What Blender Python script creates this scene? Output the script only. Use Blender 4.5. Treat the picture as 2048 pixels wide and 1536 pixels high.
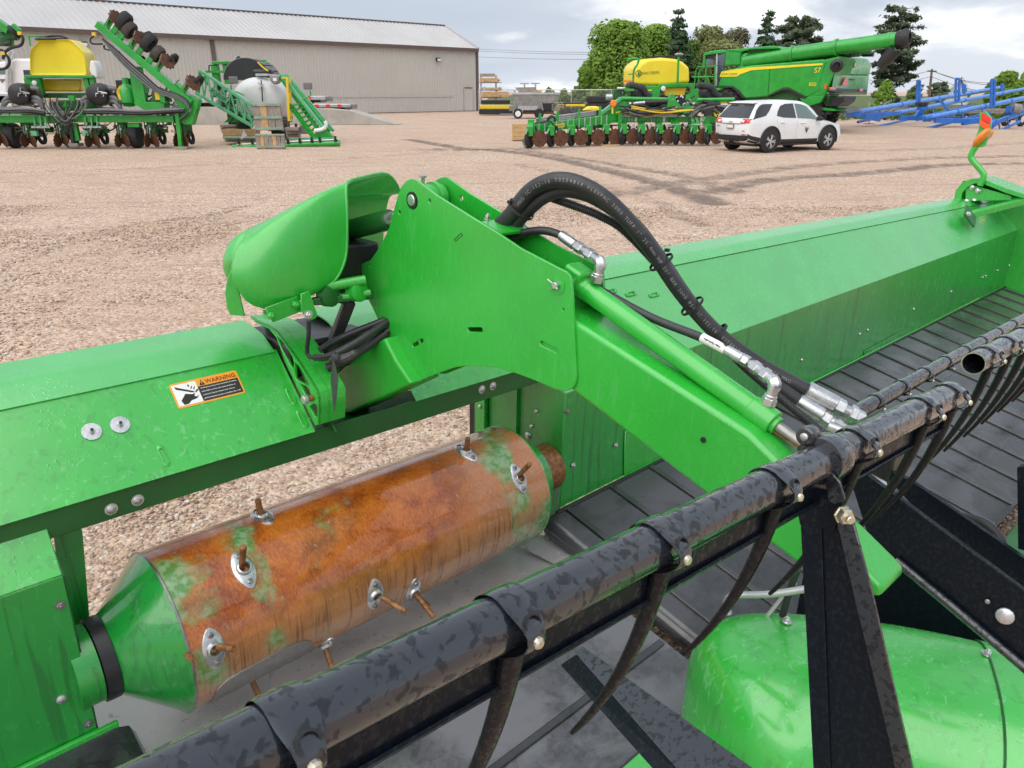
import bpy, bmesh, math, random
from mathutils import Vector, Matrix, Quaternion
from mathutils import noise as mnoise
import numpy as np
R = math.radians
random.seed(7)
for o in list(bpy.data.objects): bpy.data.objects.remove(o)
S = bpy.context.scene
COL = S.collection
# ------------------------------------------------------------------ camera
F_PX, HORIZON, CAM_H = 1500.0, 182.0, 1.95
PITCH = math.atan((768 - HORIZON) / F_PX)
cp, sp = math.cos(PITCH), math.sin(PITCH)
cam = bpy.data.cameras.new('camera'); camo = bpy.data.objects.new('camera', cam); COL.objects.link(camo)
cam.sensor_fit = 'HORIZONTAL'; cam.sensor_width = 36.0; cam.lens = 36.0 * F_PX / 2048
cam.clip_start = 0.02; cam.clip_end = 3000
camo.location = (0, 0, CAM_H); camo.rotation_euler = (math.pi / 2 - PITCH, 0, 0)
S.camera = camo
# ------------------------------------------------------------------ world
SKY_SEED = 11.9
SUN_EL, SUN_AZ = R(58), R(215)          # azimuth clockwise from +Y
W_ = bpy.data.worlds.new('World'); S.world = W_; W_.use_nodes = True
def build_world():
    nt = W_.node_tree; N = nt.nodes; L = nt.links
    for n in list(N): N.remove(n)
    out = N.new('ShaderNodeOutputWorld'); bg = N.new('ShaderNodeBackground'); L.new(bg.outputs[0], out.inputs[0])
    sky = N.new('ShaderNodeTexSky'); sky.sky_type = 'NISHITA'; sky.sun_disc = False
    sky.sun_elevation = SUN_EL; sky.sun_rotation = SUN_AZ; sky.air_density = 1.2; sky.dust_density = 2.0
    tc = N.new('ShaderNodeTexCoord')
    sep = N.new('ShaderNodeSeparateXYZ'); L.new(tc.outputs['Generated'], sep.inputs[0])
    def m(op, a, b=None, clamp=False):
        n = N.new('ShaderNodeMath'); n.operation = op; n.use_clamp = clamp
        for i, x in enumerate((a, b)):
            if x is None: continue
            if isinstance(x, (int, float)): n.inputs[i].default_value = x
            else: L.new(x, n.inputs[i])
        return n.outputs[0]
    z = m('ADD', m('MAXIMUM', sep.outputs[2], 0.0), 0.22)
    cx = m('DIVIDE', sep.outputs[0], z); cy = m('DIVIDE', sep.outputs[1], z)
    comb = N.new('ShaderNodeCombineXYZ'); L.new(cx, comb.inputs[0]); L.new(cy, comb.inputs[1]); comb.inputs[2].default_value = SKY_SEED
    def noise(sc, det, rough, dist=0.0):
        n = N.new('ShaderNodeTexNoise'); n.inputs['Scale'].default_value = sc; n.inputs['Detail'].default_value = det
        n.inputs['Roughness'].default_value = rough; n.inputs['Distortion'].default_value = dist
        L.new(comb.outputs[0], n.inputs['Vector']); return n.outputs[0]
    def ramp(x, a, b):
        n = N.new('ShaderNodeMapRange'); n.interpolation_type = 'SMOOTHSTEP'
        L.new(x, n.inputs[0]); n.inputs[1].default_value = a; n.inputs[2].default_value = b; return n.outputs[0]
    big = ramp(noise(0.55, 4, 0.5, 0.4), 0.36, 0.66)
    puff = ramp(noise(1.1, 8, 0.52, 0.2), 0.52, 0.70)
    def mix(f, a, b):
        n = N.new('ShaderNodeMix'); n.data_type = 'RGBA'; L.new(f, n.inputs[0])
        for i, x in ((6, a), (7, b)):
            if isinstance(x, tuple): n.inputs[i].default_value = (*x, 1)
            else: L.new(x, n.inputs[i])
        return n.outputs[2]
    skyc = N.new('ShaderNodeVectorMath'); skyc.operation = 'SCALE'; L.new(sky.outputs[0], skyc.inputs[0]); skyc.inputs['Scale'].default_value = 1.0
    grey = mix(big, (3.7, 4.15, 4.85), (4.9, 5.25, 5.75))
    white = mix(puff, grey, (7.5, 7.6, 7.7))
    cover = ramp(noise(0.8, 5, 0.5, 0.3), 0.06, 0.22)
    fin = mix(cover, skyc.outputs[0], white)
    L.new(fin, bg.inputs[0]); bg.inputs[1].default_value = 0.1
build_world()
sun = bpy.data.lights.new('sun', 'SUN'); suno = bpy.data.objects.new('sun', sun); COL.objects.link(suno)
sun.energy = 1.8; sun.angle = R(85); sun.color = (1.0, 0.95, 0.88)
sd = Vector((math.sin(SUN_AZ) * math.cos(SUN_EL), math.cos(SUN_AZ) * math.cos(SUN_EL), math.sin(SUN_EL)))
suno.rotation_euler = (-sd).to_track_quat('-Z', 'Y').to_euler(); suno.location = (0, -5, 30)
S.view_settings.view_transform = 'Standard'; S.view_settings.look = 'None'
S.view_settings.exposure = 0.64; S.view_settings.gamma = 1.0
S.cycles.max_bounces = 6; S.cycles.diffuse_bounces = 3; S.cycles.glossy_bounces = 3; S.cycles.transmission_bounces = 2; S.cycles.adaptive_threshold = 0.03; S.cycles.use_denoising = True
# ------------------------------------------------------------------ picture rays -> places
def ray(x, y):
    a = (x - 1024) / F_PX; b = -(y - 768) / F_PX
    return Vector((a, cp + b * sp, -sp + b * cp))
def G(x, y, z=0.0):
    d = ray(x, y); return Vector((0, 0, CAM_H)) + d * ((z - CAM_H) / d.z)
def at(x, y, Y):
    d = ray(x, y); return Vector((0, 0, CAM_H)) + d * (Y / d.y)
# header frame: u along the header, v towards its back, w up; origin on the drum axis
CAMP = Vector((0, 0, CAM_H))
HO = CAMP + ray(320, 1265) * 1.85
HU = ray(2700, 245).normalized(); HV = Vector((0, 0, 1)).cross(HU).normalized(); HW = HU.cross(HV)
HM = Matrix((HU, HV, HW))
HC = HM @ (CAMP - HO)
def H(x, y, **k):
    d = HM @ ray(x, y); (ax, val), = k.items(); i = 'uvw'.index(ax)
    return HC + d * ((val - HC[i]) / d[i])
def HP(x, y, n, p):
    d = HM @ ray(x, y); n = Vector(n); return HC + d * (n.dot(Vector(p) - HC) / n.dot(d))
# ------------------------------------------------------------------ mesh builder
V = Vector
def frame(d, up=(0, 0, 1)):
    d = V(d).normalized(); up = V(up)
    if abs(d.dot(up.normalized())) > 0.98: up = V((0, 1, 0)) if abs(d.y) < 0.9 else V((1, 0, 0))
    s = d.cross(up).normalized(); return d, s, s.cross(d).normalized()
class MB:
    def __init__(self): self.v = []; self.f = []
    def add(self, vs, fs):
        n = len(self.v); self.v += [V(p) for p in vs]; self.f += [tuple(i + n for i in q) for q in fs]; return self
    def box(self, c, s, rz=0, rot=None):
        c = V(c); x, y, z = s[0] / 2, s[1] / 2, s[2] / 2
        m = rot if rot is not None else Matrix.Rotation(rz, 3, 'Z')
        vs = [c + m @ V((a * x, b * y, d * z)) for d in (-1, 1) for b in (-1, 1) for a in (-1, 1)]
        return self.add(vs, [(0, 2, 3, 1), (4, 5, 7, 6), (0, 1, 5, 4), (2, 6, 7, 3), (0, 4, 6, 2), (1, 3, 7, 5)])
    def bar(self, p, q, w, h, up=(0, 0, 1)):
        p, q = V(p), V(q); d, s, t = frame(q - p, up)
        vs = [e + s * (a * w / 2) + t * (b * h / 2) for e in (p, q) for b in (-1, 1) for a in (-1, 1)]
        return self.add(vs, [(0, 1, 3, 2), (4, 6, 7, 5), (0, 4, 5, 1), (2, 3, 7, 6), (0, 2, 6, 4), (1, 5, 7, 3)])
    def tube(self, pts, r, n=10, cap=True, loop=False, flat=1.0):
        pts = [V(p) for p in pts]; k = len(pts); rs = r if isinstance(r, (list, tuple)) else [r] * k
        base = len(self.v); nrm = None; rings = []
        for i, p in enumerate(pts):
            if loop: t = (pts[(i + 1) % k] - pts[i - 1])
            else: t = (pts[min(i + 1, k - 1)] - pts[max(i - 1, 0)])
            t = t.normalized()
            if nrm is None: _, s, nrm = frame(t)
            nrm = (nrm - t * nrm.dot(t)).normalized(); s = t.cross(nrm)
            for j in range(n):
                a = 2 * math.pi * j / n
                self.v.append(p + (nrm * math.cos(a) * flat + s * math.sin(a)) * rs[i])
        m = k if loop else k - 1
        for i in range(m):
            for j in range(n):
                a = base + i * n + j; b = base + i * n + (j + 1) % n
                i2 = (i + 1) % k
                self.f.append((a, b, base + i2 * n + (j + 1) % n, base + i2 * n + j))
        if cap and not loop:
            self.f.append(tuple(base + j for j in reversed(range(n))))
            self.f.append(tuple(base + (k - 1) * n + j for j in range(n)))
        return self
    def cyl(self, p, q, r, n=16, r2=None): return self.tube([p, q], [r, r if r2 is None else r2], n)
    def lathe(self, prof, o, axis, n=24, closed=False, arc=None):
        o = V(o); d, s, t = frame(axis); base = len(self.v); k = len(prof)
        for (r, h) in prof:
            for j in range(n):
                a = 2 * math.pi * j / n
                self.v.append(o + d * h + (s * math.cos(a) + t * math.sin(a)) * r)
        for i in range(k - 1 if not closed else k):
            i2 = (i + 1) % k
            for j in range(n):
                self.f.append((base + i * n + j, base + i * n + (j + 1) % n, base + i2 * n + (j + 1) % n, base + i2 * n + j))
        if not closed:
            if prof[0][0] > 1e-5: self.f.append(tuple(base + j for j in reversed(range(n))))
            if prof[-1][0] > 1e-5: self.f.append(tuple(base + (k - 1) * n + j for j in range(n)))
        return self
    def prism(self, poly, vec):
        poly = [V(p) for p in poly]; vec = V(vec); n = len(poly)
        self.add(poly + [p + vec for p in poly], [tuple(range(n)), tuple(range(2 * n - 1, n - 1, -1))] +
                 [(i, i + n, (i + 1) % n + n, (i + 1) % n) for i in range(n)]); return self
    def grid(self, rows, closeu=False):
        n = len(rows[0]); base = len(self.v)
        for r in rows: self.v += [V(p) for p in r]
        for i in range(len(rows) - 1):
            for j in range(n if closeu else n - 1):
                a = base + i * n + j; b = base + i * n + (j + 1) % n
                self.f.append((a, b, b + n, a + n))
        return self
    def loft(self, rings):
        self.grid(rings, True); n = len(rings[0]); b = len(self.v) - n * len(rings)
        self.f.append(tuple(b + j for j in reversed(range(n)))); e = len(self.v) - n
        self.f.append(tuple(e + j for j in range(n))); return self
    def mesh(self, name, sm=35, solid=0):
        me = bpy.data.meshes.new(name); me.from_pydata([tuple(p) for p in self.v], [], self.f); me.validate()
        bm = bmesh.new(); bm.from_mesh(me); bmesh.ops.recalc_face_normals(bm, faces=bm.faces)
        if solid: bmesh.ops.solidify(bm, geom=bm.faces[:], thickness=solid); bmesh.ops.recalc_face_normals(bm, faces=bm.faces)
        bm.to_mesh(me); bm.free()
        if sm:
            me.polygons.foreach_set('use_smooth', [True] * len(me.polygons)); me.set_sharp_from_angle(angle=R(sm))
        return me
    def build(self, name, mat, parent=None, sm=35, bev=0, seg=2, solid=0, label=None, kind=None, sub=0, off=None):
        o_ = org(parent) if off is None else V(off)
        if o_.length: self.v = [p - o_ for p in self.v]
        return place(self.mesh(name, sm, solid), name, mat, parent, bev, seg, 0, label, kind, sub)
ORG = {}
def org(p):
    if p is None: return V((0, 0, 0))
    while p.parent is not None: p = p.parent
    return ORG.get(p.name, V((0, 0, 0)))
def place(me, name, mat, parent=None, bev=0, seg=2, solid=0, label=None, kind=None, sub=0):
    o = bpy.data.objects.new(name, me); COL.objects.link(o)
    if mat is not None and not me.materials: me.materials.append(M[mat] if isinstance(mat, str) else mat)
    if parent is not None: o.parent = parent
    if solid: m = o.modifiers.new('solid', 'SOLIDIFY'); m.thickness = solid; m.offset = 0
    if sub: m = o.modifiers.new('sub', 'SUBSURF'); m.levels = m.render_levels = sub
    if bev:
        m = o.modifiers.new('bevel', 'BEVEL'); m.width = bev; m.segments = seg; m.limit_method = 'ANGLE'; m.angle_limit = R(30)
        m.harden_normals = False
    if label: o['label'] = label
    if kind: o['kind'] = kind
    return o
def tag(o, label, cat, group=None):
    o['label'] = label; o['category'] = cat
    if group: o['group'] = group
    return o
def thing(name, label, cat, loc=(0, 0, 0), rz=0, group=None, world=True):
    """an Empty at the thing's base; world=True: parts are given in world coordinates"""
    o = bpy.data.objects.new(name, None); COL.objects.link(o); o.location = loc; o.rotation_euler = (0, 0, rz)
    o.empty_display_size = 0.2
    if world: ORG[o.name] = V(loc)
    return tag(o, label, cat, group)
def kids(o): return [c for c in bpy.data.objects if c.parent == o]
def copy_tree(o, parent=None):
    ch = kids(o); c = o.copy(); COL.objects.link(c); c.parent = parent
    for k in ch: copy_tree(k, c)
    return c
def text_mesh(s, size, ext=0.0):
    cu = bpy.data.curves.new('t', 'FONT'); cu.body = s; cu.size = size; cu.align_x = 'CENTER'; cu.align_y = 'CENTER'; cu.extrude = ext
    cu.resolution_u = 3
    o = bpy.data.objects.new('t', cu); COL.objects.link(o); bpy.context.view_layer.update()
    me = bpy.data.meshes.new_from_object(o.evaluated_get(bpy.context.evaluated_depsgraph_get()))
    bpy.data.objects.remove(o); return me
def text(name, s, size, mat, parent, o, right, up, width=None, ext=0.0005, kind=None):
    """letters lying in the plane (right, up) at o, in the parent's own space (world for world-built things)"""
    me = text_mesh(s, size, ext); right = V(right).normalized(); nz = right.cross(V(up)).normalized(); upv = nz.cross(right)
    xs = [v.co.x for v in me.vertices]; sc = width / (max(xs) - min(xs)) if width else 1.0
    o = V(o) - org(parent)
    for v in me.vertices: v.co = o + right * v.co.x * sc + upv * v.co.y * (sc if width else 1) + nz * v.co.z
    me.materials.clear(); return place(me, name, mat, parent, kind=kind)
def catmull(pts, n=8):
    pts = [V(p) for p in pts]; P = [pts[0] * 2 - pts[1]] + pts + [pts[-1] * 2 - pts[-2]]; out = []
    for i in range(1, len(P) - 2):
        a, b, c, d = P[i - 1:i + 3]
        for k in range(n):
            t = k / n
            out.append(0.5 * ((2 * b) + (c - a) * t + (2 * a - 5 * b + 4 * c - d) * t * t + (3 * b - a - 3 * c + d) * t ** 3))
    out.append(pts[-1]); return out
# ------------------------------------------------------------------ materials
M = {}
class NT:
    def __init__(s, name):
        s.m = bpy.data.materials.new(name); s.m.use_nodes = True; M[name] = s.m
        s.t = s.m.node_tree; s.N = s.t.nodes; s.L = s.t.links; s.b = s.N['Principled BSDF']; s.out = s.N['Material Output']
        s.tc = s.N.new('ShaderNodeTexCoord'); s.obj = s.tc.outputs['Object']
    def i(s, n, k, x):
        if x is None: return
        if isinstance(x, bpy.types.NodeSocket): s.L.new(x, n.inputs[k])
        elif isinstance(x, tuple) and len(x) == 3 and n.inputs[k].type == 'RGBA': n.inputs[k].default_value = (*x, 1)
        else: n.inputs[k].default_value = x
    def math(s, op, a, b=None, c=None, clamp=False):
        n = s.N.new('ShaderNodeMath'); n.operation = op; n.use_clamp = clamp
        for k, x in enumerate((a, b, c)): s.i(n, k, x)
        return n.outputs[0]
    def map(s, vec=None, scale=(1, 1, 1), loc=(0, 0, 0), rot=(0, 0, 0)):
        n = s.N.new('ShaderNodeMapping'); s.i(n, 0, vec or s.obj); s.i(n, 'Scale', scale); s.i(n, 'Location', loc); s.i(n, 'Rotation', rot); return n.outputs[0]
    def noise(s, sc, det=4, rough=0.55, vec=None, dist=0, col=False):
        n = s.N.new('ShaderNodeTexNoise'); s.i(n, 'Vector', vec or s.obj); s.i(n, 'Scale', sc); s.i(n, 'Detail', det); s.i(n, 'Roughness', rough); s.i(n, 'Distortion', dist)
        return n.outputs[1 if col else 0]
    def vor(s, sc, vec=None, out='Distance', feat='F1', rnd=1.0):
        n = s.N.new('ShaderNodeTexVoronoi'); n.feature = feat; s.i(n, 'Vector', vec or s.obj); s.i(n, 'Scale', sc); s.i(n, 'Randomness', rnd); return n.outputs[out]
    def ramp(s, x, a, b, lo=0.0, hi=1.0):
        n = s.N.new('ShaderNodeMapRange'); n.interpolation_type = 'SMOOTHSTEP'; s.i(n, 0, x); s.i(n, 1, a); s.i(n, 2, b); s.i(n, 3, lo); s.i(n, 4, hi); return n.outputs[0]
    def mix(s, f, a, b, mode='MIX'):
        n = s.N.new('ShaderNodeMix'); n.data_type = 'RGBA'; n.blend_type = mode; s.i(n, 0, f); s.i(n, 6, a); s.i(n, 7, b); return n.outputs[2]
    def cr(s, x, stops, const=False):
        n = s.N.new('ShaderNodeValToRGB'); e = n.color_ramp.elements
        if const: n.color_ramp.interpolation = 'CONSTANT'
        while len(e) < len(stops): e.new(0.5)
        for k, (p, c) in enumerate(stops): e[k].position = p; e[k].color = (*c, 1)
        s.i(n, 0, x); return n.outputs[0]
    def sep(s, v=None):
        n = s.N.new('ShaderNodeSeparateXYZ'); s.i(n, 0, v or s.obj); return n.outputs
    def comb(s, x, y, z):
        n = s.N.new('ShaderNodeCombineXYZ'); s.i(n, 0, x); s.i(n, 1, y); s.i(n, 2, z); return n.outputs[0]
    def bump(s, h, st=0.3, d=0.01):
        n = s.N.new('ShaderNodeBump'); s.i(n, 'Strength', st); s.i(n, 'Distance', d); s.i(n, 'Height', h); return n.outputs[0]
    def set(s, **k):
        nm = dict(base='Base Color', rough='Roughness', metal='Metallic', coat='Coat Weight', coatr='Coat Roughness', nor='Normal', coatn='Coat Normal',
                  spec='Specular IOR Level', emit='Emission Color', es='Emission Strength', alpha='Alpha', trans='Transmission Weight', ior='IOR', sheen='Sheen Weight', sss='Subsurface Weight')
        for a, x in k.items(): s.i(s.b, nm[a], x)
        return s.m
def simple(name, base, rough=0.5, metal=0.0, coat=0.0, var=0.12, sc=6.0, bump=0.0, bsc=60, coatr=0.1):
    """plain finish with soft tonal unevenness and fine relief"""
    n = NT(name); f = n.noise(sc, 5, 0.6)
    b = tuple(base); c = n.mix(n.ramp(f, 0.3, 0.7), tuple(x * (1 - var) for x in b), tuple(min(1, x * (1 + var)) for x in b))
    r = n.ramp(n.noise(sc * 2.3, 4), 0.3, 0.7, max(0.02, rough - 0.08), min(1, rough + 0.08))
    n.set(base=c, rough=r, metal=metal, coat=coat, coatr=coatr)
    if bump: n.set(nor=n.bump(n.noise(bsc, 3), bump, 0.005))
    return n.m
def paint_wet(name, base, lite, wet=0.5, rough=0.42, coat=0.9, drip=0.35, cr=0.2, ior=1.65):
    """machine paint with rain: flowing spots that flatten the gloss, thin beads as relief"""
    n = NT(name)
    st = n.map(scale=(48, 48, 13)); nz = n.noise(1.0, 5, 0.62, st, 0.8)
    spots = n.ramp(nz, 0.55, 0.64)
    nb = n.ramp(n.noise(2.5, 4), 0.35, 0.65)
    sp = n.math('MULTIPLY', spots, n.math('ADD', 0.35, n.math('MULTIPLY', nb, 0.65)))
    c0 = n.mix(n.ramp(n.noise(5, 4), 0.3, 0.7), tuple(x * 0.93 for x in base), tuple(x * 1.06 for x in base))
    c = n.mix(n.math('MULTIPLY', sp, wet), c0, lite)
    if drip:
        dn = n.ramp(n.noise(1.0, 4, 0.6, n.map(scale=(45, 45, 2.2)), 0.5), 0.56, 0.64)
        c = n.mix(n.math('MULTIPLY', dn, drip), c, tuple(x * 0.45 for x in base))
    dust = n.ramp(n.noise(120, 3, 0.7), 0.66, 0.74)
    c = n.mix(n.math('MULTIPLY', dust, 0.12), c, (0.45, 0.40, 0.33))
    d = n.vor(95); bead = n.math('MULTIPLY', n.ramp(d, 0.0, 0.33, 1, 0), n.ramp(n.noise(7, 3), 0.5, 0.62))
    nor = n.bump(bead, 0.22, 0.002)
    n.set(base=c, rough=n.math('ADD', rough, n.math('MULTIPLY', sp, 0.14)), coat=coat, coatr=n.math('ADD', cr, n.math('MULTIPLY', sp, 0.15)), nor=nor, coatn=nor); n.b.inputs['Coat IOR'].default_value = ior
    return n.m
paint_wet('green', (0.017, 0.43, 0.030), (0.14, 0.54, 0.19), 0.5, ior=1.8)
paint_wet('green_calm', (0.017, 0.43, 0.030), (0.06, 0.47, 0.10), 0.22, drip=0, cr=0.27)
paint_wet('green_run', (0.008, 0.30, 0.032), (0.04, 0.38, 0.08), 0.3, drip=0.62, cr=0.22)
paint_wet('green_sheen', (0.030, 0.45, 0.062), (0.11, 0.53, 0.15), 0.3, drip=0, cr=0.2, ior=2.3)  # same green with a paler base: pale sky reflection painted into the colour
paint_wet('green_matte', (0.017, 0.43, 0.030), (0.06, 0.47, 0.10), 0.2, coat=0.25, drip=0.2, cr=0.3)
simple('green_far', (0.012, 0.32, 0.030), 0.35, 0, 0.5, 0.15, 2)
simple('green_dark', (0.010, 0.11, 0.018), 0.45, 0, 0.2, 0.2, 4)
simple('green_mint', (0.11, 0.40, 0.20), 0.4, 0, 0.3, 0.15, 3)
simple('yellow', (0.86, 0.68, 0.02), 0.42, 0, 0.25, 0.05, 1.2)
simple('yellow_paint', (0.80, 0.55, 0.02), 0.4, 0, 0.3, 0.08, 3)
simple('orange', (0.85, 0.22, 0.01), 0.25, 0, 0.6, 0.06, 6)
simple('red_lens', (0.65, 0.012, 0.015), 0.2, 0, 0.7, 0.08, 8)
simple('red_dark', (0.33, 0.012, 0.012), 0.35, 0, 0.3, 0.08, 20)
simple('white', (0.80, 0.80, 0.80), 0.4, 0, 0.2, 0.03, 3)
simple('car_white', (0.78, 0.79, 0.80), 0.25, 0, 0.8, 0.02, 2)
simple('silver', (0.62, 0.64, 0.66), 0.3, 0.85, 0, 0.08, 30)
simple('black', (0.014, 0.014, 0.016), 0.45, 0, 0.1, 0.25, 8)
simple('black_plastic', (0.022, 0.023, 0.025), 0.55, 0, 0.0, 0.2, 10)
simple('tyre', (0.020, 0.020, 0.021), 0.75, 0, 0, 0.25, 14, 0.4, 40)
simple('tyre_dusty', (0.055, 0.048, 0.042), 0.85, 0, 0, 0.35, 6, 0.4, 30)
simple('rust_disc', (0.115, 0.050, 0.026), 0.75, 0.2, 0, 0.35, 9, 0.4, 30)
simple('mud_disc', (0.24, 0.17, 0.14), 0.85, 0.0, 0, 0.35, 6, 0.5, 25)
simple('steel_grey', (0.30, 0.29, 0.28), 0.5, 0.5, 0, 0.18, 4)
simple('pipe_grey', (0.16, 0.16, 0.165), 0.55, 0, 0, 0.12, 5)
simple('poly_white', (0.62, 0.63, 0.63), 0.45, 0, 0.1, 0.06, 1.5)
simple('blue', (0.022, 0.15, 0.56), 0.4, 0, 0.4, 0.18, 2.5)
simple('blue_light', (0.09, 0.28, 0.72), 0.4, 0, 0.4, 0.15, 2.5)
simple('concrete', (0.40, 0.37, 0.33), 0.85, 0, 0, 0.12, 1.5, 0.2, 20)
simple('wood_new', (0.55, 0.35, 0.17), 0.75, 0, 0, 0.15, 5)
simple('wood_old', (0.30, 0.26, 0.225), 0.85, 0, 0, 0.22, 5)
simple('wood_green', (0.26, 0.36, 0.27), 0.8, 0, 0, 0.2, 5)
simple('shed_wall', (0.53, 0.51, 0.47), 0.55, 0, 0.05, 0.035, 0.25)
simple('shed_roof', (0.50, 0.49, 0.485), 0.5, 0.1, 0.05, 0.05, 0.3)
simple('shed_trim', (0.125, 0.088, 0.075), 0.5, 0, 0.1, 0.06, 1)
simple('house_white', (0.72, 0.73, 0.74), 0.6, 0, 0, 0.03, 1)
simple('shingle', (0.17, 0.165, 0.16), 0.9, 0, 0, 0.15, 4)
simple('pole_wood', (0.20, 0.14, 0.10), 0.9, 0, 0, 0.2, 2)
simple('bark', (0.10, 0.075, 0.055), 0.95, 0, 0, 0.3, 3, 0.5, 12)
simple('galv', (0.50, 0.51, 0.52), 0.42, 0.75, 0, 0.14, 6)
simple('belt_steel', (0.27, 0.27, 0.28), 0.3, 0.35, 0.5, 0.1, 5)
def glass(name, base, rough=0.05, coat=1.0):
    n = NT(name); n.set(base=base, rough=rough, coat=coat, coatr=0.02, spec=0.7); return n.m
glass('glass_dark', (0.012, 0.014, 0.016)); glass('glass_green', (0.10, 0.17, 0.15)); glass('glass_blue', (0.05, 0.08, 0.09))
def zinc(name, base=(0.66, 0.67, 0.68), rough=0.3):
    n = NT(name); f = n.noise(70, 4); n.set(base=n.mix(n.ramp(f, 0.3, 0.7), tuple(x * 0.8 for x in base), base), metal=0.9, rough=n.ramp(n.noise(40, 3), 0.3, 0.7, rough - 0.08, rough + 0.12),
                                            nor=n.bump(n.noise(180, 2), 0.12, 0.002)); return n.m
zinc('zinc'); zinc('chrome', (0.75, 0.74, 0.72), 0.16); zinc('dull_steel', (0.36, 0.34, 0.33), 0.35)
zinc('brass', (0.80, 0.75, 0.60), 0.34)
def black_wet(name, dark, pale, amt, sc=(34, 34, 34), thr=(0.50, 0.56), coat=(0.30, 1.0), spec=0.5):
    """black enamel under a broken film of rainwater: the film lies flat and mirrors the sky, the gaps stay dull"""
    n = NT(name)
    f = n.noise(1.0, 2.6, 0.5, n.map(scale=sc), 0.5); film = n.ramp(f, *thr)
    c = n.mix(n.math('MULTIPLY', film, amt), dark, pale)  # film also tinted paler: part of the mirrored sky is in the colour
    beads = n.math('MULTIPLY', n.ramp(n.vor(140), 0.0, 0.35, 1, 0), n.math('SUBTRACT', 1.0, film))
    nor = n.bump(n.math('ADD', n.math('MULTIPLY', film, 0.7), n.math('MULTIPLY', beads, 0.5)), 0.10, 0.002)
    n.set(base=c, rough=n.ramp(film, 0, 1, 0.34, 0.22), coat=n.ramp(film, 0, 1, *coat), spec=spec, coatr=0.10, nor=nor, coatn=nor); return n.m
black_wet('bat', (0.008, 0.010, 0.014), (0.022, 0.027, 0.036), 0.8, (95, 95, 95), (0.36, 0.50), (0.25, 1.0))
black_wet('bat_dark', (0.005, 0.008, 0.013), (0.012, 0.017, 0.026), 0.5, (150, 150, 110), (0.50, 0.62), (0.0, 0.18), 0.2)
black_wet('tine', (0.010, 0.010, 0.012), (0.018, 0.018, 0.020), 0.5, (170, 170, 170), (0.48, 0.62), (0.0, 0.2), 0.2)
def belt(name, base, pale):
    n = NT(name)
    f = n.ramp(n.noise(3.2, 6, 0.6, None, 0.6), 0.42, 0.58); g = n.ramp(n.noise(30, 5, 0.65, None, 0.8), 0.48, 0.56)
    wet = n.math('MULTIPLY', n.math('SUBTRACT', 1.0, f), g)
    c = n.mix(f, base, pale); c = n.mix(n.math('MULTIPLY', wet, 0.6), c, tuple(x * 0.35 for x in base))
    nor = n.bump(n.math('ADD', n.math('MULTIPLY', wet, 0.8), n.math('MULTIPLY', n.noise(300, 2), 0.25)), 0.3, 0.002)
    n.set(base=c, rough=n.ramp(f, 0, 1, 0.34, 0.24), coat=0.9, coatr=n.ramp(f, 0, 1, 0.14, 0.2), nor=nor); return n.m
belt('belt', (0.018, 0.019, 0.021), (0.046, 0.046, 0.052)); belt('belt_slat', (0.012, 0.012, 0.013), (0.02, 0.02, 0.02))
belt('feed_belt', (0.060, 0.060, 0.066), (0.12, 0.12, 0.128))  # lightened greys: sky reflection on this belt is put into the colour
def hose():
    n = NT('hose'); f = n.noise(14, 5, 0.65); d = n.ramp(n.noise(60, 5, 0.7), 0.58, 0.72)
    c = n.mix(n.ramp(f, 0.3, 0.7), (0.016, 0.017, 0.019), (0.034, 0.035, 0.038)); c = n.mix(n.math('MULTIPLY', d, 0.25), c, (0.16, 0.16, 0.16))
    n.set(base=c, rough=0.48, coat=0.15, coatr=0.2, nor=n.bump(n.noise(260, 2), 0.15, 0.001))
hose()
simple('ink', (0.012, 0.012, 0.012), 0.5); simple('print_grey', (0.26, 0.26, 0.26), 0.6); simple('decal_orange', (0.85, 0.36, 0.02), 0.35, 0, 0.3, 0.02); simple('decal_white', (0.82, 0.82, 0.80), 0.4, 0, 0.2, 0.02)
simple('decal_black', (0.02, 0.02, 0.022), 0.4, 0, 0.2, 0.05); simple('decal_green', (0.02, 0.16, 0.03), 0.4); simple('tape', (0.05, 0.05, 0.052), 0.6, 0, 0, 0.3, 30, 0.6, 60)
simple('reflect_red', (0.85, 0.03, 0.02), 0.3, 0, 0.5, 0.05); simple('reflect_orange', (0.95, 0.10, 0.01), 0.3, 0, 0.5, 0.05)
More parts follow.
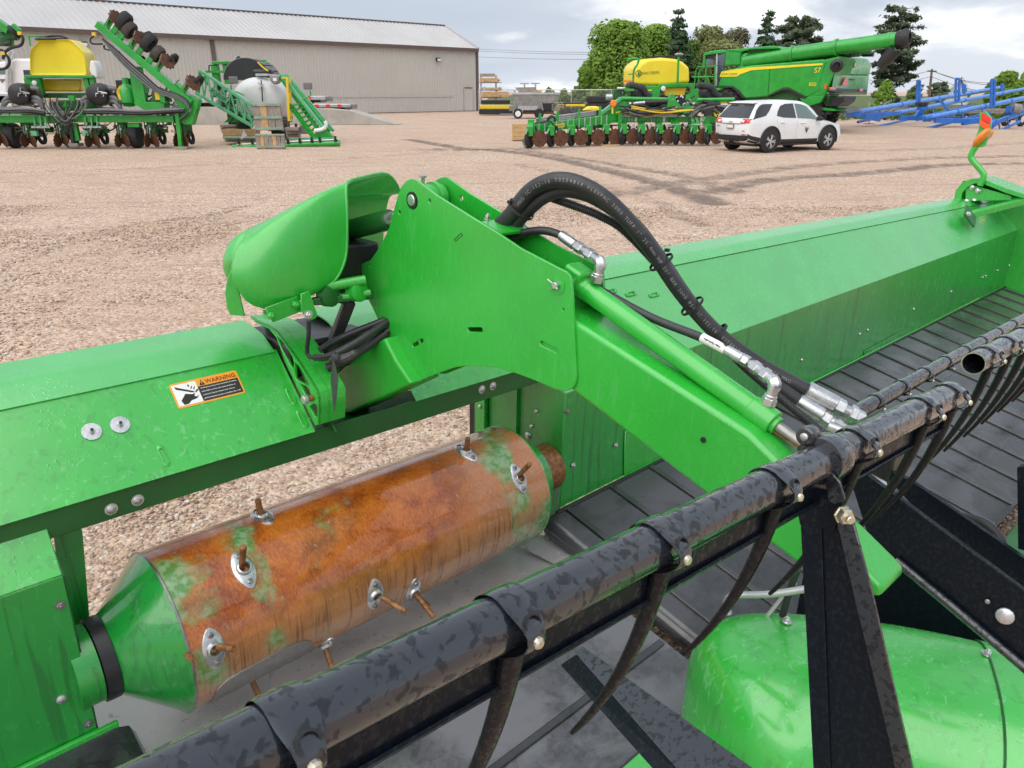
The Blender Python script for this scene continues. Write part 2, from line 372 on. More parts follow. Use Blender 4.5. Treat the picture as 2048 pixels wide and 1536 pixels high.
def drum_mat(name, ends):
    """rusted, rain-wet drum skin; ends: paint left near the ends and round the finger guards"""
    n = NT(name); x, y, z = n.sep()
    ang = n.math('ARCTAN2', y, z)                        # 0 on top, negative to the front
    cyl = n.comb(x, n.math('MULTIPLY', ang, 0.2), 0.0)
    f1 = n.noise(9, 6, 0.65, cyl, 0.4); f2 = n.noise(170, 4, 0.7, n.map(cyl, (1, 0.45, 1)))
    rust = n.cr(n.math('ADD', n.math('MULTIPLY', f1, 0.6), n.math('MULTIPLY', f2, 0.4)),
                [(0.30, (0.10, 0.018, 0.002)), (0.44, (0.25, 0.052, 0.005)), (0.54, (0.43, 0.115, 0.010)), (0.70, (0.58, 0.20, 0.03))])
    pale = n.cr(f2, [(0.3, (0.40, 0.155, 0.055)), (0.7, (0.55, 0.26, 0.12))])
    dry = n.math('MULTIPLY', n.ramp(n.math('ADD', x, n.math('MULTIPLY', n.noise(3, 4, 0.5, cyl), 0.5)), 0.90, 1.35), 0.7)
    c = n.mix(dry, rust, pale)
    # water runs low on the front
    runs = n.ramp(n.noise(1.0, 4, 0.6, n.map(cyl, (105, 4, 1)), 0.4), 0.53, 0.62)
    low = n.ramp(n.math('ADD', ang, n.math('MULTIPLY', n.noise(10, 3, 0.5, n.map(cyl, (1, 0.3, 1))), 0.5)), -1.35, -0.85, 1, 0)
    c = n.mix(n.math('MULTIPLY', low, 0.7), c, n.mix(f1, (0.33, 0.15, 0.05), (0.46, 0.26, 0.12)))
    c = n.mix(n.math('MULTIPLY', n.math('MULTIPLY', runs, low), 0.6), c, (0.11, 0.034, 0.010))
    # remains of green paint
    g = n.noise(6.5, 5, 0.6, cyl, 0.3)
    e = n.math('ADD', n.ramp(x, 0.02, 0.22, 0.17, 0.0), n.ramp(x, 0.95, 1.17, 0.0, 0.20))
    band = n.math('ADD', n.ramp(n.math('ABSOLUTE', n.math('SUBTRACT', x, 0.20)), 0.01, 0.07, 0.14, 0.0), n.ramp(n.math('ABSOLUTE', n.math('SUBTRACT', x, 1.03)), 0.02, 0.09, 0.13, 0.0))
    gm = n.ramp(n.math('ADD', n.math('ADD', g, e), band), 0.60, 0.80)
    c = n.mix(n.math('MULTIPLY', gm, 0.85), c, n.mix(n.ramp(n.noise(40, 4), 0.4, 0.6), (0.03, 0.26, 0.05), (0.20, 0.42, 0.22)))
    fl = n.ramp(n.noise(26, 5, 0.7, cyl, 0.5), 0.64, 0.68)
    c = n.mix(n.math('MULTIPLY', fl, 0.45), c, (0.40, 0.36, 0.28))
    wet = n.ramp(n.noise(4.5, 5, 0.6, cyl, 0.6), 0.40, 0.52)
    nor = n.bump(n.math('ADD', n.math('MULTIPLY', f2, 0.5), n.math('MULTIPLY', n.math('MULTIPLY', runs, low), 0.5)), 0.25, 0.003)
    n.set(base=c, rough=n.ramp(wet, 0, 1, 0.42, 0.25), coat=n.math('ADD', 0.4, n.math('MULTIPLY', wet, 0.6)), coatr=0.05, nor=nor)
drum_mat('drum', 1)
def cone_mat():
    n = NT('drum_cone'); x, y, z = n.sep(); ang = n.math('ARCTAN2', y, z)
    f = n.noise(9, 5, 0.6, None, 0.5); gm = n.ramp(f, 0.42, 0.55)
    run = n.ramp(n.noise(1.0, 4, 0.6, n.map(scale=(30, 30, 7)), 0.6), 0.5, 0.58)
    gm = n.ramp(f, 0.30, 0.38); c = n.mix(gm, (0.13, 0.27, 0.16), (0.012, 0.27, 0.035)); c = n.mix(n.math('MULTIPLY', run, 0.35), c, (0.008, 0.10, 0.02))
    n.set(base=c, rough=0.25, coat=0.8, coatr=0.06, nor=n.bump(run, 0.2, 0.002))
cone_mat()
def pan():
    n = NT('pan'); f = n.noise(3, 6, 0.6); g = n.ramp(n.noise(24, 5, 0.7, None, 0.6), 0.60, 0.66)
    c = n.mix(n.ramp(f, 0.35, 0.65), (0.38, 0.37, 0.37), (0.52, 0.50, 0.47)); c = n.mix(n.math('MULTIPLY', g, 0.5), c, (0.11, 0.105, 0.10))
    n.set(base=c, metal=0.15, rough=n.ramp(f, 0.35, 0.65, 0.25, 0.42), coat=0.4, coatr=0.12, nor=n.bump(g, 0.15, 0.002))
pan()
def finger():
    n = NT('finger_rust'); f = n.noise(60, 5, 0.7); n.set(base=n.cr(f, [(0.3, (0.10, 0.035, 0.012)), (0.55, (0.27, 0.12, 0.04)), (0.75, (0.42, 0.25, 0.13))]), metal=0.3, rough=0.5, nor=n.bump(f, 0.3, 0.002))
finger()
def ribbed(name, src, base, period, trans=(0.335, 0.31, 0.275)): pass
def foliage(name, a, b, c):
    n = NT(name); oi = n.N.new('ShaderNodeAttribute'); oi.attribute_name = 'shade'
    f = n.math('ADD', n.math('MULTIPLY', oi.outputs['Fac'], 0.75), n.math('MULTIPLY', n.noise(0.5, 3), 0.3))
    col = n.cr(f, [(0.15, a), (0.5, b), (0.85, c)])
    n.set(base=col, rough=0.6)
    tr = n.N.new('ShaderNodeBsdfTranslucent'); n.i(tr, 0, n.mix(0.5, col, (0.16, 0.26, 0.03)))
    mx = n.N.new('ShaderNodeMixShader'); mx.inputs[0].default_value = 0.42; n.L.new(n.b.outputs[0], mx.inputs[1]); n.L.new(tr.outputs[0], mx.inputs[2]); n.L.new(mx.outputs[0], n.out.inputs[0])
foliage('leaf_bright', (0.13, 0.23, 0.03), (0.26, 0.43, 0.055), (0.38, 0.55, 0.10))
foliage('leaf_mid', (0.08, 0.15, 0.03), (0.15, 0.26, 0.055), (0.22, 0.34, 0.08))
foliage('leaf_olive', (0.18, 0.20, 0.065), (0.30, 0.32, 0.11), (0.40, 0.41, 0.17))
foliage('leaf_bare', (0.15, 0.135, 0.08), (0.24, 0.21, 0.13), (0.30, 0.28, 0.17))
foliage('needle', (0.045, 0.09, 0.045), (0.08, 0.15, 0.075), (0.13, 0.21, 0.11))
foliage('needle_pine', (0.075, 0.105, 0.06), (0.13, 0.165, 0.10), (0.19, 0.23, 0.15))
foliage('grass', (0.05, 0.10, 0.02), (0.10, 0.18, 0.04), (0.17, 0.25, 0.07))
# ------------------------------------------------------------------ ground
TRACKS = [  # (list of picture points on the ground, half width m, depth)
    ([(820, 280), (930, 298), (1010, 303), (1110, 318), (1230, 345), (1330, 372), (1430, 408)], 0.20, 1.0),
    ([(1010, 296), (1120, 312), (1260, 335), (1360, 352), (1470, 385)], 0.18, 0.8),
    ([(0, 345), (260, 338), (480, 326), (700, 318), (900, 300)], 0.22, 0.5),
    ([(1170, 400), (1300, 378), (1460, 352), (1640, 330), (1840, 318), (2048, 312)], 0.24, 0.75),
    ([(1420, 385), (1560, 358), (1740, 346), (1900, 330), (2048, 327)], 0.22, 0.9),
    ([(1650, 300), (1780, 300), (1900, 296), (2048, 286)], 0.30, 0.6),
    ([(0, 540), (120, 490), (260, 452), (420, 430), (520, 400)], 0.20, 0.35),
    ([(1040, 330), (1180, 362), (1300, 400), (1400, 450)], 0.16, 0.6),
]
TRK = []
for pts, w, s in TRACKS:
    q = [G(x, y) for x, y in pts]; q = catmull(q, 10); TRK.append(([(p.x, p.y) for p in q], w, s))
def ground():
    xs = list(np.concatenate([np.linspace(-900, -60, 12), np.linspace(-50, -22, 15), np.arange(-20, 34, 0.16), np.linspace(36, 80, 16), np.linspace(120, 900, 10)]))
    ys = list(np.concatenate([np.linspace(-60, -2, 10), np.arange(0, 9, 0.25), np.arange(9, 46, 0.16), np.linspace(47, 110, 40), np.linspace(140, 1500, 14)]))
    X, Y = np.meshgrid(np.array(xs), np.array(ys)); wet = np.zeros_like(X); dz = np.zeros_like(X)
    for pts, w, s in TRK:
        P = np.array(pts); d = np.full(X.shape, 1e9)
        for (ax, ay), (bx, by) in zip(P[:-1], P[1:]):
            ex, ey = bx - ax, by - ay; t = np.clip(((X - ax) * ex + (Y - ay) * ey) / (ex * ex + ey * ey + 1e-9), 0, 1)
            d = np.minimum(d, np.hypot(X - ax - t * ex, Y - ay - t * ey))
        m = np.clip(1.5 - d / (w * 1.9), 0, 1); wet = np.maximum(wet, m * s)
        dz += -0.035 * s * np.exp(-(d / w) ** 2) + 0.022 * s * np.exp(-((d - w * 1.5) / (w * 0.5)) ** 2)
    mp = G(950, 300); md = np.hypot((X - mp.x) / 3.0, (Y - mp.y) / 0.9); wet = np.maximum(wet, np.clip(1.25 - md, 0, 1))
    for i in range(X.shape[0]):
        for j in range(X.shape[1]):
            x, y = X[i, j], Y[i, j]
            if -21 < x < 35 and 3 < y < 50:
                k = mnoise.noise(V((x * 0.5, y * 0.5, 0))) * 0.02 + mnoise.noise(V((x * 2.1, y * 2.1, 3))) * 0.012
                if md[i, j] < 1.3: k += max(0, mnoise.noise(V((x * 2.2, y * 3.2, 9)))) * 0.18 * max(0, 1.2 - md[i, j])
                dz[i, j] += k
    n = X.shape[1]; vs = [(X[i, j], Y[i, j], dz[i, j]) for i in range(X.shape[0]) for j in range(n)]
    fs = [(i * n + j, i * n + j + 1, i * n + n + j + 1, i * n + n + j) for i in range(X.shape[0] - 1) for j in range(n - 1)]
    me = bpy.data.meshes.new('ground'); me.from_pydata(vs, [], fs); me.polygons.foreach_set('use_smooth', [True] * len(fs))
    a = me.attributes.new('wet', 'FLOAT', 'POINT'); a.data.foreach_set('value', wet.ravel().astype(np.float32))
    m = NT('gravel')
    at_ = m.N.new('ShaderNodeAttribute'); at_.attribute_name = 'wet'
    v1 = m.vor(30, out='Color'); v1d = m.vor(30); v2 = m.vor(75, out='Color')
    h1 = m.sep(v1)[0]; h2 = m.sep(v2)[1]
    stone = m.cr(m.math('ADD', m.math('MULTIPLY', h1, 0.6), m.math('MULTIPLY', h2, 0.4)),
                 [(0.12, (0.24, 0.17, 0.13)), (0.35, (0.46, 0.32, 0.235)), (0.55, (0.60, 0.44, 0.335)), (0.72, (0.70, 0.545, 0.43)), (0.92, (0.77, 0.66, 0.54))])
    big = m.noise(0.35, 5, 0.6); mid = m.noise(1.0, 6, 0.65, m.map(scale=(0.5, 2.4, 1)))
    c = m.mix(m.ramp(big, 0.35, 0.65), stone, m.mix(0.5, stone, (0.49, 0.335, 0.245)))
    c = m.mix(m.math('MULTIPLY', m.ramp(mid, 0.50, 0.66), 0.36), c, (0.29, 0.20, 0.155))
    n3 = m.noise(7, 5, 0.75); c = m.mix(m.math('MULTIPLY', m.ramp(n3, 0.54, 0.68), 0.42), c, (0.25, 0.175, 0.14)); c = m.mix(m.math('MULTIPLY', m.ramp(n3, 0.47, 0.36), 0.4), c, (0.66, 0.52, 0.43))
    wn = m.ramp(m.math('ADD', at_.outputs['Fac'], m.math('MULTIPLY', m.math('SUBTRACT', m.noise(2.2, 8, 0.72), 0.5), 1.8)), 0.30, 1.15)
    c = m.mix(m.math('MULTIPLY', wn, 0.78), c, (0.105, 0.084, 0.074))
    hgt = m.math('ADD', m.math('MULTIPLY', m.ramp(v1d, 0.0, 0.6, 1, 0), 0.8), m.math('MULTIPLY', m.noise(6, 5, 0.7), 1.2))
    m.set(base=c, rough=0.9, nor=m.bump(hgt, 0.8, 0.02), spec=0.25)
    return place(me, 'ground', 'gravel', kind='structure')
ground()
def stones():
    """loose gravel lying near the camera: nobody could count it"""
    sm = NT('pebble'); oi = sm.N.new('ShaderNodeObjectInfo')
    c = sm.cr(oi.outputs['Random'], [(0.0, (0.16, 0.12, 0.10)), (0.15, (0.33, 0.22, 0.16)), (0.35, (0.46, 0.33, 0.25)), (0.55, (0.52, 0.385, 0.29)), (0.72, (0.58, 0.42, 0.26)), (0.86, (0.62, 0.53, 0.45)), (1.0, (0.72, 0.66, 0.58))])
    c = sm.mix(sm.math('MULTIPLY', sm.ramp(sm.noise(3, 4), 0.4, 0.7), 0.3), c, (0.30, 0.22, 0.17)); sm.set(base=c, rough=0.75)
    cc = bpy.data.collections.new('pebble_shapes')
    for k in range(5):
        bm = bmesh.new(); bmesh.ops.create_icosphere(bm, subdivisions=1 if k else 2, radius=1)
        r = random.Random(k)
        for v in bm.verts: v.co = V((v.co.x * (1 + 0.35 * (k % 2)), v.co.y, v.co.z * 0.62)) * (1 + r.uniform(-0.16, 0.16))
        me = bpy.data.meshes.new('pebble_shape'); bm.to_mesh(me); bm.free(); me.materials.append(sm.m)
        me.polygons.foreach_set('use_smooth', [True] * len(me.polygons))
        cc.objects.link(bpy.data.objects.new('pebble_shape', me))
    def patch(name, poly, dens, smin, smax, seed, lab):
        me = bpy.data.meshes.new(name); me.from_pydata([(p.x, p.y, 0.0) for p in poly], [], [tuple(range(len(poly)))])
        o = bpy.data.objects.new(name, me); COL.objects.link(o); o['kind'] = 'stuff'; tag(o, lab, 'gravel'); o['kind'] = 'stuff'
        ng = bpy.data.node_groups.new(name + str(seed), 'GeometryNodeTree'); ng.is_modifier = True
        ng.interface.new_socket('Geometry', in_out='INPUT', socket_type='NodeSocketGeometry'); ng.interface.new_socket('Geometry', in_out='OUTPUT', socket_type='NodeSocketGeometry')
        N, L = ng.nodes, ng.links; gi = N.new('NodeGroupInput'); go = N.new('NodeGroupOutput')
        d = N.new('GeometryNodeDistributePointsOnFaces'); d.inputs['Density'].default_value = dens; d.inputs['Seed'].default_value = seed
        L.new(gi.outputs[0], d.inputs[0])
        ci = N.new('GeometryNodeCollectionInfo'); ci.inputs['Collection'].default_value = cc; ci.inputs['Separate Children'].default_value = True; ci.inputs['Reset Children'].default_value = True
        ip = N.new('GeometryNodeInstanceOnPoints'); ip.inputs['Pick Instance'].default_value = True
        rv = N.new('FunctionNodeRandomValue'); rv.inputs[2].default_value = 0; rv.inputs[3].default_value = 1
        pw = N.new('ShaderNodeMath'); pw.operation = 'POWER'; L.new(rv.outputs[1], pw.inputs[0]); pw.inputs[1].default_value = 2.6
        mr = N.new('ShaderNodeMapRange'); L.new(pw.outputs[0], mr.inputs[0]); mr.inputs[3].default_value = smin; mr.inputs[4].default_value = smax
        rr = N.new('FunctionNodeRandomValue'); rr.data_type = 'FLOAT_VECTOR'; rr.inputs[0].default_value = (-0.4, -0.4, 0); rr.inputs[1].default_value = (0.4, 0.4, 6.28)
        e2r = N.new('FunctionNodeEulerToRotation'); L.new(rr.outputs[0], e2r.inputs[0])
        L.new(d.outputs[0], ip.inputs['Points']); L.new(ci.outputs[0], ip.inputs['Instance']); L.new(mr.outputs[0], ip.inputs['Scale']); L.new(e2r.outputs[0], ip.inputs['Rotation'])
        L.new(ip.outputs[0], go.inputs[0])
        o.modifiers.new('scatter', 'NODES').node_group = ng
    patch('loose_gravel', [V((-2.6, 1.6, 0)), V((3.2, 1.6, 0)), V((3.2, 5.4, 0)), V((-4.4, 5.4, 0))], 4200, 0.003, 0.014, 1, 'loose tan gravel on the ground under and just behind the green header')
    patch('loose_gravel', [V((-5.2, 5.4, 0)), V((7, 5.4, 0)), V((12, 14, 0)), V((-11, 14, 0))], 520, 0.005, 0.019, 2, 'loose tan gravel spread over the yard behind the header')
stones()
# ------------------------------------------------------------------ the draper header in front
HD = bpy.data.objects.new('draper_header', None); COL.objects.link(HD)
HD.matrix_world = Matrix.Translation(HO) @ HM.transposed().to_4x4()
tag(HD, 'long green draper header with rusted feed drum and black reel, filling the foreground', 'header')
EU, EV, EW = V((1, 0, 0)), V((0, 1, 0)), V((0, 0, 1))
def plate(name, outer, holes, vec, mat, parent, bev=0.0012, sm=35, **k):
    """flat sheet with real cut-outs: outer and holes are coplanar 3-D outlines, vec its thickness"""
    from mathutils.geometry import delaunay_2d_cdt as cdt
    outer = [V(p) for p in outer]; vec = V(vec); n = vec.normalized(); o = outer[0]; _, ax, ay = frame(n)
    loops = [outer] + [[V(p) for p in h] for h in holes]; co = []; ed = []; src = []
    for lp in loops:
        b = len(co); m = len(lp)
        for i, p in enumerate(lp): co.append(((p - o).dot(ax), (p - o).dot(ay))); ed.append((b + i, b + (i + 1) % m)); src.append(p)
    r = cdt([V(c) for c in co], ed, [], 0, 1e-6); lp2 = []; k0 = 0
    for lp in loops: lp2.append(co[k0:k0 + len(lp)]); k0 += len(lp)
    def inside(pt, pl):
        c = False
        for (x1, y1), (x2, y2) in zip(pl, pl[1:] + pl[:1]):
            if (y1 > pt[1]) != (y2 > pt[1]) and pt[0] < (x2 - x1) * (pt[1] - y1) / (y2 - y1) + x1: c = not c
        return c
    def keep(f):
        g = (sum(r[0][i][0] for i in f) / len(f), sum(r[0][i][1] for i in f) / len(f)); return inside(g, lp2[0]) and not any(inside(g, h) for h in lp2[1:])
    vs = [o + ax * c[0] + ay * c[1] for c in r[0]]; mb = MB(); m = len(vs)
    mb.v = vs + [p + vec for p in vs]
    cnt = {}
    for f in r[2]:
        f = tuple(f)
        if not keep(f): continue
        mb.f.append(f); mb.f.append(tuple(i + m for i in reversed(f)))
        for a, b in zip(f, f[1:] + f[:1]): cnt[(min(a, b), max(a, b))] = cnt.get((min(a, b), max(a, b)), 0) + 1
    for (a, b), c in cnt.items():
        if c == 1: mb.f.append((a, b, b + m, a + m))
    return mb.build(name, mat, parent, sm=sm, bev=bev, seg=1, **k)
def circ(c, ax, ay, r, n=14, ry=None): return [V(c) + V(ax) * math.cos(2 * math.pi * i / n) * r + V(ay) * math.sin(2 * math.pi * i / n) * (ry or r) for i in range(n)]
def slot(c, ax, ay, l, w, n=5):
    out = []
    for s, a0 in ((1, -90), (-1, 90)):
        for i in range(n + 1):
            a = R(a0 + 180 * i / n); out.append(V(c) + V(ax) * (s * (l / 2 - w / 2) + math.cos(a) * w / 2) + V(ay) * math.sin(a) * w / 2)
    return out
def bolt(parent, p, n, r=0.009, h=0.007, mat='zinc', washer=1.5, hexa=True, name='bolt'):
    mb = MB(); n = V(n).normalized(); p = V(p)
    if washer: mb.lathe([(r * washer, 0), (r * washer, 0.0022), (r * 1.02, 0.0024)], p, n, 18)
    if hexa:
        mb.lathe([(r, 0.001), (r, h * 0.85), (r * 0.86, h)], p, n, 6); mb.lathe([(r * 0.45, h), (r * 0.45, h + 0.003), (r * 0.3, h + 0.004)], p, n, 10)
    else: mb.lathe([(r, 0.0), (r * 0.93, h * 0.5), (r * 0.6, h * 0.9), (0.0001, h)], p, n, 14)
    return mb.build(name, mat, parent)
def hexfit(mb, p, q, prof):
    """fitting along p->q: prof = [(t0, t1, radius, sides)]"""
    p, q = V(p), V(q); d = q - p
    for t0, t1, r, n in prof:
        L_ = d.length; c = min(0.0015 / L_, (t1 - t0) * 0.2)
        mb.lathe([(r * 0.9, t0 * L_), (r, (t0 + c) * L_), (r, (t1 - c) * L_), (r * 0.9, t1 * L_)], p, d, n)
# --- body cross-section (v, w): wall, slope, lip, top, back
def lerp(a, b, t): return a + (b - a) * t
def wq(u): return (u - 1.4) / 5.4
def prof(u):
    t = max(0, wq(u)); c = lerp(0.300, 0.365, t); s = lerp(0.592, 0.565, t)
    return dict(bot=(-0.06, lerp(-0.150, -0.095, t)), crease=(-0.06, c), seam=(0.195 - 0.03 * t, s), bend=(0.252 - 0.035 * t, s + 0.034), back=(0.365 - 0.06 * t, s + 0.046))
def strip(name, us, a, b, mat, th=0.004, bulge=None, bev=0.0015, **k):
    rows = []
    for u in us:
        p = prof(u); (v0, w0), (v1, w1) = p[a], p[b]; rows.append([(u, v0, w0), (u, v1, w1)])
    mb = MB().grid(rows); return mb.build(name, mat, HD, solid=th, bev=bev, seg=1, **k)
UW = [1.388, 2.5, 4.0, 5.5, 6.80]
strip('wing_wall', UW, 'bot', 'crease', 'green_run', label='vertical back wall of the right wing with rain runs')
strip('wing_slope_panel', [1.386] + UW[1:], 'crease', 'seam', 'green_sheen')
def strip2(name, us, f, mat, th=0.004, **k):
    rows = [[(u, *p) for p in f(u)] for u in us]; return MB().grid(rows).build(name, mat, HD, sm=50, solid=th, **k)
def topf(u):
    p = prof(u); b, e = V(p['bend']), V(p['back']); s = V(p['seam']) + (V((-0.002, 0.005)) if u > 0.5 else V((-0.012, -0.004)))
    q = [s, s.lerp(b, 0.75)]
    for i in range(5):
        t = i / 4; q.append(s.lerp(b, 0.75).lerp(b, t).lerp(b.lerp(e, t * 0.25), t))
    return [tuple(x) for x in q[:2] + q[3:]] + [tuple(e), (e.x + 0.006, e.y - 0.012), (e.x + 0.008, e.y - (0.24 if u < 1.38 else 0.55))]
strip2('wing_top_panel', [0.66, 1.37, 1.4] + UW[1:], topf, 'green_sheen')
strip2('beam_top_panel', [-1.6, -0.6, 0.0, 0.455], topf, 'green_sheen')
# centre beam face over the drum
CB0, CBS = (0.006, 0.404), (0.193, 0.590)
def beam_face(name, u0, u1, mat='green', holes=()):
    a, b = V((u0, *CB0)), V((u0, *CBS)); n = V((0, -1, 1)).normalized()
    return plate(name, [a, a + EU * (u1 - u0), b + EU * (u1 - u0), b], holes, n * -0.005, mat, HD)
SL = V((0, 1, 1)).normalized(); SN = V((0, -1, 1)).normalized()
def onB(x, y): return HP(x, y, (0, -1, 1), (0, CB0[0], CB0[1]))
hs = [slot(onB(327, 912), SL, EU, 0.050, 0.013), slot(onB(582, 793), SL, EU, 0.05, 0.013), slot(onB(604, 838), SL, EU, 0.05, 0.013)]
beam_face('beam_face', -1.6, 0.465, 'green')
for h in hs:   # pressed slots: raised rims with a sunk floor
    c = sum(h, V()) / len(h); mb = MB(); rim = [c + (p - c) * 1.18 for p in h]
    mb.grid([[p + SN * 0.0005 for p in rim] , [p + SN * 0.0030 for p in h], [c + (p - c) * 0.82 + SN * 0.0030 for p in h], [c + (p - c) * 0.72 + SN * 0.0006 for p in h]], True)
    mb.build('pressed_slot', 'green', HD)
beam_face('beam_face', 0.80, 1.42, 'green')
# beam lower lip: the upright flange under the sloping face
MB().box((0.02, 0.020, 0.368), (2.84, 0.008, 0.070)).build('beam_lip', 'green_dark', HD, bev=0.002)  # dark green paints in the dim reflection of drum and ground
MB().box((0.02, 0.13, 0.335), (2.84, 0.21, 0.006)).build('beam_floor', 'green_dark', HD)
for x, y in ((275, 1000), (222, 1018), (985, 772), (963, 779)): bolt(HD, H(x, y, v=0.015), (0, -1, 0), 0.011, 0.007, 'zinc', 1.3, False)
for x, y in ((183, 864), (240, 850)):
    b = bolt(HD, onB(x, y) + SN * 0.001, SN, 0.0075, 0.008, 'zinc', 2.85); MB().cyl(onB(x, y) + SN * 0.0125, onB(x, y) + SN * 0.0135, 0.0042, 6).build('socket', 'black', b)
bolt(HD, HP(357, 663, (0, 0, 1), (0, 0.3, 0.632)), (0, 0, 1), 0.006, 0.003, 'zinc', 1.2, False)
# --- warning decal
def decal():
    n = SN; c = (onB(337, 771) + onB(491, 785)) / 2; W, Ht = 0.174, 0.070
    def P(a, b, h=0.0012): return c + EU * a * W / 2 + SL * b * Ht / 2 + n * h
    def rr(a0, a1, b0, b1, h, rad=0.0):
        if not rad: return [P(a0, b0, h), P(a1, b0, h), P(a1, b1, h), P(a0, b1, h)]
        out = []; rx, ry = rad / (W / 2), rad / (Ht / 2)
        for (cx, cy, s) in ((a1 - rx, b0 + ry, -90), (a1 - rx, b1 - ry, 0), (a0 + rx, b1 - ry, 90), (a0 + rx, b0 + ry, 180)):
            for i in range(5): t = R(s + 22.5 * i); out.append(P(cx + rx * math.cos(t), cy + ry * math.sin(t), h))
        return out
    d = MB().prism(rr(-1, 1, -1, 1, 0.0002, 0.006), n * 0.0006).build('warning_decal', 'decal_orange', HD, label='orange bordered warning label with cut hand pictogram')
    MB().prism(rr(-0.95, -0.26, -0.86, 0.86, 0.001), n * 0.0003).build('pictogram_panel', 'decal_white', d)
    MB().prism(rr(-0.255, 0.95, -0.86, 0.36, 0.001), n * 0.0003).build('text_panel', 'decal_black', d)
    def ply(name, pts, mat, h=0.0015): MB().prism([P(a, b, h) for a, b in pts], n * 0.0002).build(name, mat, d)
    ply('blade_mark', [(-0.88, 0.72), (-0.42, 0.10), (-0.38, -0.02), (-0.47, 0.02), (-0.86, 0.50)], 'ink')
    ply('hand_mark', [(-0.84, -0.45), (-0.66, 0.02), (-0.48, -0.12), (-0.40, -0.08), (-0.44, -0.30), (-0.40, -0.38), (-0.31, -0.28), (-0.40, -0.52), (-0.56, -0.58), (-0.68, -0.80), (-0.80, -0.80)], 'ink')
    for k, pts in enumerate(([(-0.52, 0.66), (-0.48, 0.72), (-0.47, 0.52), (-0.50, 0.50)], [(-0.46, 0.40), (-0.40, 0.56), (-0.41, 0.42), (-0.46, 0.26)], [(-0.39, 0.30), (-0.33, 0.48), (-0.34, 0.34), (-0.39, 0.16)], [(-0.38, 0.0), (-0.32, 0.16), (-0.26, 0.20), (-0.27, 0.10), (-0.36, -0.06)])):
        ply('fragment_mark', pts, 'ink')
    ply('alert_triangle', [(-0.18, 0.42), (-0.02, 0.42), (-0.10, 0.88)], 'ink'); ply('alert_mark', [(-0.11, 0.52), (-0.09, 0.52), (-0.085, 0.74), (-0.115, 0.74)], 'decal_orange', 0.0018)
    text('warning_word', 'WARNING', 0.016, 'red_dark', d, P(0.46, 0.62, 0.0018), EU, SL, 0.080)
    for k, (s, w_) in enumerate((('Avoid serious injury from movement of rotating', 0.094), ('knife. Before service, shut down machine, to', 0.088), ('understand Operator Manual, check with and', 0.082), ('performing any service on machine, inst. reel', 0.094))):
        text('small_print', s, 0.0042, 'decal_white', d, P(-0.20, 0.18 - 0.28 * k, 0.0016) + EU * w_ / 2, EU, SL, w_)
decal()
# --- side sheets beside the drum
UL = -0.183
mb = MB(); mb.prism([(-1.6, -0.062, -0.60), (UL, -0.062, -0.60), (UL, -0.062, 0.281), (-1.6, -0.062, 0.281)], (0, 0.005, 0)); mb.build('side_sheet', 'green_run', HD, bev=0.002, label='left side sheet with dark rain runs')
MB().grid([[(-1.6, -0.060, 0.283), (UL, -0.060, 0.283)], [(-1.6, 0.034, 0.377), (UL + 0.004, 0.034, 0.377)]]).build('side_sheet_slope', 'green', HD, solid=0.005, bev=0.002)
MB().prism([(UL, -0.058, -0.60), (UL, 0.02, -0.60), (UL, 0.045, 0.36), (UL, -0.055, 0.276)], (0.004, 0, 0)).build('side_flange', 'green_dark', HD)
bolt(HD, H(120, 1210, v=-0.062), (0, -1, 0), 0.008, 0.006, 'dull_steel', 1.3); bolt(HD, H(123, 1398, v=-0.062), (0, -1, 0), 0.011, 0.007, 'zinc', 1.0, False); bolt(HD, H(176, 1447, v=-0.062), (0, -1, 0), 0.008, 0.006, 'dull_steel', 1.3)
q = [H(x, y, v=0.10) for x, y in ((108, 1075), (118, 1045), (165, 1060), (180, 1245), (130, 1260))]
plate('gusset', q, [], (0, 0.006, 0), 'green_run', HD)
# right-hand end sheet of the drum bay
UR = 1.385
MB().prism([(UR, -0.058, -0.26), (UR, 0.42, -0.26), (UR, 0.42, 0.30), (UR, 0.05, 0.345), (UR, -0.058, 0.30)], (0.005, 0, 0)).build('end_sheet', 'green_run', HD, bev=0.001)
for x, y, r in ((1073, 822, 0.009), (1063, 852, 0.009), (1056, 871, 0.015)): bolt(HD, H(x, y, u=UR - 0.002), (-1, 0, 0), r, 0.007, 'zinc', 0, False)
MB().prism([(UR - 0.014, 0.165, -0.20), (UR - 0.014, 0.172, -0.20), (UR - 0.014, 0.172, 0.31), (UR - 0.014, 0.165, 0.31)], (0.014, 0, 0)).build('sheet_rib', 'green_run', HD)
MB().box((UR - 0.012, 0.36, 0.04), (0.02, 0.05, 0.52)).build('sheet_flange', 'green_calm', HD, bev=0.004)
for w_ in (0.22, 0.13): bolt(HD, (UR - 0.024, 0.36, w_), (-1, 0, 0), 0.009, 0.006, 'zinc', 0, False)
MB().box((UR + 0.03, 0.43, 0.05), (0.05, 0.06, 0.62)).build('bay_post', 'black', HD, bev=0.006)
for x, y in ((1146, 930), (1231, 890), (1133, 822)): bolt(HD, H(x, y, v=-0.064), (0, -1, 0), 0.0085, 0.008, 'zinc' if y > 830 else 'dull_steel', 1.25)
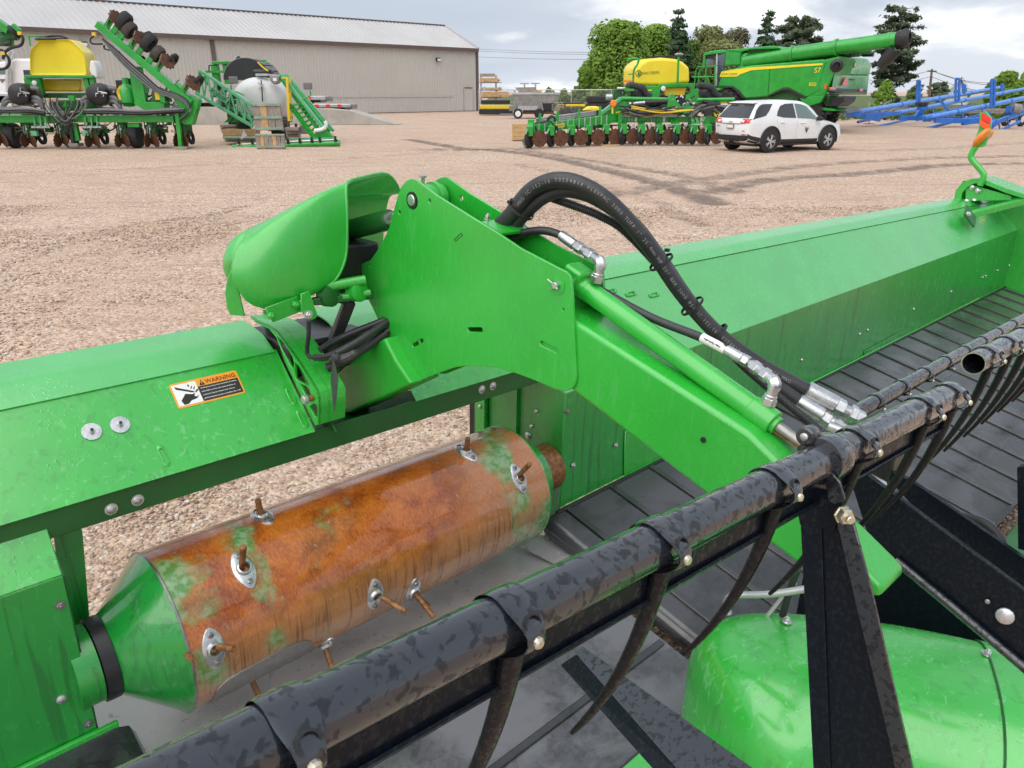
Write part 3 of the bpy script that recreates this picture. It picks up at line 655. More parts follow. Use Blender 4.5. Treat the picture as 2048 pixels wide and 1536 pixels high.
# patches, access cover and fasteners on the wing wall
def wallpt(x, y, d=-0.0635): return H(x, y, v=d)
plate('access_cover', [wallpt(*p) for p in ((1247, 955), (1249, 862), (1330, 826), (1338, 905))], [], (0, -0.004, 0), 'green_calm', HD, bev=0.003)
plate('access_cover', [wallpt(*p) for p in ((1727, 716), (1728, 702), (1806, 660), (1818, 660), (1818, 671))], [], (0, -0.004, 0), 'green_run', HD)
for x, y in ((1603, 720), (1719, 668), (1735, 660), (1827, 618), (1902, 583), (1965, 555), (1971, 552), (1995, 541), (2018, 531)): bolt(HD, wallpt(x, y, -0.062), (0, -1, 0), 0.0095, 0.008, 'zinc', 1.0, False)
MB().tube([(1.40, -0.068, -0.155), (3.4, -0.068, -0.128), (6.78, -0.068, -0.10)], 0.007, 8).build('wall_lip', 'green_calm', HD)
for x, y in ((1262, 588), (1308, 590), (1222, 583)):
    p = HP(x, y, (0, -(0.592 - 0.3), 0.255), (0, -0.06, 0.302)); d = V((0, 0.255, 0.292)).normalized(); nn = V((0, -0.292, 0.255)).normalized()
    h = slot(p, EU, d, 0.055, 0.016); c = sum(h, V()) / len(h)
    MB().grid([[c + (q - c) * 1.25 + nn * 0.003 for q in h], [c + (q - c) + nn * 0.006 for q in h], [c + (q - c) * 0.8 + nn * 0.006 for q in h], [c + (q - c) * 0.7 + nn * 0.003 for q in h]], True).build('pressed_slot', 'green_calm', HD)
# --- far end of the wing
UE = 6.80
MB().prism([(UE, -1.15, -0.42), (UE, 0.32, -0.20), (UE, 0.36, 0.58), (UE, 0.20, 0.62), (UE, -0.30, 0.62), (UE, -1.15, 0.30)], (0.02, 0, 0)).build('wing_end_sheet', 'green_calm', HD, bev=0.004)
MB().bar(H(1932, 432, u=5.9), H(2075, 395, u=6.5), 0.055, 0.045).build('end_brace', 'green_calm', HD, bev=0.004)
pb_ = H(1940, 432, u=5.85); MB().box(pb_, (0.15, 0.012, 0.13), rot=Matrix.Rotation(R(-35), 3, 'X') @ Matrix.Rotation(R(-28), 3, 'Y')).build('brace_foot', 'green_dark', HD, bev=0.004)
bolt(HD, H(1937, 428, u=5.80), (-0.4, -0.7, 0.6), 0.016, 0.012, 'zinc', 1.2)
MB().box(H(1965, 441, u=5.95) , (0.10, 0.002, 0.012)).build('paint_mark', 'yellow_paint', HD)
# end drive shield: a deep pressed cover seen end-on, open to the left
def shield():
    ue = 6.35
    c = [H(x, y, u=ue) for x, y in ((1908, 398), (1912, 380), (1925, 364), (1945, 357), (1962, 357), (1985, 366), (2015, 378), (2060, 392))]
    ins = [H(x, y, u=ue) for x, y in ((1922, 398), (1924, 386), (1934, 374), (1948, 367), (1962, 366), (1983, 374), (2012, 386), (2058, 400))]
    mb = MB(); mb.grid([[p + EU * 0.35 for p in c], c, ins, [p + EU * 0.30 for p in ins]]); s = mb.build('end_shield', 'green_calm', HD, sm=50, solid=0.004)
    q = [H(x, y, u=ue + 0.02) for x, y in ((1931, 396), (1931, 372), (1938, 368), (2022, 392), (2022, 400), (1931, 402))]
    pl = plate('shield_bracket', q, [], (0.012, 0, 0), 'green_calm', HD)
    MB().prism([H(x, y, u=ue + 0.25) for x, y in ((1915, 400), (1925, 362), (1965, 358), (2050, 396))], (0.02, 0, 0)).build('shield_back', 'green_dark', s)
    for x, y in ((1944, 375), (1956, 382)): bolt(pl, H(x, y, u=ue + 0.018), (-1, 0, 0), 0.022, 0.015, 'zinc', 0, False)
    for x, y in ((1934, 401), (1949, 400)): bolt(pl, H(x, y, u=ue - 0.1), (-0.5, -0.3, 1), 0.018, 0.012, 'zinc', 0, False)
    # marker arm, lamp and reflector
    pts = [(1960, 371), (1966, 358), (1967, 348), (1958, 336), (1946, 322), (1942, 314), (1945, 304), (1953, 292)]
    arm = MB().tube(catmull([H(x, y, u=ue - 0.02) for x, y in pts], 5), 0.023, 10).build('marker_arm', 'green_calm', HD)
    n_ = V((-0.75, -0.62, 0.25)).normalized(); r_ = EW.cross(n_).normalized(); up = n_.cross(r_)
    c0 = H(1958, 274, u=ue - 0.02)
    br = [H(x, y, u=ue - 0.02) for x, y in ((1955, 294), (1949, 282), (1958, 256), (1959, 226), (1970, 222), (1982, 236), (1980, 262), (1974, 278), (1970, 292), (1962, 295))]
    b = plate('marker_bracket', br, [], (0.03, 0, 0), 'green_calm', HD)
    def lens(cx, cy, rx, ry, uu, nm='amber_lens'):
        p = H(cx, cy, u=uu); e1 = V((0, -0.5, 0.86)); e2 = V((0, 0.86, 0.5)); mb = MB(); rows = []
        for k in range(6):
            a = k / 5 * math.pi / 2; rows.append([p + (e1 * math.cos(t) * ry + e2 * math.sin(t) * rx) * math.cos(a) + V((-1, 0, 0)) * math.sin(a) * 0.06 for t in [2 * math.pi * j / 16 for j in range(16)]])
        mb.grid(rows, True); return mb.build(nm, 'orange', b)
    lens(1963, 275, 0.032, 0.085, ue - 0.022); lens(1977, 273, 0.020, 0.055, ue + 0.06)
    MB().prism([H(x, y, u=ue - 0.04) for x, y in ((1962, 228), (1966, 225), (1982, 237), (1980, 248), (1962, 238))], (0.012, 0, 0)).build('reflector', 'reflect_red', b, label='dark red upper reflector')
    MB().prism([H(x, y, u=ue - 0.04) for x, y in ((1961, 239), (1979.5, 249), (1976, 261), (1959, 250))], (0.012, 0, 0)).build('reflector', 'reflect_orange', b, label='bright orange lower reflector')
shield()
# --- feed drum
def feed_drum():
    RD = 0.205; L0, L1 = 0.0, 1.175
    d = bpy.data.objects.new('feed_drum', None); COL.objects.link(d); d.parent = HD; d['label'] = 'rust brown feed drum with retracting fingers'
    skin = MB(); rows = []
    n = 96
    hatch_u = (0.20, 0.48)
    for u in np.linspace(L0, L1, 48):
        row = []
        for j in range(n):
            a = 2 * math.pi * j / n; row.append((u, -RD * math.sin(a), RD * math.cos(a)))
        rows.append(row)
    skin.grid(rows, True); skin.build('drum_skin', 'drum', d, sm=60)
    # end cone, rims and shaft bosses
    cone = MB(); cone.lathe([(0.205, 0.0), (0.2075, -0.001), (0.2075, 0.004), (0.205, 0.006)], (0, 0, 0), EU, 64); cone.build('end_rim', 'dull_steel', d)
    MB().lathe([(0.204, 0.0), (0.199, 0.006), (0.098, 0.118), (0.092, 0.121), (0.0, 0.121)], (0, 0, 0), -EU, 64).build('end_cone', 'drum_cone', d, sm=40)
    MB().lathe([(0.205, 0), (0.2075, 0.003), (0.2, 0.010), (0.135, 0.055), (0.125, 0.10), (0, 0.10)], (L1, 0, 0), EU, 64).build('end_disc', 'drum_cone', d)
    MB().lathe([(0.100, 0), (0.100, 0.03), (0.09, 0.034), (0.08, 0.034)], (-0.150, 0, 0), EU, 48).build('shaft_seal', 'black', d)
    MB().lathe([(0.094, 0), (0.094, 0.05), (0.08, 0.055)], (-0.203, 0, 0), EU, 48).build('shaft_housing', 'green_run', d)
    MB().lathe([(0.085, 0), (0.085, 0.168)], (L1 + 0.038, 0, 0), EU, 48).build('shaft_housing', 'finger_rust', d, label='rusty right shaft housing')
    def on(x, y):
        """where the line of sight meets the drum skin"""
        dr = HM @ ray(x, y); a = dr.y ** 2 + dr.z ** 2; b = HC.y * dr.y + HC.z * dr.z; c = HC.y ** 2 + HC.z ** 2 - RD ** 2
        disc = b * b - a * c
        if disc < 0: t = -b / a
        else: t = (-b - math.sqrt(disc)) / a
        p = HC + dr * t; nn = V((0, p.y, p.z)).normalized(); return V((p.x, nn.y * RD, nn.z * RD)), nn
    # fingers: root in the picture, tip in the picture
    fl = [((932, 905), (935, 877), 1), ((1038, 957), (1060, 925), 1), ((524, 1032), (517, 1000), 1), ((487, 1138), (489, 1093), 1), ((750, 1190), (815, 1226), 1), ((826, 1182), (872, 1243), 1), ((427, 1298), (468, 1296), 1), ((362, 1316), (378, 1316), 2), ((655, 1297), (666, 1342), 1), ((517, 1355), (517, 1391), 0), ((853, 1180), (860, 1215), 0)]
    for (rx, ry), (tx, ty), g in fl:
        p, nn = on(rx, ry)
        if g == 2: p = H(rx, ry, v=-0.16); nn = V((-0.55, -0.75, 0.05)).normalized()
        elif g == 0: nn = V((0, -0.35, -0.94)); p = V((p.x, nn.y * RD, nn.z * RD))
        # finger length along a direction leaning from the skin normal so that it points as seen
        best = None
        for ln in (0.075, 0.095, 0.06):
            for du in np.linspace(-0.6, 0.6, 13):
                for da in np.linspace(-1.2, 1.2, 25):
                    ca, sa = math.cos(da), math.sin(da); q = V((du, nn.y * ca - nn.z * sa, nn.y * sa + nn.z * ca)).normalized()
                    if q.dot(nn) < 0.35: continue
                    t = p + q * ln; w3 = HO + HM.transposed() @ t - CAMP; Z = w3.y * cp - w3.z * sp; X = 1024 + F_PX * w3.x / Z; Yp = 768 - F_PX * (w3.y * sp + w3.z * cp) / Z
                    e = (X - tx) ** 2 + (Yp - ty) ** 2 + (abs(du) * 6) ** 2 + (abs(da) * 4) ** 2
                    if best is None or e < best[0]: best = (e, q, ln)
        q, ln = best[1], best[2]
        f = MB().cyl(p - nn * 0.03, p + q * ln, 0.0082, 12).build('finger', 'finger_rust', d, bev=0.0015)
        if g:
            side = EU; along = nn.cross(EU).normalized() if g == 1 else nn.cross(EU).normalized()
            # lens-shaped guard with a raised eye and two screws
            rows = []
            for sc, h in ((1.0, -0.002), (1.0, 0.003), (0.93, 0.0045), (0.48, 0.0055), (0.42, 0.012), (0.33, 0.0135), (0.28, 0.006)):
                ring = []
                for j in range(28):
                    a = 2 * math.pi * j / 28
                    rx_ = 0.026 + (0.0 if sc > 0.6 else 0.006); ry_ = 0.052
                    cx = math.cos(a); sx = math.sin(a)
                    if sc > 0.6: x = cx * rx_ * (1 - 0.25 * sx * sx) * sc; y = sx * ry_ * sc
                    else: x = cx * 0.040 * sc; y = sx * 0.040 * sc
                    drop = (y * y / (2 * RD)) if g == 1 else 0
                    ring.append(p + side * x + along * y + nn * (h - drop))
                rows.append(ring)
            gd = MB().grid(rows, True).build('finger_guard', 'zinc', d, sm=40)
            for sgn in (-1, 1):
                yy = 0.036 * sgn; b = p + along * yy + nn * (0.004 - (yy * yy / (2 * RD) if g == 1 else 0)); mb = MB(); mb.lathe([(0.0068, 0), (0.0068, 0.005), (0.005, 0.006), (0.003, 0.006), (0.003, 0.003)], b, nn, 12); mb.build('screw', 'dull_steel', gd)
    # curved inspection hatch low on the front
    rows = []
    for x, y in ((424, 1398), (432, 1380), (452, 1360), (480, 1343), (508, 1328), (536, 1312), (562, 1298), (588, 1286), (608, 1280), (621, 1281), (629, 1290)):
        p, nn = on(x, y); a0 = math.atan2(p.y, p.z); u = p.x; row = []
        for k in range(7):
            a = lerp(a0, -R(165), k / 6); row.append((u, (RD + 0.0035) * math.sin(a), (RD + 0.0035) * math.cos(a)))
        rows.append(row)
    MB().grid(rows).build('inspection_hatch', 'dull_steel', d, solid=0.004)
feed_drum()
# --- floor pan under the drum, transition panel, feed belt
K = 0.22
def deck(u, v, dw=0.0): return V((u, v, -0.152 + 0.05 * max(0.0, wq(u)) + K * (v + 0.06) + dw))
rows = []
for k in range(15):
    t = k / 14; a = R(150 - 95 * t) ; rows.append([(u, -0.02 - 0.26 * math.cos(a + math.pi / 2) * 1.0, 0.02 - 0.285 * math.sin(a)) for u in (-0.19, 1.30)])
pan_rows = [[(u, v, w) for u in (-0.185, 1.335)] for v, w in ((0.42, -0.18), (0.30, -0.235), (0.15, -0.262), (0.0, -0.27), (-0.15, -0.262), (-0.26, -0.25), (-0.36, -0.262))]
MB().grid(pan_rows).build('floor_pan', 'pan', HD, sm=60, solid=0.003, label='bare grey steel pan under the feed drum')
MB().prism([(1.20, -0.05, -0.245), (1.34, -0.05, -0.245), (1.34, -0.33, -0.25), (1.23, -0.33, -0.25)], (0, 0, 0.004)).build('transition_plate', 'pan', HD)
fb = MB().grid([[(u, v, w) for u in (-0.16, 1.22)] for v, w in ((-0.34, -0.295), (-0.345, -0.262), (-0.37, -0.249), (-0.42, -0.252), (-1.25, -0.40), (-1.29, -0.43))]).build('feed_belt', 'feed_belt', HD, sm=40, solid=0.006, label='grey central feed belt in front of the drum')
for v in (-0.46, -0.66, -0.86, -1.06): MB().box((0.53, v, -0.259 + 0.178 * (v + 0.42) + 0.008), (1.36, 0.022, 0.012), rot=Matrix.Rotation(0.176, 3, 'X')).build('belt_slat', 'belt_slat', fb, bev=0.003)
# right-hand draper: belt over rollers with cleats
rows = []
for ang in (-90, -45, 0, 45, 90):   # wrap over the inner roller
    a = R(ang); rows.append([deck(1.325 - 0.035 * math.cos(a), v, -0.035 + 0.035 * math.sin(a)) for v in (-0.075, -0.5, -1.12)])
rows.append([deck(6.78, v) for v in (-0.075, -0.5, -1.12)])
db = MB().grid(rows).build('draper_belt', 'belt', HD, sm=50, solid=0.005, label='black ribbed draper belt of the right wing')
u = 1.40
while u < 6.75:
    a, b = deck(u, -0.085, 0.006), deck(u, -1.11, 0.006)
    MB().bar(a, b, 0.026, 0.018).build('belt_cleat', 'belt_slat', db, bev=0.003)
    u += 0.252
for s in range(6):
    u0 = 1.53 + s * 0.9; MB().bar(deck(u0, -0.46, 0.0045), deck(u0 + 0.75, -0.46, 0.0045), 0.006, 0.002).build('belt_seam', 'belt_slat', db)
MB().cyl(deck(1.325, -0.07, -0.036), deck(1.325, -1.12, -0.036), 0.030, 20).build('belt_roller', 'dull_steel', HD)
MB().bar((1.35, -0.078, -0.160), (6.78, -0.078, -0.108), 0.016, 0.03).build('belt_edge_guard', 'black', HD, bev=0.003)
# left-hand draper end
rows = []
for ang in (90, 45, 0, -45, -90):
    a = R(ang); rows.append([deck(-0.15 + 0.035 * math.cos(a), v, -0.03 + 0.035 * math.sin(a)) for v in (-0.075, -0.6, -1.12)])
MB().grid([[deck(-1.6, v, 0.005) for v in (-0.075, -0.6, -1.12)]] + rows).build('draper_belt', 'belt', HD, sm=50, solid=0.005, label='end of the black left draper belt')
MB().bar(deck(-0.62, -0.07, 0.012), deck(-0.14, -0.07, 0.012), 0.012, 0.02).build('belt_edge_guard', 'green_calm', HD, bev=0.003)
MB().bar((-0.6, -1.22, -0.42), (6.8, -1.22, -0.42), 0.12, 0.05).build('cutter_bar', 'green_dark', HD, bev=0.004)
# ------------------------------------------------------------------ reel lift bracket, arm, hoses, reel
UA, UB = 0.700, 0.800
def z6(x, y): return (700 + x / 3.2, 320 + y / 3.2)
def onA(x, y, u=UA): return H(x, y, u=u)
OUT = [(350, 140), (370, 126), (395, 120), (420, 126), (440, 140), (560, 230), (680, 305), (800, 380), (950, 470), (1100, 570), (1220, 632), (1330, 690), (1385, 716), (1408, 745), (1415, 775), (1425, 900), (1437, 1150), (1450, 1380), (1440, 1440), (1415, 1468), (1380, 1480), (1320, 1470),
       (1180, 1410), (1090, 1375), (1000, 1345), (930, 1328), (860, 1320), (740, 1318), (680, 1326), (620, 1345), (500, 1390), (430, 1420), (395, 1420), (370, 1410), (345, 1380), (225, 1120), (150, 960), (70, 800), (66, 740), (75, 665), (130, 640), (200, 540), (250, 430), (290, 280), (320, 180)]
outl = [onA(*z6(*p)) for p in OUT]
hl = []
def ang(p, q): d = V(q) - V(p); return d.normalized()
for a, b, w_ in (((752, 1085), (848, 1087), 0.011), ((398, 1190), (468, 1150), 0.010), ((1215, 1168), (1335, 1228), 0.011)):
    A, B = onA(*z6(*a)), onA(*z6(*b)); d = (B - A).normalized(); hl.append(slot((A + B) / 2, d, EU.cross(d), (B - A).length, w_))
for c, r in (((400, 260), 0.021), ((509, 262), 0.0055), ((318, 335), 0.0055), ((127, 677), 0.004), ((1365, 958), 0.003), ((220, 1030), 0.0022)): hl.append(circ(onA(*z6(*c)), EV, EW, r))
plate('lift_bracket_plate', outl, hl, (0.007, 0, 0), 'green_calm', HD, label='large near side plate of the reel lift bracket')
rp = [V((UB, p.y, p.z)) for p in outl]
plate('lift_bracket_plate', rp, [circ(V((UB, *onA(*z6(509, 262)).yz)), EV, EW, 0.006)], (0.007, 0, 0), 'green_calm', HD, label='far side plate of the reel lift bracket')
# etched part mark
mk = [onA(*z6(*p)) for p in ((668, 508), (712, 468), (722, 480), (676, 519))]
for i in range(4): MB().bar(mk[i] - EU * 0.0006, mk[(i + 1) % 4] - EU * 0.0006, 0.0009, 0.0009, EU).build('etched_line', 'black', HD)
pv = onA(*z6(395, 258))
MB().cyl(pv - EU * 0.004, pv + EU * 0.12, 0.0145, 24).build('pivot_pin', 'chrome', HD, bev=0.002)
MB().lathe([(0.0155, 0), (0.0155, 0.002), (0.021, 0.002), (0.021, 0)], pv - EU * 0.0012, EU, 24, closed=True).build('pivot_bush', 'black', HD)
MB().cyl(pv + EU * 0.012, pv + EU * 0.092, 0.036, 32).build('pivot_tube', 'green_calm', HD, bev=0.003)
MB().lathe([(0.042, 0), (0.042, 0.012), (0.036, 0.014)], pv + EU * 0.062, EU, 32).build('pivot_collar', 'green_calm', HD)
MB().lathe([(0.005, 0), (0.005, 0.02), (0.009, 0.021), (0.009, 0.026), (0.004, 0.028)], pv + EU * 0.035 + EW * 0.033, (0, -0.1, 1), 12).build('grease_nipple', 'zinc', HD)
# cross web closing the bracket (front top edge) and gland
web = [onA(*z6(*p)) for p in ((820, 395), (950, 472))]
MB().prism([web[0] + EU * 0.01, web[1] + EU * 0.01, web[1] + EU * 0.0995, web[0] + EU * 0.0995], (0, 0.002, -0.006)).build('bracket_web', 'green_calm', HD)
bolt(HD, onA(*z6(812, 392)) + EU * 0.03, (0, -0.3, 1), 0.006, 0.012, 'zinc', 1.2)
MB().box((0.755, -0.30, 0.80), (0.085, 0.006, 0.20), rot=Matrix.Rotation(R(35), 3, 'X')).build('bracket_web', 'green_dark', HD)
# clevis pin with split pin
cpn = onA(*z6(1330, 800))
MB().lathe([(0.020, 0.0), (0.020, 0.0016), (0.0085, 0.002)], cpn, -EU, 28).build('pin_boss', 'green_calm', HD)
pn = MB().cyl(cpn + EU * 0.09, cpn - EU * 0.012, 0.0075, 16).build('clevis_pin', 'zinc', HD, bev=0.0015)
MB().tube([onA(*z6(1283, 760)) - EU * 0.009, cpn - EU * 0.009, onA(*z6(1350, 822)) - EU * 0.011], 0.0016, 6).tube([onA(*z6(1295, 835)) - EU * 0.006, cpn - EU * 0.008 + EW * 0.004, onA(*z6(1345, 815)) - EU * 0.008], 0.0014, 6).build('split_pin', 'zinc', pn)
# side pivot on the left edge of the plate with a zinc pin
sp_ = onA(*z6(60, 735))
MB().cyl(sp_ - EU * 0.030 + EV * 0.012, sp_ + EU * 0.06 + EV * 0.012, 0.024, 24).build('side_pivot', 'green_calm', HD, bev=0.004)
MB().cyl(sp_ - EU * 0.075 + EV * 0.012, sp_ - EU * 0.02 + EV * 0.012, 0.0105, 16).cyl(sp_ - EU * 0.062 + EV * 0.012 + EW * 0.015, sp_ - EU * 0.062 + EV * 0.012 - EW * 0.024, 0.004, 8).build('side_pin', 'zinc', HD, bev=0.001)
# the arm itself
def arm_ring(v, top, bot): return [V((UA + 0.006, v, top)), V((UB - 0.001, v, top)), V((UB - 0.001, v, bot)), V((UA + 0.006, v, bot))]
TOPL, BOTL = (lambda v: 0.806 + 0.27 * (v + 0.72)), (lambda v: 0.657 + 0.315 * (v + 0.702))
MB().loft([arm_ring(v, TOPL(v), BOTL(v)) for v in (-0.50, -0.9, -1.10)] + [arm_ring(-1.20, 0.648, 0.502), arm_ring(-1.28, 0.570, 0.478), arm_ring(-1.368, 0.520, 0.500)]).build('reel_arm', 'green_calm', HD, bev=0.009, seg=3, label='green box-section reel support arm reaching forward')
bolt_h = onA(1406, 880, UA + 0.004); MB().cyl(bolt_h - EU * 0.0012, bolt_h + EU * 0.004, 0.0055, 14).build('arm_hole', 'black', HD)
leg = [onA(*p, u=0.662) for p in ((672, 748), (700, 722), (768, 676), (790, 720), (822, 768), (700, 826), (678, 828))]
MB().prism(leg, (0.10, 0, 0)).build('arm_root', 'green_matte', HD, bev=0.007, seg=3)
foot = [onA(*p, u=UA + 0.006) for p in ((835, 760), (870, 770), (960, 735), (1040, 742), (1035, 765), (845, 800))]
# rust-worn wear strip on top of the arm
va = [(-1.06, 0), (-1.20, 0)]
MB().prism([V((UB - 0.040, v, TOPL(v) + 0.0012)) for v in (-0.93,)] + [V((UB - 0.046, -1.03, TOPL(-1.03) + 0.0012)), V((UB - 0.05, -1.22, TOPL(-1.22) + 0.0012)), V((UB - 0.006, -1.22, TOPL(-1.22) + 0.0012)), V((UB - 0.006, -0.93, TOPL(-0.93) + 0.0012))], (0, 0, 0.0006)).build('wear_strip', 'finger_rust', HD)
# fore-aft cylinder lying on the arm
c0, c1 = H(1176, 582, u=0.765), H(1548, 848, u=0.765); dcy = (c1 - c0).normalized()
MB().tube([c0 - dcy * 0.05, c0], 0.0235, 28).tube([c0 - dcy * 0.02, c1], 0.0225, 28).lathe([(0.0225, -0.052), (0.0245, -0.050), (0.0245, -0.001), (0.0225, 0), (0.017, 0.0005), (0.017, 0.008), (0.012, 0.009)], c1, dcy, 28).build('reel_cylinder', 'green_calm', HD, bev=0.001)
rod = MB().cyl(c1, c1 + dcy * 0.11, 0.0105, 20).build('cylinder_rod', 'dull_steel', HD)
MB().box(c0 - dcy * 0.035 + EW * 0.012, (0.05, 0.05, 0.05), rot=Matrix.Rotation(R(20), 3, 'X')).build('cylinder_lug', 'green_calm', HD, bev=0.008, seg=3)
def elbow(name, p_hose, p_corner, p_base, r=0.0125):
    """zinc elbow: hose end -> corner -> base nut"""
    p_hose, p_corner, p_base = V(p_hose), V(p_corner), V(p_base); mb = MB(); d1 = (p_corner - p_hose); d2 = (p_base - p_corner)
    hexfit(mb, p_hose, p_corner, [(0.0, 0.12, r * 0.72, 16), (0.10, 0.34, r * 1.08, 6), (0.32, 0.52, r * 0.88, 18), (0.50, 0.72, r * 1.12, 6), (0.7, 0.95, r * 0.9, 18)])
    mb.tube(catmull([p_corner - d1.normalized() * r * 1.0, p_corner - d1.normalized() * r * 0.35 + d2.normalized() * r * 0.12, p_corner + d2.normalized() * r * 0.5, p_corner + d2.normalized() * r * 1.1], 4), r * 1.02, 10)
    hexfit(mb, p_corner, p_base, [(0.25, 0.6, r * 0.85, 16), (0.52, 0.68, r * 1.05, 18), (0.64, 0.97, r * 1.2, 6)])
    return mb.build(name, 'zinc', HD, sm=30)
e1h, e1c, e1b = H(1148, 488, u=0.80), H(1203, 524, u=0.77), H(1191, 566, u=0.765)
elbow('hose_elbow', e1h, e1c, e1b, 0.0120)
e2h, e2c, e2b = H(1500, 727, u=0.80), H(1552, 765, u=0.775), H(1534, 812, u=0.768)
elbow('hose_elbow', e2h, e2c, e2b, 0.0115)
def hose_path(pts, n=8): return catmull([H(x, y, u=u) for x, y, u in pts], n)
def hose(pts, r, name='hydraulic_hose', mat='hose', n=14, **k):
    p = hose_path(pts); MB().tube(p, r, n).build(name, mat, HD, sm=60, **k); return p
hA = hose([(960, 495, 0.745), (985, 466, 0.755), (1022, 428, 0.765), (1062, 380, 0.78), (1112, 360, 0.80), (1168, 371, 0.83), (1228, 412, 0.87), (1298, 492, 0.93), (1362, 585, 0.99), (1432, 664, 1.05), (1515, 727, 1.10), (1615, 782, 1.16)], 0.0178, label='thick front hydraulic hose arching over the arm')
hB = hose([(985, 505, 0.765), (1010, 476, 0.775), (1044, 432, 0.79), (1088, 393, 0.81), (1132, 380, 0.835), (1190, 395, 0.87), (1262, 445, 0.92), (1318, 515, 0.97), (1376, 600, 1.02), (1438, 672, 1.07), (1510, 742, 1.08), (1602, 806, 1.13)], 0.0170, label='thick rear hydraulic hose arching over the arm')
hC = hose([(1075, 382, 0.83), (1105, 396, 0.84), (1150, 412, 0.86), (1200, 432, 0.89), (1250, 463, 0.93), (1330, 548, 0.98), (1420, 655, 1.045), (1480, 725, 1.06), (1560, 795, 1.08), (1640, 862, 1.10)], 0.0085, 'cable_conduit', label='thin corrugated cable conduit beside the hoses')
# corrugation rings on the conduit
mb = MB(); acc = 0.0
for i in range(len(hC) - 1):
    seg = (hC[i + 1] - hC[i]); L_ = seg.length; t = 0.0
    while acc < L_:
        p = hC[i] + seg * (acc / L_); mb.lathe([(0.0083, -0.0016), (0.0102, -0.0008), (0.0102, 0.0008), (0.0083, 0.0016)], p, seg, 10); acc += 0.0052
    acc -= L_
mb.build('conduit_ribs', 'black_plastic', HD, kind='stuff')
hose([(1008, 482, 0.765), (1040, 468, 0.775), (1080, 461, 0.785), (1115, 468, 0.795), (1150, 490, 0.80)], 0.0092, label='short hose to the rear elbow')
MB().lathe([(0.0112, 0), (0.0118, 0.002), (0.0118, 0.040), (0.0112, 0.042)], H(1122, 470, u=0.797), H(1152, 492, u=0.80) - H(1122, 470, u=0.797), 18).build('hose_ferrule', 'zinc', HD)
hD = hose([(1060, 515, 0.775), (1140, 552, 0.785), (1200, 580, 0.79), (1300, 634, 0.795), (1400, 674, 0.80), (1470, 708, 0.80)], 0.0088, label='thin hose running down along the cylinder')
a, b = H(1404, 675, u=0.80), H(1452, 700, u=0.80); lb = MB().cyl(a, b, 0.0094, 18).build('hose_label', 'decal_white', HD)
mid = (a + b) / 2; dd = (a - b).normalized(); vn = (HC - mid).normalized(); vn = (vn - dd * vn.dot(dd)).normalized()
text('label_print', 'Atlas Hydraulics', 0.008, 'ink', lb, mid + vn * 0.0098, dd, vn.cross(dd), 0.038)
mb = MB(); hexfit(mb, H(1452, 700, u=0.80), H(1502, 728, u=0.80), [(0.0, 0.66, 0.0108, 24), (0.66, 0.90, 0.0115, 6), (0.88, 1.0, 0.0065, 14)]); mb.build('hose_ferrule', 'zinc', HD)
# printing along the thick hose
def hose_print(path, s, r, size, t0, step):
    cum = [0]
    for i in range(len(path) - 1): cum.append(cum[-1] + (path[i + 1] - path[i]).length)
    mb_v, mb_f = [], []
    d = t0
    for ch in s:
        if ch != ' ':
            i = max(k for k in range(len(cum)) if cum[k] <= d); i = min(i, len(path) - 2); tt = (d - cum[i]) / max(1e-6, cum[i + 1] - cum[i])
            p = path[i].lerp(path[i + 1], tt); dr = (path[i + 1] - path[i]).normalized(); vn = (HC - p).normalized(); vn = (vn - dr * vn.dot(dr)).normalized()
            up = vn.cross(dr); me = text_mesh(ch, size); n0 = len(mb_v)
            for v in me.vertices:
                lift = math.sqrt(max(0, r * r - (v.co.y) ** 2))
                mb_v.append(p + dr * v.co.x + up * v.co.y + vn * (lift + 0.0006))
            mb_f += [tuple(i2 + n0 for i2 in pl.vertices) for pl in me.polygons]; bpy.data.meshes.remove(me)
        d += step
    m = MB(); m.v = mb_v; m.f = mb_f; m.build('hose_print', 'print_grey', HD, sm=0, kind='stuff')
hose_print(hA, 'MXG IC-152-16 T0254814 FLEXPAC 3000 TUFF 1" 25.4mm WP 207 BAR 3000 PSI IC-152-16 T0254814 FLEXPAC 3000 MXG', 0.0178, 0.011, 0.16, 0.0078)
# cable ties
def tie(p, d, r, head):
    d = V(d).normalized(); t = MB().lathe([(r, -0.003), (r + 0.0018, -0.003), (r + 0.0018, 0.003), (r, 0.003)], p, d, 20, closed=True)
    t.box(V(p) + V(head).normalized() * (r + 0.003), (0.009, 0.009, 0.007)); t.build('cable_tie', 'black_plastic', HD)
for (i, hh) in ((18, (-1, 0.2, 0.6)), (58, (0.6, 0, 0.8)), (66, (-0.8, -0.3, -0.2)), (72, (0.8, 0, 0.4))):
    p = hA[i].lerp(hB[min(i, len(hB) - 1)], 0.45); tie(p, hA[i + 1] - hA[i], 0.032 if i < 40 else 0.028, hh)
# big hose ends
def big_end(p, q, r):
    mb = MB(); hexfit(mb, p, q, [(0.0, 0.52, r * 1.32, 28), (0.52, 0.68, r * 1.28, 6), (0.66, 0.80, r * 0.85, 18), (0.78, 0.90, r * 1.30, 6), (0.88, 1.03, r * 1.1, 6)])
    return mb.build('hose_fitting', 'zinc', HD, sm=30)
big_end(H(1612, 780, u=1.155), H(1722, 838, u=1.215), 0.0170); big_end(H(1595, 802, u=1.125), H(1690, 860, u=1.165), 0.0140)
MB().cyl(H(1655, 852, u=1.13), H(1725, 880, u=1.16), 0.012, 14).cyl(H(1668, 845, u=1.14), H(1690, 856, u=1.15), 0.009, 6).build('coupling', 'zinc', HD)
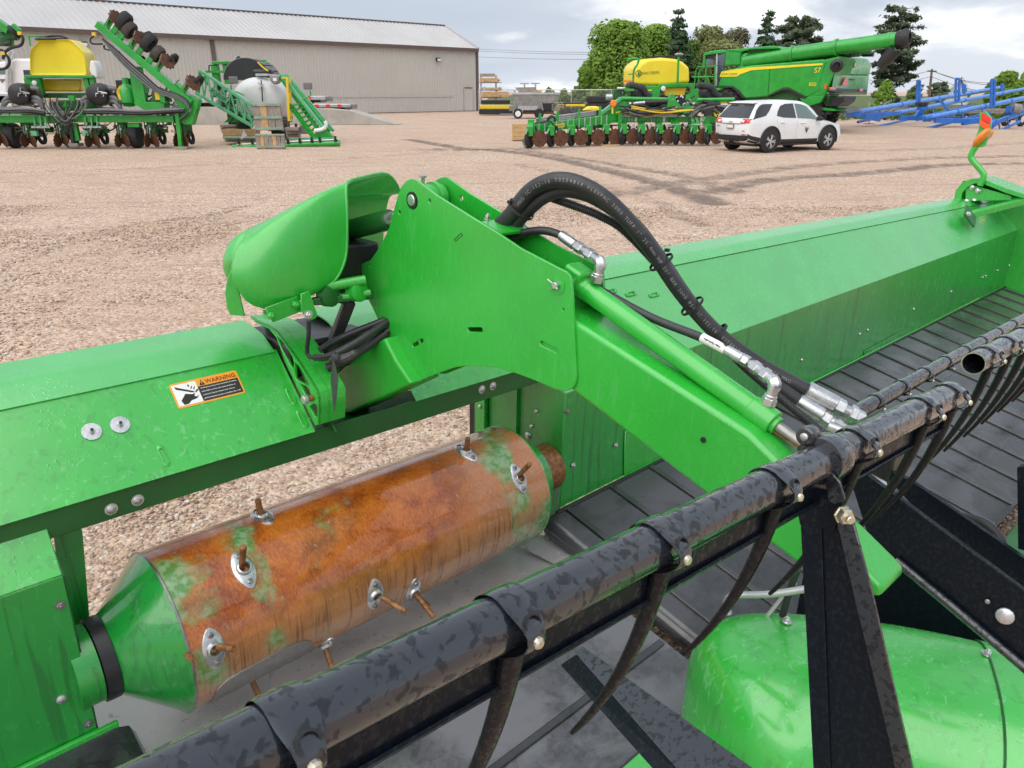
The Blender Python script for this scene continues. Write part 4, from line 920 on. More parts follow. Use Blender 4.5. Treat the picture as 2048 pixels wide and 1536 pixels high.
# motor the hoses feed, behind the bat
MB().box((1.22, -1.16, 0.54), (0.14, 0.10, 0.12)).build('reel_motor', 'black', HD, bev=0.012, seg=3)
# ------------------------------------------------------------------ hood and the lift cylinder under it
def hood():
    S3 = []
    def st(front, dv, back_dw, bx=0.02):  # front = list of (px, py, v) from bottom to top; mirrored over the top to the back
        f = [H(x, y, v=v) for x, y, v in front]; top = f[-1]
        b = [V((p.x + bx, 2 * (top.y + dv) - p.y, p.z + back_dw)) for p in reversed(f)]
        return f + [V((top.x + bx * 0.25, top.y + dv * 0.5, top.z + 0.006)), V((top.x + bx * 0.75, top.y + dv * 1.5, top.z + 0.006))] + b
    S3.append(st([(528, 618, 0.10), (498, 606, 0.10), (476, 575, 0.105), (468, 545, 0.11), (474, 505, 0.12), (488, 478, 0.135), (500, 466, 0.15)], 0.035, 0, 0.04))
    S3.append(st([(562, 613, 0.07), (545, 606, 0.065), (536, 575, 0.06), (534, 540, 0.06), (538, 495, 0.065), (546, 448, 0.08), (556, 432, 0.10)], 0.045, 0, 0.10))
    S3.append(st([(612, 596, 0.05), (622, 582, 0.04), (626, 552, 0.035), (626, 512, 0.035), (626, 452, 0.04), (628, 402, 0.055), (636, 388, 0.075)], 0.05, -0.02, 0.17))
    S3.append(st([(650, 578, 0.05), (672, 558, 0.04), (686, 532, 0.035), (693, 500, 0.035), (694, 430, 0.04), (692, 378, 0.055), (698, 363, 0.075)], 0.055, -0.045, 0.235))
    rows = [catmull(s, 4) for s in S3]
    cols = list(zip(*rows)); cols = [catmull(list(c), 4) for c in cols]
    h = MB().grid([list(r) for r in zip(*cols)]).build('motor_hood', 'green_calm', HD, sm=70, solid=0.006, label='rounded green hood over the lift cylinder')
    # closing end on the left
    e = rows[0]; c = sum(e, V()) / len(e)
    MB().grid([[c + (p - c) * math.cos(q * math.pi / 12) + V((-0.018 * math.sin(q * math.pi / 12), 0, 0)) for p in e] for q in range(7)]).build('hood_end', 'green_calm', h, sm=70, solid=0.005)
    # inner lip of the opening
    o = [r for r in zip(*cols)][-1]; MB().tube([V(p) for p in o], 0.0042, 8).build('hood_lip', 'green_calm', h, sm=60)
    # mounting strap under the hood, brackets
    q = [H(x, y, v=0.045) for x, y in ((508, 640), (535, 612), (600, 588), (612, 618), (545, 652), (530, 655))]
    plate('hood_strap', [H(x, y, v=0.04) for x, y in ((531, 616), (596, 592), (607, 622), (546, 645))], [], (0, 0.006, 0), 'green_calm', HD)
    for x, y in ((590, 609), (541, 631)): bolt(HD, H(x, y, v=0.038), (0, -1, 0.1), 0.009, 0.012, 'green_calm', 1.1)
    plate('hood_tab', [H(x, y, v=0.02) for x, y in ((602, 588), (619, 582), (636, 632), (630, 638), (619, 641), (603, 622))], [], (0, 0.006, 0), 'green_calm', HD)
    bolt(HD, H(617, 629, v=0.018), (-0.2, -1, 0.1), 0.009, 0.010, 'zinc', 1.25)
    fin = [H(x, y, v=0.17) for x, y in ((462, 540), (452, 565), (448, 590), (452, 620), (460, 632), (492, 630), (480, 585), (468, 560))]
    plate('hood_fin', fin, [], (0.004, 0.006, 0), 'green_calm', HD)
hood()
ca, cb = H(690, 462, v=0.22), pv + EU * 0.05 + V((0, 0.03, -0.035)); dcc = (cb - ca).normalized()
ca = cb - dcc * 0.34
MB().tube([ca, cb - dcc * 0.13], 0.028, 28).build('lift_cylinder', 'green_dark', HD)
MB().cyl(cb - dcc * 0.15, cb - dcc * 0.09, 0.020, 24).build('lift_gland', 'zinc', HD, bev=0.002)
MB().cyl(cb - dcc * 0.10, cb - dcc * 0.02, 0.015, 20).build('lift_rod', 'chrome', HD)
MB().box(cb - dcc * 0.035, (0.05, 0.055, 0.07)).build('rod_eye', 'green_calm', HD, bev=0.012, seg=3)
# dark machinery behind the hood: link arms, valve, brackets
for a, b, r in (((640, 575), (730, 560), 0.014), ((650, 600), (740, 585), 0.010)): MB().cyl(H(*a, v=0.06), H(*b, v=0.02), r, 16).build('link_rod', 'green_calm', HD)
MB().lathe([(0.028, 0), (0.030, 0.006), (0.030, 0.03), (0.022, 0.034)], H(648, 590, v=0.07), (0.2, -1, 0.1), 24).build('link_boss', 'green_dark', HD)
MB().lathe([(0.026, 0), (0.028, 0.006), (0.028, 0.03), (0.020, 0.034)], H(705, 582, v=0.05), (0.2, -1, 0.1), 24).build('link_boss', 'green_calm', HD)
MB().box(H(700, 540, v=0.16), (0.14, 0.10, 0.16)).build('valve_block', 'black', HD, bev=0.008)
MB().bar(H(700, 600, v=0.10), H(655, 715, v=0.13), 0.045, 0.03).build('inner_strut', 'black', HD, bev=0.004)
MB().bar(H(625, 603, v=0.06), H(745, 590, v=0.03), 0.02, 0.02).build('inner_rail', 'green_dark', HD, bev=0.004)
MB().box((0.60, 0.26, 0.56), (0.26, 0.24, 0.10)).build('inner_housing', 'black', HD, bev=0.01)
MB().prism([(0.515, -0.01, 0.39), (0.515, 0.36, 0.39), (0.515, 0.36, 0.66), (0.515, 0.2, 0.62)], (0.006, 0, 0)).build('beam_end_plate', 'green_dark', HD)
for pts, r in (([(640, 700, 0.52), (690, 672, 0.60), (770, 640, 0.70)], 0.0095), ([(630, 715, 0.50), (660, 712, 0.52), (720, 680, 0.6), (780, 640, 0.71)], 0.010), ([(655, 735, 0.53), (700, 715, 0.58), (770, 668, 0.69)], 0.013), ([(668, 715, 0.53), (720, 690, 0.62), (790, 655, 0.72)], 0.011)):
    hose(pts, r, label=None)
hose([(617, 642, 0.455), (617, 670, 0.455), (614, 700, 0.455), (620, 714, 0.457), (645, 713, 0.47), (672, 708, 0.49)], 0.0055, 'sensor_cable', 'black_plastic')
MB().tube(catmull([H(662, 712, u=0.48), H(680, 720, u=0.50), H(700, 712, u=0.52), H(712, 704, u=0.53)], 4), [0.012, 0.014, 0.015, 0.013, 0.012, 0.014, 0.013, 0.011, 0.011, 0.010, 0.010, 0.009, 0.007][:13], 9).build('tape_wrap', 'tape', HD, sm=20)
MB().prism([H(x, y, u=0.47) for x, y in ((666, 715), (672, 735), (676, 760), (672, 805), (668, 826), (665, 800), (661, 760))], (0.002, 0.002, 0)).build('tape_tail', 'tape', HD)
# cast end rib of the centre beam
def end_rib():
    u0 = 0.468
    zz = lambda x, y: H(500 + x / 5.486, 600 + y / 5.486, u=u0)
    outer = [(0, 180), (60, 225), (190, 270), (300, 360), (420, 520), (540, 690), (640, 850), (720, 980), (748, 1050), (752, 1200), (748, 1370), (715, 1380), (650, 1260), (560, 1060), (470, 870), (380, 680), (290, 420), (210, 320), (60, 250)]
    holes = [[(290, 395), (340, 440), (420, 550), (470, 640), (480, 690), (478, 770), (440, 720), (330, 500)], [(490, 680), (540, 730), (640, 900), (650, 950), (560, 905), (500, 870), (490, 800)], [(545, 915), (620, 950), (650, 990), (668, 1040), (640, 1080), (600, 1040)], [(650, 1170), (700, 1140), (738, 1150), (736, 1300), (712, 1285)]]
    plate('beam_end_rib', [zz(*p) for p in outer], [[zz(*q) for q in h] for h in holes], (0.008, 0, 0), 'green_calm', HD, label='cast green end rib with triangular openings')
    back = [zz(*p) + EU * 0.030 for p in outer]; plate('rib_backing', back, [], (0.004, 0, 0), 'green_calm', HD)
    edge = [zz(*p) for p in outer[:11]]; MB().grid([edge, [p + EU * 0.082 for p in edge]]).build('rib_flange', 'green_calm', HD, sm=50, solid=0.004)
    p = zz(690, 1070); k = MB().cyl(p + EU * 0.03, p - EU * 0.016, 0.0085, 18).build('rib_stud', 'finger_rust', HD)
    MB().lathe([(0.010, 0.0), (0.0125, 0.003), (0.0125, 0.012), (0.010, 0.014)], p - EU * 0.016, -EU, 20).build('stud_head', 'galv', k)
end_rib()
# ------------------------------------------------------------------ reel
VT = -1.32
T0, T1 = H(944, 1272, v=VT), H(1585, 949, v=VT); TD = (T1 - T0).normalized()
def tpt(u): return T0 + TD * ((u - T0.x) / TD.x)
RT = 0.0236
def bat(p_of_u, u0, u1, r, clamps, parent, tine_len=0.26, hollow=False, plate_h=0.036, lean=0.05, mat='bat', tl=None, hang=None):
    d = (p_of_u(u1) - p_of_u(u0)).normalized(); dn = V(hang or (0, 0.04, -1)); dn = (dn - d * dn.dot(d)).normalized(); sd_ = d.cross(dn).normalized()
    if sd_.y > 0: sd_ = -sd_                       # towards the front
    if hollow:
        o = p_of_u(u0); L_ = (p_of_u(u1) - o).length
        MB().lathe([(r * 0.88, 0.25), (r * 0.88, 0.0), (r, 0.0), (r, L_)], o, d, 32).build('bat_tube', mat, parent, label=tl)
        MB().lathe([(r * 0.885, -0.0006), (r * 0.99, -0.0006), (r * 0.99, 0.001), (r * 0.885, 0.001)], o, d, 32, closed=True).build('tube_rim', 'brass', parent)
    else: MB().cyl(p_of_u(u0), p_of_u(u1), r, 32).build('bat_tube', mat, parent, label=tl)
    if plate_h:
        a, b = p_of_u(u0 + 0.01), p_of_u(u1 - 0.01); o0 = r * 0.55; h1 = r + plate_h
        pp = [(0.20, o0), (0.25, h1 - 0.006), (0.36, h1 - 0.001), (0.48, h1 - 0.006)]
        MB().grid([[e + sd_ * r * 1.0 * s + dn * h for (s, h) in pp] for e in (a, b)]).build('bat_plate', 'bat_dark', parent, sm=40, solid=0.003)
    for u in clamps:
        c = p_of_u(u); w_ = 0.030 * r / RT
        # split band: round over the tube, drawn out to an eye low on the front
        cl = MB(); rings = []
        for s in (-1, 1):
            for rr in (0,):
                pass
        prof_ = []
        for k in range(26):
            a = R(-60 + 300 * k / 25)   # from below-front over the top to behind
            prof_.append((math.cos(a), math.sin(a)))
        outer = []; inner = []
        for k in range(30):
            a = 2 * math.pi * k / 30; x, y = math.cos(a), math.sin(a)      # x: towards front, y: up
            ro = r * 1.11; bulge = max(0.0, math.cos(a - R(2))) ** 6 * r * 0.46
            outer.append((x * (ro + bulge), y * (ro + bulge)))
        rows = []
        for s, sh in ((-1, 0.97), (-1, 1.0), (-0.55, 1.03), (0.55, 1.03), (1, 1.0), (1, 0.97)):
            row = []
            for (x, y) in outer:
                nar = 1 - 0.42 * max(0.0, (math.hypot(x, y) / r - 1.12)) / 0.52
                row.append(c + d * (s * w_ / 2 * nar) + sd_ * x * sh - dn * y * sh)
            rows.append(row)
        k_ = MB().grid(rows, True).build('tine_clamp', 'bat', parent, sm=50)
        e = c + sd_ * math.cos(R(-32)) * r * 1.50 - dn * math.sin(R(-32)) * r * 1.50; en = (sd_ * math.cos(R(-10)) - dn * math.sin(R(20))).normalized()
        # eye facing the viewer: a dark socket with a brass-coloured screw
        f_ = (sd_ * math.cos(R(24)) - dn * math.sin(R(24))).normalized(); tip = c + f_ * r * (1.13 + 0.46 * math.cos(R(22)) ** 6)
        MB().lathe([(r * 0.37, -0.003), (r * 0.38, 0.0005), (r * 0.31, 0.0008), (r * 0.28, -0.005), (0.0001, -0.005)], tip, f_, 18).build('clamp_eye', 'black', k_)
        g_ = (sd_ * math.cos(R(2)) - dn * math.sin(R(2))).normalized(); q = c + g_ * r * 1.585
        MB().lathe([(r * 0.22, -0.004), (r * 0.22, 0.0022), (r * 0.15, 0.004)], q, g_, 10).build('clamp_screw', 'brass', k_)
        # tine: flat, tapering, sweeping back at the tip
        tn = MB(); path = []; rad = []
        for i in range(15):
            t = i / 14; path.append(c + dn * (r * 0.7 + tine_len * t) + sd_ * (r * 0.55 * (1 - t) ** 1.5 - lean * 1.25 * t ** 2.2) + EU * 0.0); rad.append((0.0085 * (1 - t) ** 0.75 + 0.0042) * r / RT)
        tn.tube(path, rad, 10, flat=0.75); tn.build('tine', 'tine', parent, sm=60)
cl = [H(x, y, v=VT).x for x, y in ((570, 1478), (1010, 1239), (1310, 1087), (1540, 972), (1705, 889), (1838, 822), (1893, 795))]
bat(tpt, -0.75, 1.02, RT, [-0.62, -0.44] + cl, HD, 0.27, tl='near reel bat tube beaded with rainwater')
# next bat section of the wing reel, with an open tube end
B3 = H(1947, 727, v=-1.235); B3d = (H(2048, 672, v=-1.235) - B3).normalized()
p3 = lambda u: B3 + B3d * ((u - B3.x) / B3d.x)
bat(p3, B3.x, 6.5, 0.0265, [B3.x + 0.085 + 0.165 * k for k in range(9)], HD, 0.30, True, 0.0, tl='open-ended bat tube of the wing reel')
B2 = H(1717, 821, v=-0.90); B2d = (H(2048, 636, v=-0.90) - B2).normalized(); p2 = lambda u: B2 + B2d * ((u - B2.x) / B2d.x)
bat(p2, 1.30, 6.5, 0.0225, [1.68 + 0.21 * k for k in range(10)], HD, 0.24, False, 0.0, tl='rear reel bat tube', hang=(0, 0.5, -0.8))
B4 = H(1955, 1075, v=-1.03); B4d = (H(2048, 985, v=-1.03) - B4).normalized(); p4 = lambda u: B4 + B4d * ((u - B4.x) / B4d.x)
bat(p4, B4.x, B4.x + 1.6, 0.0215, [B4.x + 0.06, B4.x + 0.3], HD, 0.16, False, 0.0, tl='low reel bat tube at the right')
B5a = H(1150, 1335, v=-1.20)
# reel arm (spider leg) with socket, collar, strap and nut
ua = tpt(0.0).x
def A5(x, y, u): return H(x, y, u=u)
u0 = H(1650, 915, v=VT).x
ctr = tpt(u0)
MB().lathe([(RT * 1.02, -0.02), (RT * 1.35, -0.02), (RT * 1.40, -0.015), (RT * 1.40, 0.015), (RT * 1.35, 0.02), (RT * 1.02, 0.02)], ctr, TD, 32).build('reel_bearing', 'bat', HD)
lug = ctr + V((-0.012, 0.022, 0.030)); MB().lathe([(0.012, -0.012), (0.013, -0.010), (0.013, 0.010), (0.012, 0.012)], lug, TD, 20).bar(lug, ctr, 0.020, 0.02).build('bearing_lug', 'bat', HD, bev=0.002)
MB().lathe([(0.0055, 0), (0.0055, 0.002), (0.004, 0.003)], lug - TD * 0.012, -TD, 14).build('lug_pin', 'zinc', HD)
def quad_leg(name, corners, mat, **k):   # corners: (px,py,u) for top quad then bottom quad
    r0 = [H(x, y, u=u) for x, y, u in corners[:4]]; r1 = [H(x, y, u=u) for x, y, u in corners[4:]]
    return MB().loft([r0, r1]).build(name, mat, HD, bev=0.002, **k)
ul = u0 - 0.022
quad_leg('reel_leg', [(1598, 985, ul), (1642, 1012, ul), (1642, 1012, ul + 0.03), (1598, 985, ul + 0.03), (1628, 1560, ul), (1662, 1560, ul), (1662, 1560, ul + 0.03), (1628, 1560, ul + 0.03)], 'bat_dark', label='black upright reel leg carrying the bat')
top = [H(x, y, u=ul + 0.004) for x, y in ((1636, 1010), (1690, 1040))]; bot = [H(x, y, u=ul + 0.004) for x, y in ((1656, 1560), (1795, 1560))]
MB().prism([top[0], top[1], bot[1], bot[0]], (0.006, 0, 0)).build('leg_web', 'bat_dark', HD)
quad_leg('leg_socket', [(1586, 968, ul - 0.002), (1692, 985, ul - 0.002), (1692, 985, ul + 0.036), (1586, 968, ul + 0.036), (1600, 1050, ul - 0.002), (1668, 1062, ul - 0.002), (1668, 1062, ul + 0.036), (1600, 1050, ul + 0.036)], 'bat_dark')
st = [H(x, y, u=ul - 0.008) for x, y in ((1668, 1020), (1700, 1020), (1735, 1150), (1830, 1560), (1796, 1560), (1706, 1190))]
plate('leg_strap', st, [], (0.005, 0, 0), 'dull_steel' if False else 'bat', HD)
ht = [H(x, y, u=ul - 0.006) for x, y in ((1650, 960), (1662, 945), (1680, 965), (1690, 1000), (1668, 1010), (1655, 1000))]
plate('bearing_hanger', ht, [], (0.004, 0, 0), 'bat', HD)
nb = H(1684, 1028, u=ul - 0.010)
mb = MB(); mb.lathe([(0.0125, 0), (0.0125, 0.002), (0.0108, 0.002), (0.0108, 0.011), (0.0092, 0.013)], nb, (-0.55, -0.8, 0.1), 6); mb.lathe([(0.0058, 0.012), (0.0058, 0.020), (0.0046, 0.021)], nb, (-0.55, -0.8, 0.1), 12); mb.build('strap_nut', 'brass', HD)
# lower-left spider bars (two angle irons seen below the bat)
for nm, q, m_ in (('reel_angle', ((1121, 1330, 0.40), (1152, 1309, 0.41), (1372, 1560, 0.31), (1326, 1560, 0.30)), 'bat_dark'), ('reel_angle_web', ((1152, 1309, 0.412), (1168, 1296, 0.43), (1535, 1560, 0.36), (1372, 1560, 0.312)), 'bat')):
    P_ = [H(x, y, u=u) for x, y, u in q]; MB().grid([[P_[0], P_[1]], [P_[3], P_[2]]]).build(nm, m_, HD, solid=0.004)
# fore-aft black reel frame beyond the arm
def chan(name, pts, u, th, mat='bat_dark', **k): return plate(name, [H(x, y, u=u) for x, y in pts], [], (th, 0, 0), mat, HD, **k)
chan('reel_frame', [(1700, 960), (1722, 940), (1830, 1020), (2060, 1190), (2060, 1350), (1905, 1212), (1740, 1085)], 1.02, 0.012, label='broad black plate of the reel frame')
chan('reel_frame', [(1745, 925), (1820, 960), (2060, 1125), (2060, 1190), (1860, 1050)], 1.16, 0.012)
chan('reel_frame', [(1590, 1240), (1610, 1130), (1740, 1085), (1800, 1118), (2080, 1365), (2060, 1350), (2010, 1325), (1880, 1270), (1735, 1260)], 1.55, 0.010)
MB().tube([H(1790, 1120, u=1.01), H(1900, 1210, u=1.01), H(2060, 1345, u=1.01)], 0.009, 12).build('frame_edge', 'bat', HD)
MB().cyl(H(1700, 962, u=1.06), H(1800, 1040, u=1.06), 0.010, 16).build('slide_rod', 'chrome', HD)
MB().cyl(H(1735, 960, u=1.10), H(1765, 975, u=1.12), 0.016, 16).build('slide_cap', 'zinc', HD, bev=0.002)
bolt(HD, H(2010, 1232, u=1.015), (-1, -0.2, 0.2), 0.016, 0.006, 'zinc', 0, False)
bolt(HD, H(1975, 1203, u=1.015), (-1, -0.2, 0.2), 0.005, 0.004, 'dull_steel', 0, False)
hose([(1890, 1035, 1.30), (1930, 1035, 1.28), (1970, 1048, 1.26), (1998, 1075, 1.25), (2010, 1110, 1.24)], 0.010, 'cable_conduit', 'black_plastic')
chan('frame_post', [(2034, 935), (2060, 930), (2060, 1105), (2036, 1098)], 1.2, 0.02)
# wire loop, cable and the green shroud below
MB().tube(catmull([H(1458, 1228, u=0.98), H(1452, 1205, u=0.98), H(1462, 1192, u=0.98), H(1490, 1190, u=0.99), H(1545, 1188, u=1.0), H(1612, 1178, u=1.02)], 5), 0.0085, 12).build('wire_loop', 'galv', HD, sm=60)
MB().tube(catmull([H(1595, 1140, u=1.06), H(1580, 1180, u=1.06), H(1565, 1232, u=1.06)], 5), 0.008, 10).build('cable_conduit', 'black_plastic', HD)
MB().tube([H(1590, 1165, u=1.08), H(1535, 1232, u=1.05)], 0.006, 8).build('wire_stay', 'galv', HD)
def shroud():
    """long rounded cover running forward over the knife drive: a swept, blunt-nosed arch"""
    cu, cv, th, kk, A_, w0, wt, Ln, nn, pw = 0.8282, -1.0264, -0.581, -0.9445, 0.245, -0.118, 0.1224, 0.2157, 2.53, 2.917
    ts = [(i / 20) ** 3.2 * Ln for i in range(21)] + [lerp(Ln, 1.3, i / 40) for i in range(1, 41)]
    rows = []; prev = 0.0; mids = []
    for t_ in ts:
        a_ = th + kk * t_; cu += math.cos(a_) * (t_ - prev); cv += math.sin(a_) * (t_ - prev); prev = t_
        f = max(0.0, 1 - abs(1 - t_ / Ln) ** pw) ** (1 / pw) if t_ < Ln else 1.0; row = []
        pr = [(A_ * f, -0.16)] + [(A_ * f * math.copysign(abs(math.cos(R(d_))) ** (2 / nn), math.cos(R(d_))), abs(math.sin(R(d_))) ** (2 / nn)) for d_ in range(0, 181, 6)] + [(-A_ * f, -0.16)]
        for la, zz in pr: row.append(V((cu - math.sin(a_) * la, cv + math.cos(a_) * la, w0 + (wt - w0) * (f ** 0.6 * zz if zz >= 0 else zz * 4))))
        rows.append(row); mids.append(row[len(row) // 2])
    def pxx(p): q = HO + HM.transposed() @ p - CAMP; return 1024 + F_PX * q.x / (q.y * cp - q.z * sp)
    k = min(range(22, 50), key=lambda q: abs(pxx(mids[q]) - 1995))
    s1 = MB().grid(rows[1:k + 1]).build('drive_shroud', 'green', HD, sm=70, solid=0.004, label='rounded green drive cover at lower right')
    n0 = len(rows[1]); MB().add(rows[1], [tuple(range(n0))]).build('shroud_nose', 'green', s1)
    MB().grid([[p + (p - V((mids[k].x, mids[k].y, -0.1))).normalized() * 0.004 for p in r] for r in rows[k:]]).build('drive_shroud', 'green', HD, sm=70, solid=0.004, label='front half of the green drive cover past its seam')
    MB().tube([p + (p - V((mids[k].x, mids[k].y, -0.1))).normalized() * 0.002 for p in rows[k]], 0.0028, 6).build('shroud_seam', 'green_dark', s1)
    for x, y in ((1572, 1245), (1973, 1311)):
        q = H(x, y, w=0.118); bolt(s1, V((q.x, q.y, 0.121)), (0.1, -0.15, 1), 0.0080, 0.010, 'zinc', 1.5)
shroud()
plate('divider_point', [H(x, y, w=-0.2) for x, y in ((1225, 1560), (1330, 1465), (1420, 1560))], [], (0, 0, 0.01), 'green', HD)
# ------------------------------------------------------------------ background: buildings, fence, stores
def pbx(mb, x0, y0, x1, y1, Y, dep):
    p, q = at(x0, y1, Y), at(x1, y0, Y); return mb.box(((p.x + q.x) / 2, Y + dep / 2, (p.z + q.z) / 2), (abs(q.x - p.x), dep, abs(q.z - p.z)))
def pbar(mb, a, b, Y, w, h=None, Y2=None): return mb.bar(at(*a, Y), at(*b, Y2 or Y), w, h or w)
def ptube(mb, pts, Y, r, n=8): return mb.tube(catmull([at(p[0], p[1], p[2] if len(p) > 2 else Y) for p in pts], 5), r, n)
def shed():
    c0 = G(955, 222); eave = at(955, 97, c0.y).z
    lo, hi = 30.0, 80.0
    for _ in range(40):
        m = (lo + hi) / 2
        if at(0, 51, m).z > eave: hi = m
        else: lo = m
    pl = at(0, 51, lo); a = V((pl.x - c0.x, pl.y - c0.y, 0)).normalized(); n = V((a.y, -a.x, 0)); n = n if n.y < 0 else -n
    Lw = 62.0; bk = -n; rise, half = 2.35, 5.2
    t = thing('metal_shed', 'long tan metal-clad shed with pale ribbed roof and brown trim', 'shed', c0)
    # corrugated cladding: real ribs
    def rib(o, along, updir, L_, H_, out, per=0.30, dep=0.035, name='wall', mat='shed_wall'):
        base = []; x = 0.0
        while x < L_:
            for dx, dd in ((0, 0), (per * 0.62, 0), (per * 0.70, dep), (per * 0.92, dep)): base.append((min(x + dx, L_), dd))
            x += per
        base.append((L_, 0))
        MB().grid([[o + along * s + out * d_ for s, d_ in base], [o + along * s + out * d_ + updir * H_ for s, d_ in base]]).build(name, mat, t, sm=0)
    rib(c0 + V((0, 0, 0.05)), a, V((0, 0, 1)), Lw, eave - 0.05, n)
    sl = (bk * half + V((0, 0, rise))); rn = (n * rise + V((0, 0, half))).normalized(); ro = c0 + V((0, 0, eave)) + n * 0.35 - sl.normalized() * 0.0
    rib(c0 + V((0, 0, eave + 0.02)) + n * 0.30 - V((0, 0, 0.13)), a, sl.normalized(), Lw, sl.length + 0.33, rn, 0.45, 0.05, 'roof', 'shed_roof')
    # far slope, gable and back so that the shed is a closed building
    top = c0 + bk * half + V((0, 0, eave + rise)); bb = c0 + bk * half * 2
    MB().add([top, top + a * Lw, bb + a * Lw + V((0, 0, eave)), bb + V((0, 0, eave))], [(0, 1, 2, 3)]).build('roof', 'shed_roof', t, solid=0.05)
    MB().prism([c0, c0 + V((0, 0, eave)), top, bb + V((0, 0, eave)), bb], a * 0.05).build('gable_wall', 'shed_wall', t)
    MB().add([bb, bb + a * Lw, bb + a * Lw + V((0, 0, eave)), bb + V((0, 0, eave))], [(0, 1, 2, 3)]).build('wall', 'shed_wall', t, solid=0.05)
    up = V((0, 0, 1))
    MB().bar(c0 + n * 0.34 + up * (eave - 0.16), c0 + n * 0.34 + up * (eave - 0.16) + a * Lw, 0.06, 0.30).build('eave_trim', 'shed_trim', t)
    MB().bar(top + up * 0.06, top + up * 0.06 + a * Lw, 0.35, 0.10).build('ridge_cap', 'shed_trim', t)
    MB().bar(c0 + n * 0.32 + up * (eave - 0.02) - a * 0.03, top + up * 0.04 - a * 0.03, 0.06, 0.22).build('rake_trim', 'shed_roof', t)
    MB().bar(c0 + n * 0.05, c0 + n * 0.05 + up * eave, 0.30, 0.12, n).build('corner_trim', 'shed_trim', t)
    MB().bar(c0 + n * 0.06 + up * 1.45 + a * 3.2, c0 + n * 0.06 + up * 1.45 + a * 24, 0.03, 0.09).build('wall_rail', 'shed_wall', t)
    def onw(x, y, d=0.05):
        r = ray(x, y); o = c0 + n * d; tt = n.dot(o - CAMP) / n.dot(r); return CAMP + r * tt
    p = onw(426, 100); MB().bar(V((p.x, p.y, 0.3)), V((p.x, p.y, eave - 0.2)), 0.30, 0.12, n).build('downpipe', 'shed_trim', t)
    d0, d1 = onw(929, 222, 0.045), onw(945, 222, 0.045); h = 2.25
    dr = MB().prism([V((d0.x, d0.y, 0.06)), V((d1.x, d1.y, 0.06)), V((d1.x, d1.y, h)), V((d0.x, d0.y, h))], n * 0.04).build('door', 'shed_wall', t)
    MB().bar(V((d0.x, d0.y, h)) + n * 0.05, V((d1.x, d1.y, h)) + n * 0.05, 0.06, 0.09).build('door_head', 'shed_trim', dr)
    for q in (d0, d1): MB().bar(V((q.x, q.y, 0.05)) + n * 0.05, V((q.x, q.y, h)) + n * 0.05, 0.05, 0.06, n).build('door_jamb', 'shed_wall', dr)
    for x, y in ((167, 88), (875, 119)):
        q = onw(x, y, 0.1); mb = MB().box(q + n * 0.1, (0.45, 0.25, 0.32), rz=math.atan2(a.y, a.x)); w_ = mb.build('wall_lamp', 'black', t, bev=0.03); MB().box(q + n * 0.22 - up * 0.03, (0.36, 0.10, 0.2), rz=math.atan2(a.y, a.x)).build('lamp_lens', 'white', w_)
    return c0, a, n
SH = shed()
# concrete dock wall and ramp, with flatbed trailers standing on top of it
def dock():
    mb = MB(); Y0 = 50.0
    pts = [(380, 236), (380, 214), (640, 217), (700, 222), (790, 236)]
    f = [at(x, y, 49.0) for x, y in pts]; f[0].z = f[-1].z = 0; f[-1].z = 0.02
    mb.prism([V((p.x, p.y, max(0, p.z))) for p in f], (0.4, 1.0, 0)).build('loading_ramp', 'concrete')
    o = bpy.data.objects['loading_ramp']; tag(o, 'low sloping concrete dock wall below the parked trailers', 'ramp')
dock()
def trailer(name, lab, x0, x1, y, th, Y, ramp=True):
    t = thing(name, lab, 'trailer', (at((x0 + x1) / 2, y, Y).x, Y, 0.0), group='flatbed trailers by the shed')
    pbx(MB(), x0, y, x1, y + th, Y, 2.4).build('deck', 'galv', t, bev=0.04)
    k = x0 + 6
    while k < x1 - 14: pbx(MB(), k, y + 0.8, k + 8, y + th - 1.2, Y - 0.02, 0.015).build('reflective_tape', 'reflect_red', t); k += 23
    pbx(MB(), x0, y + th, x1 - 8, y + th + 5, Y + 0.4, 1.6).build('frame', 'black', t)
    for xx in (x0 + 10, x0 + 30):
        c = at(xx, y + th + 8, Y + 0.3); MB().lathe([(0.15, -0.12), (0.40, -0.12), (0.42, -0.06), (0.42, 0.06), (0.40, 0.12), (0.15, 0.12)], V((c.x, Y + 0.5, max(0.42, c.z))), (0, 1, 0), 18).build('wheel', 'tyre', t)
    pbx(MB(), x1 - 10, y + 3, x1 + 4, y + th + 3, Y + 0.3, 1.8).build('bumper', 'dull_steel', t)
trailer('flatbed_trailer', 'upper flatbed trailer with red and white tape behind the boom, nearer the shed', 585, 650, 192, 8, 56)
trailer('flatbed_trailer', 'lower flatbed trailer deck with red and white tape, sticking out right of the boom', 600, 700, 208, 7, 52)
trailer('flatbed_trailer', 'flatbed trailer deck with red tape glimpsed left of the white tank', 384, 432, 198, 8, 50)
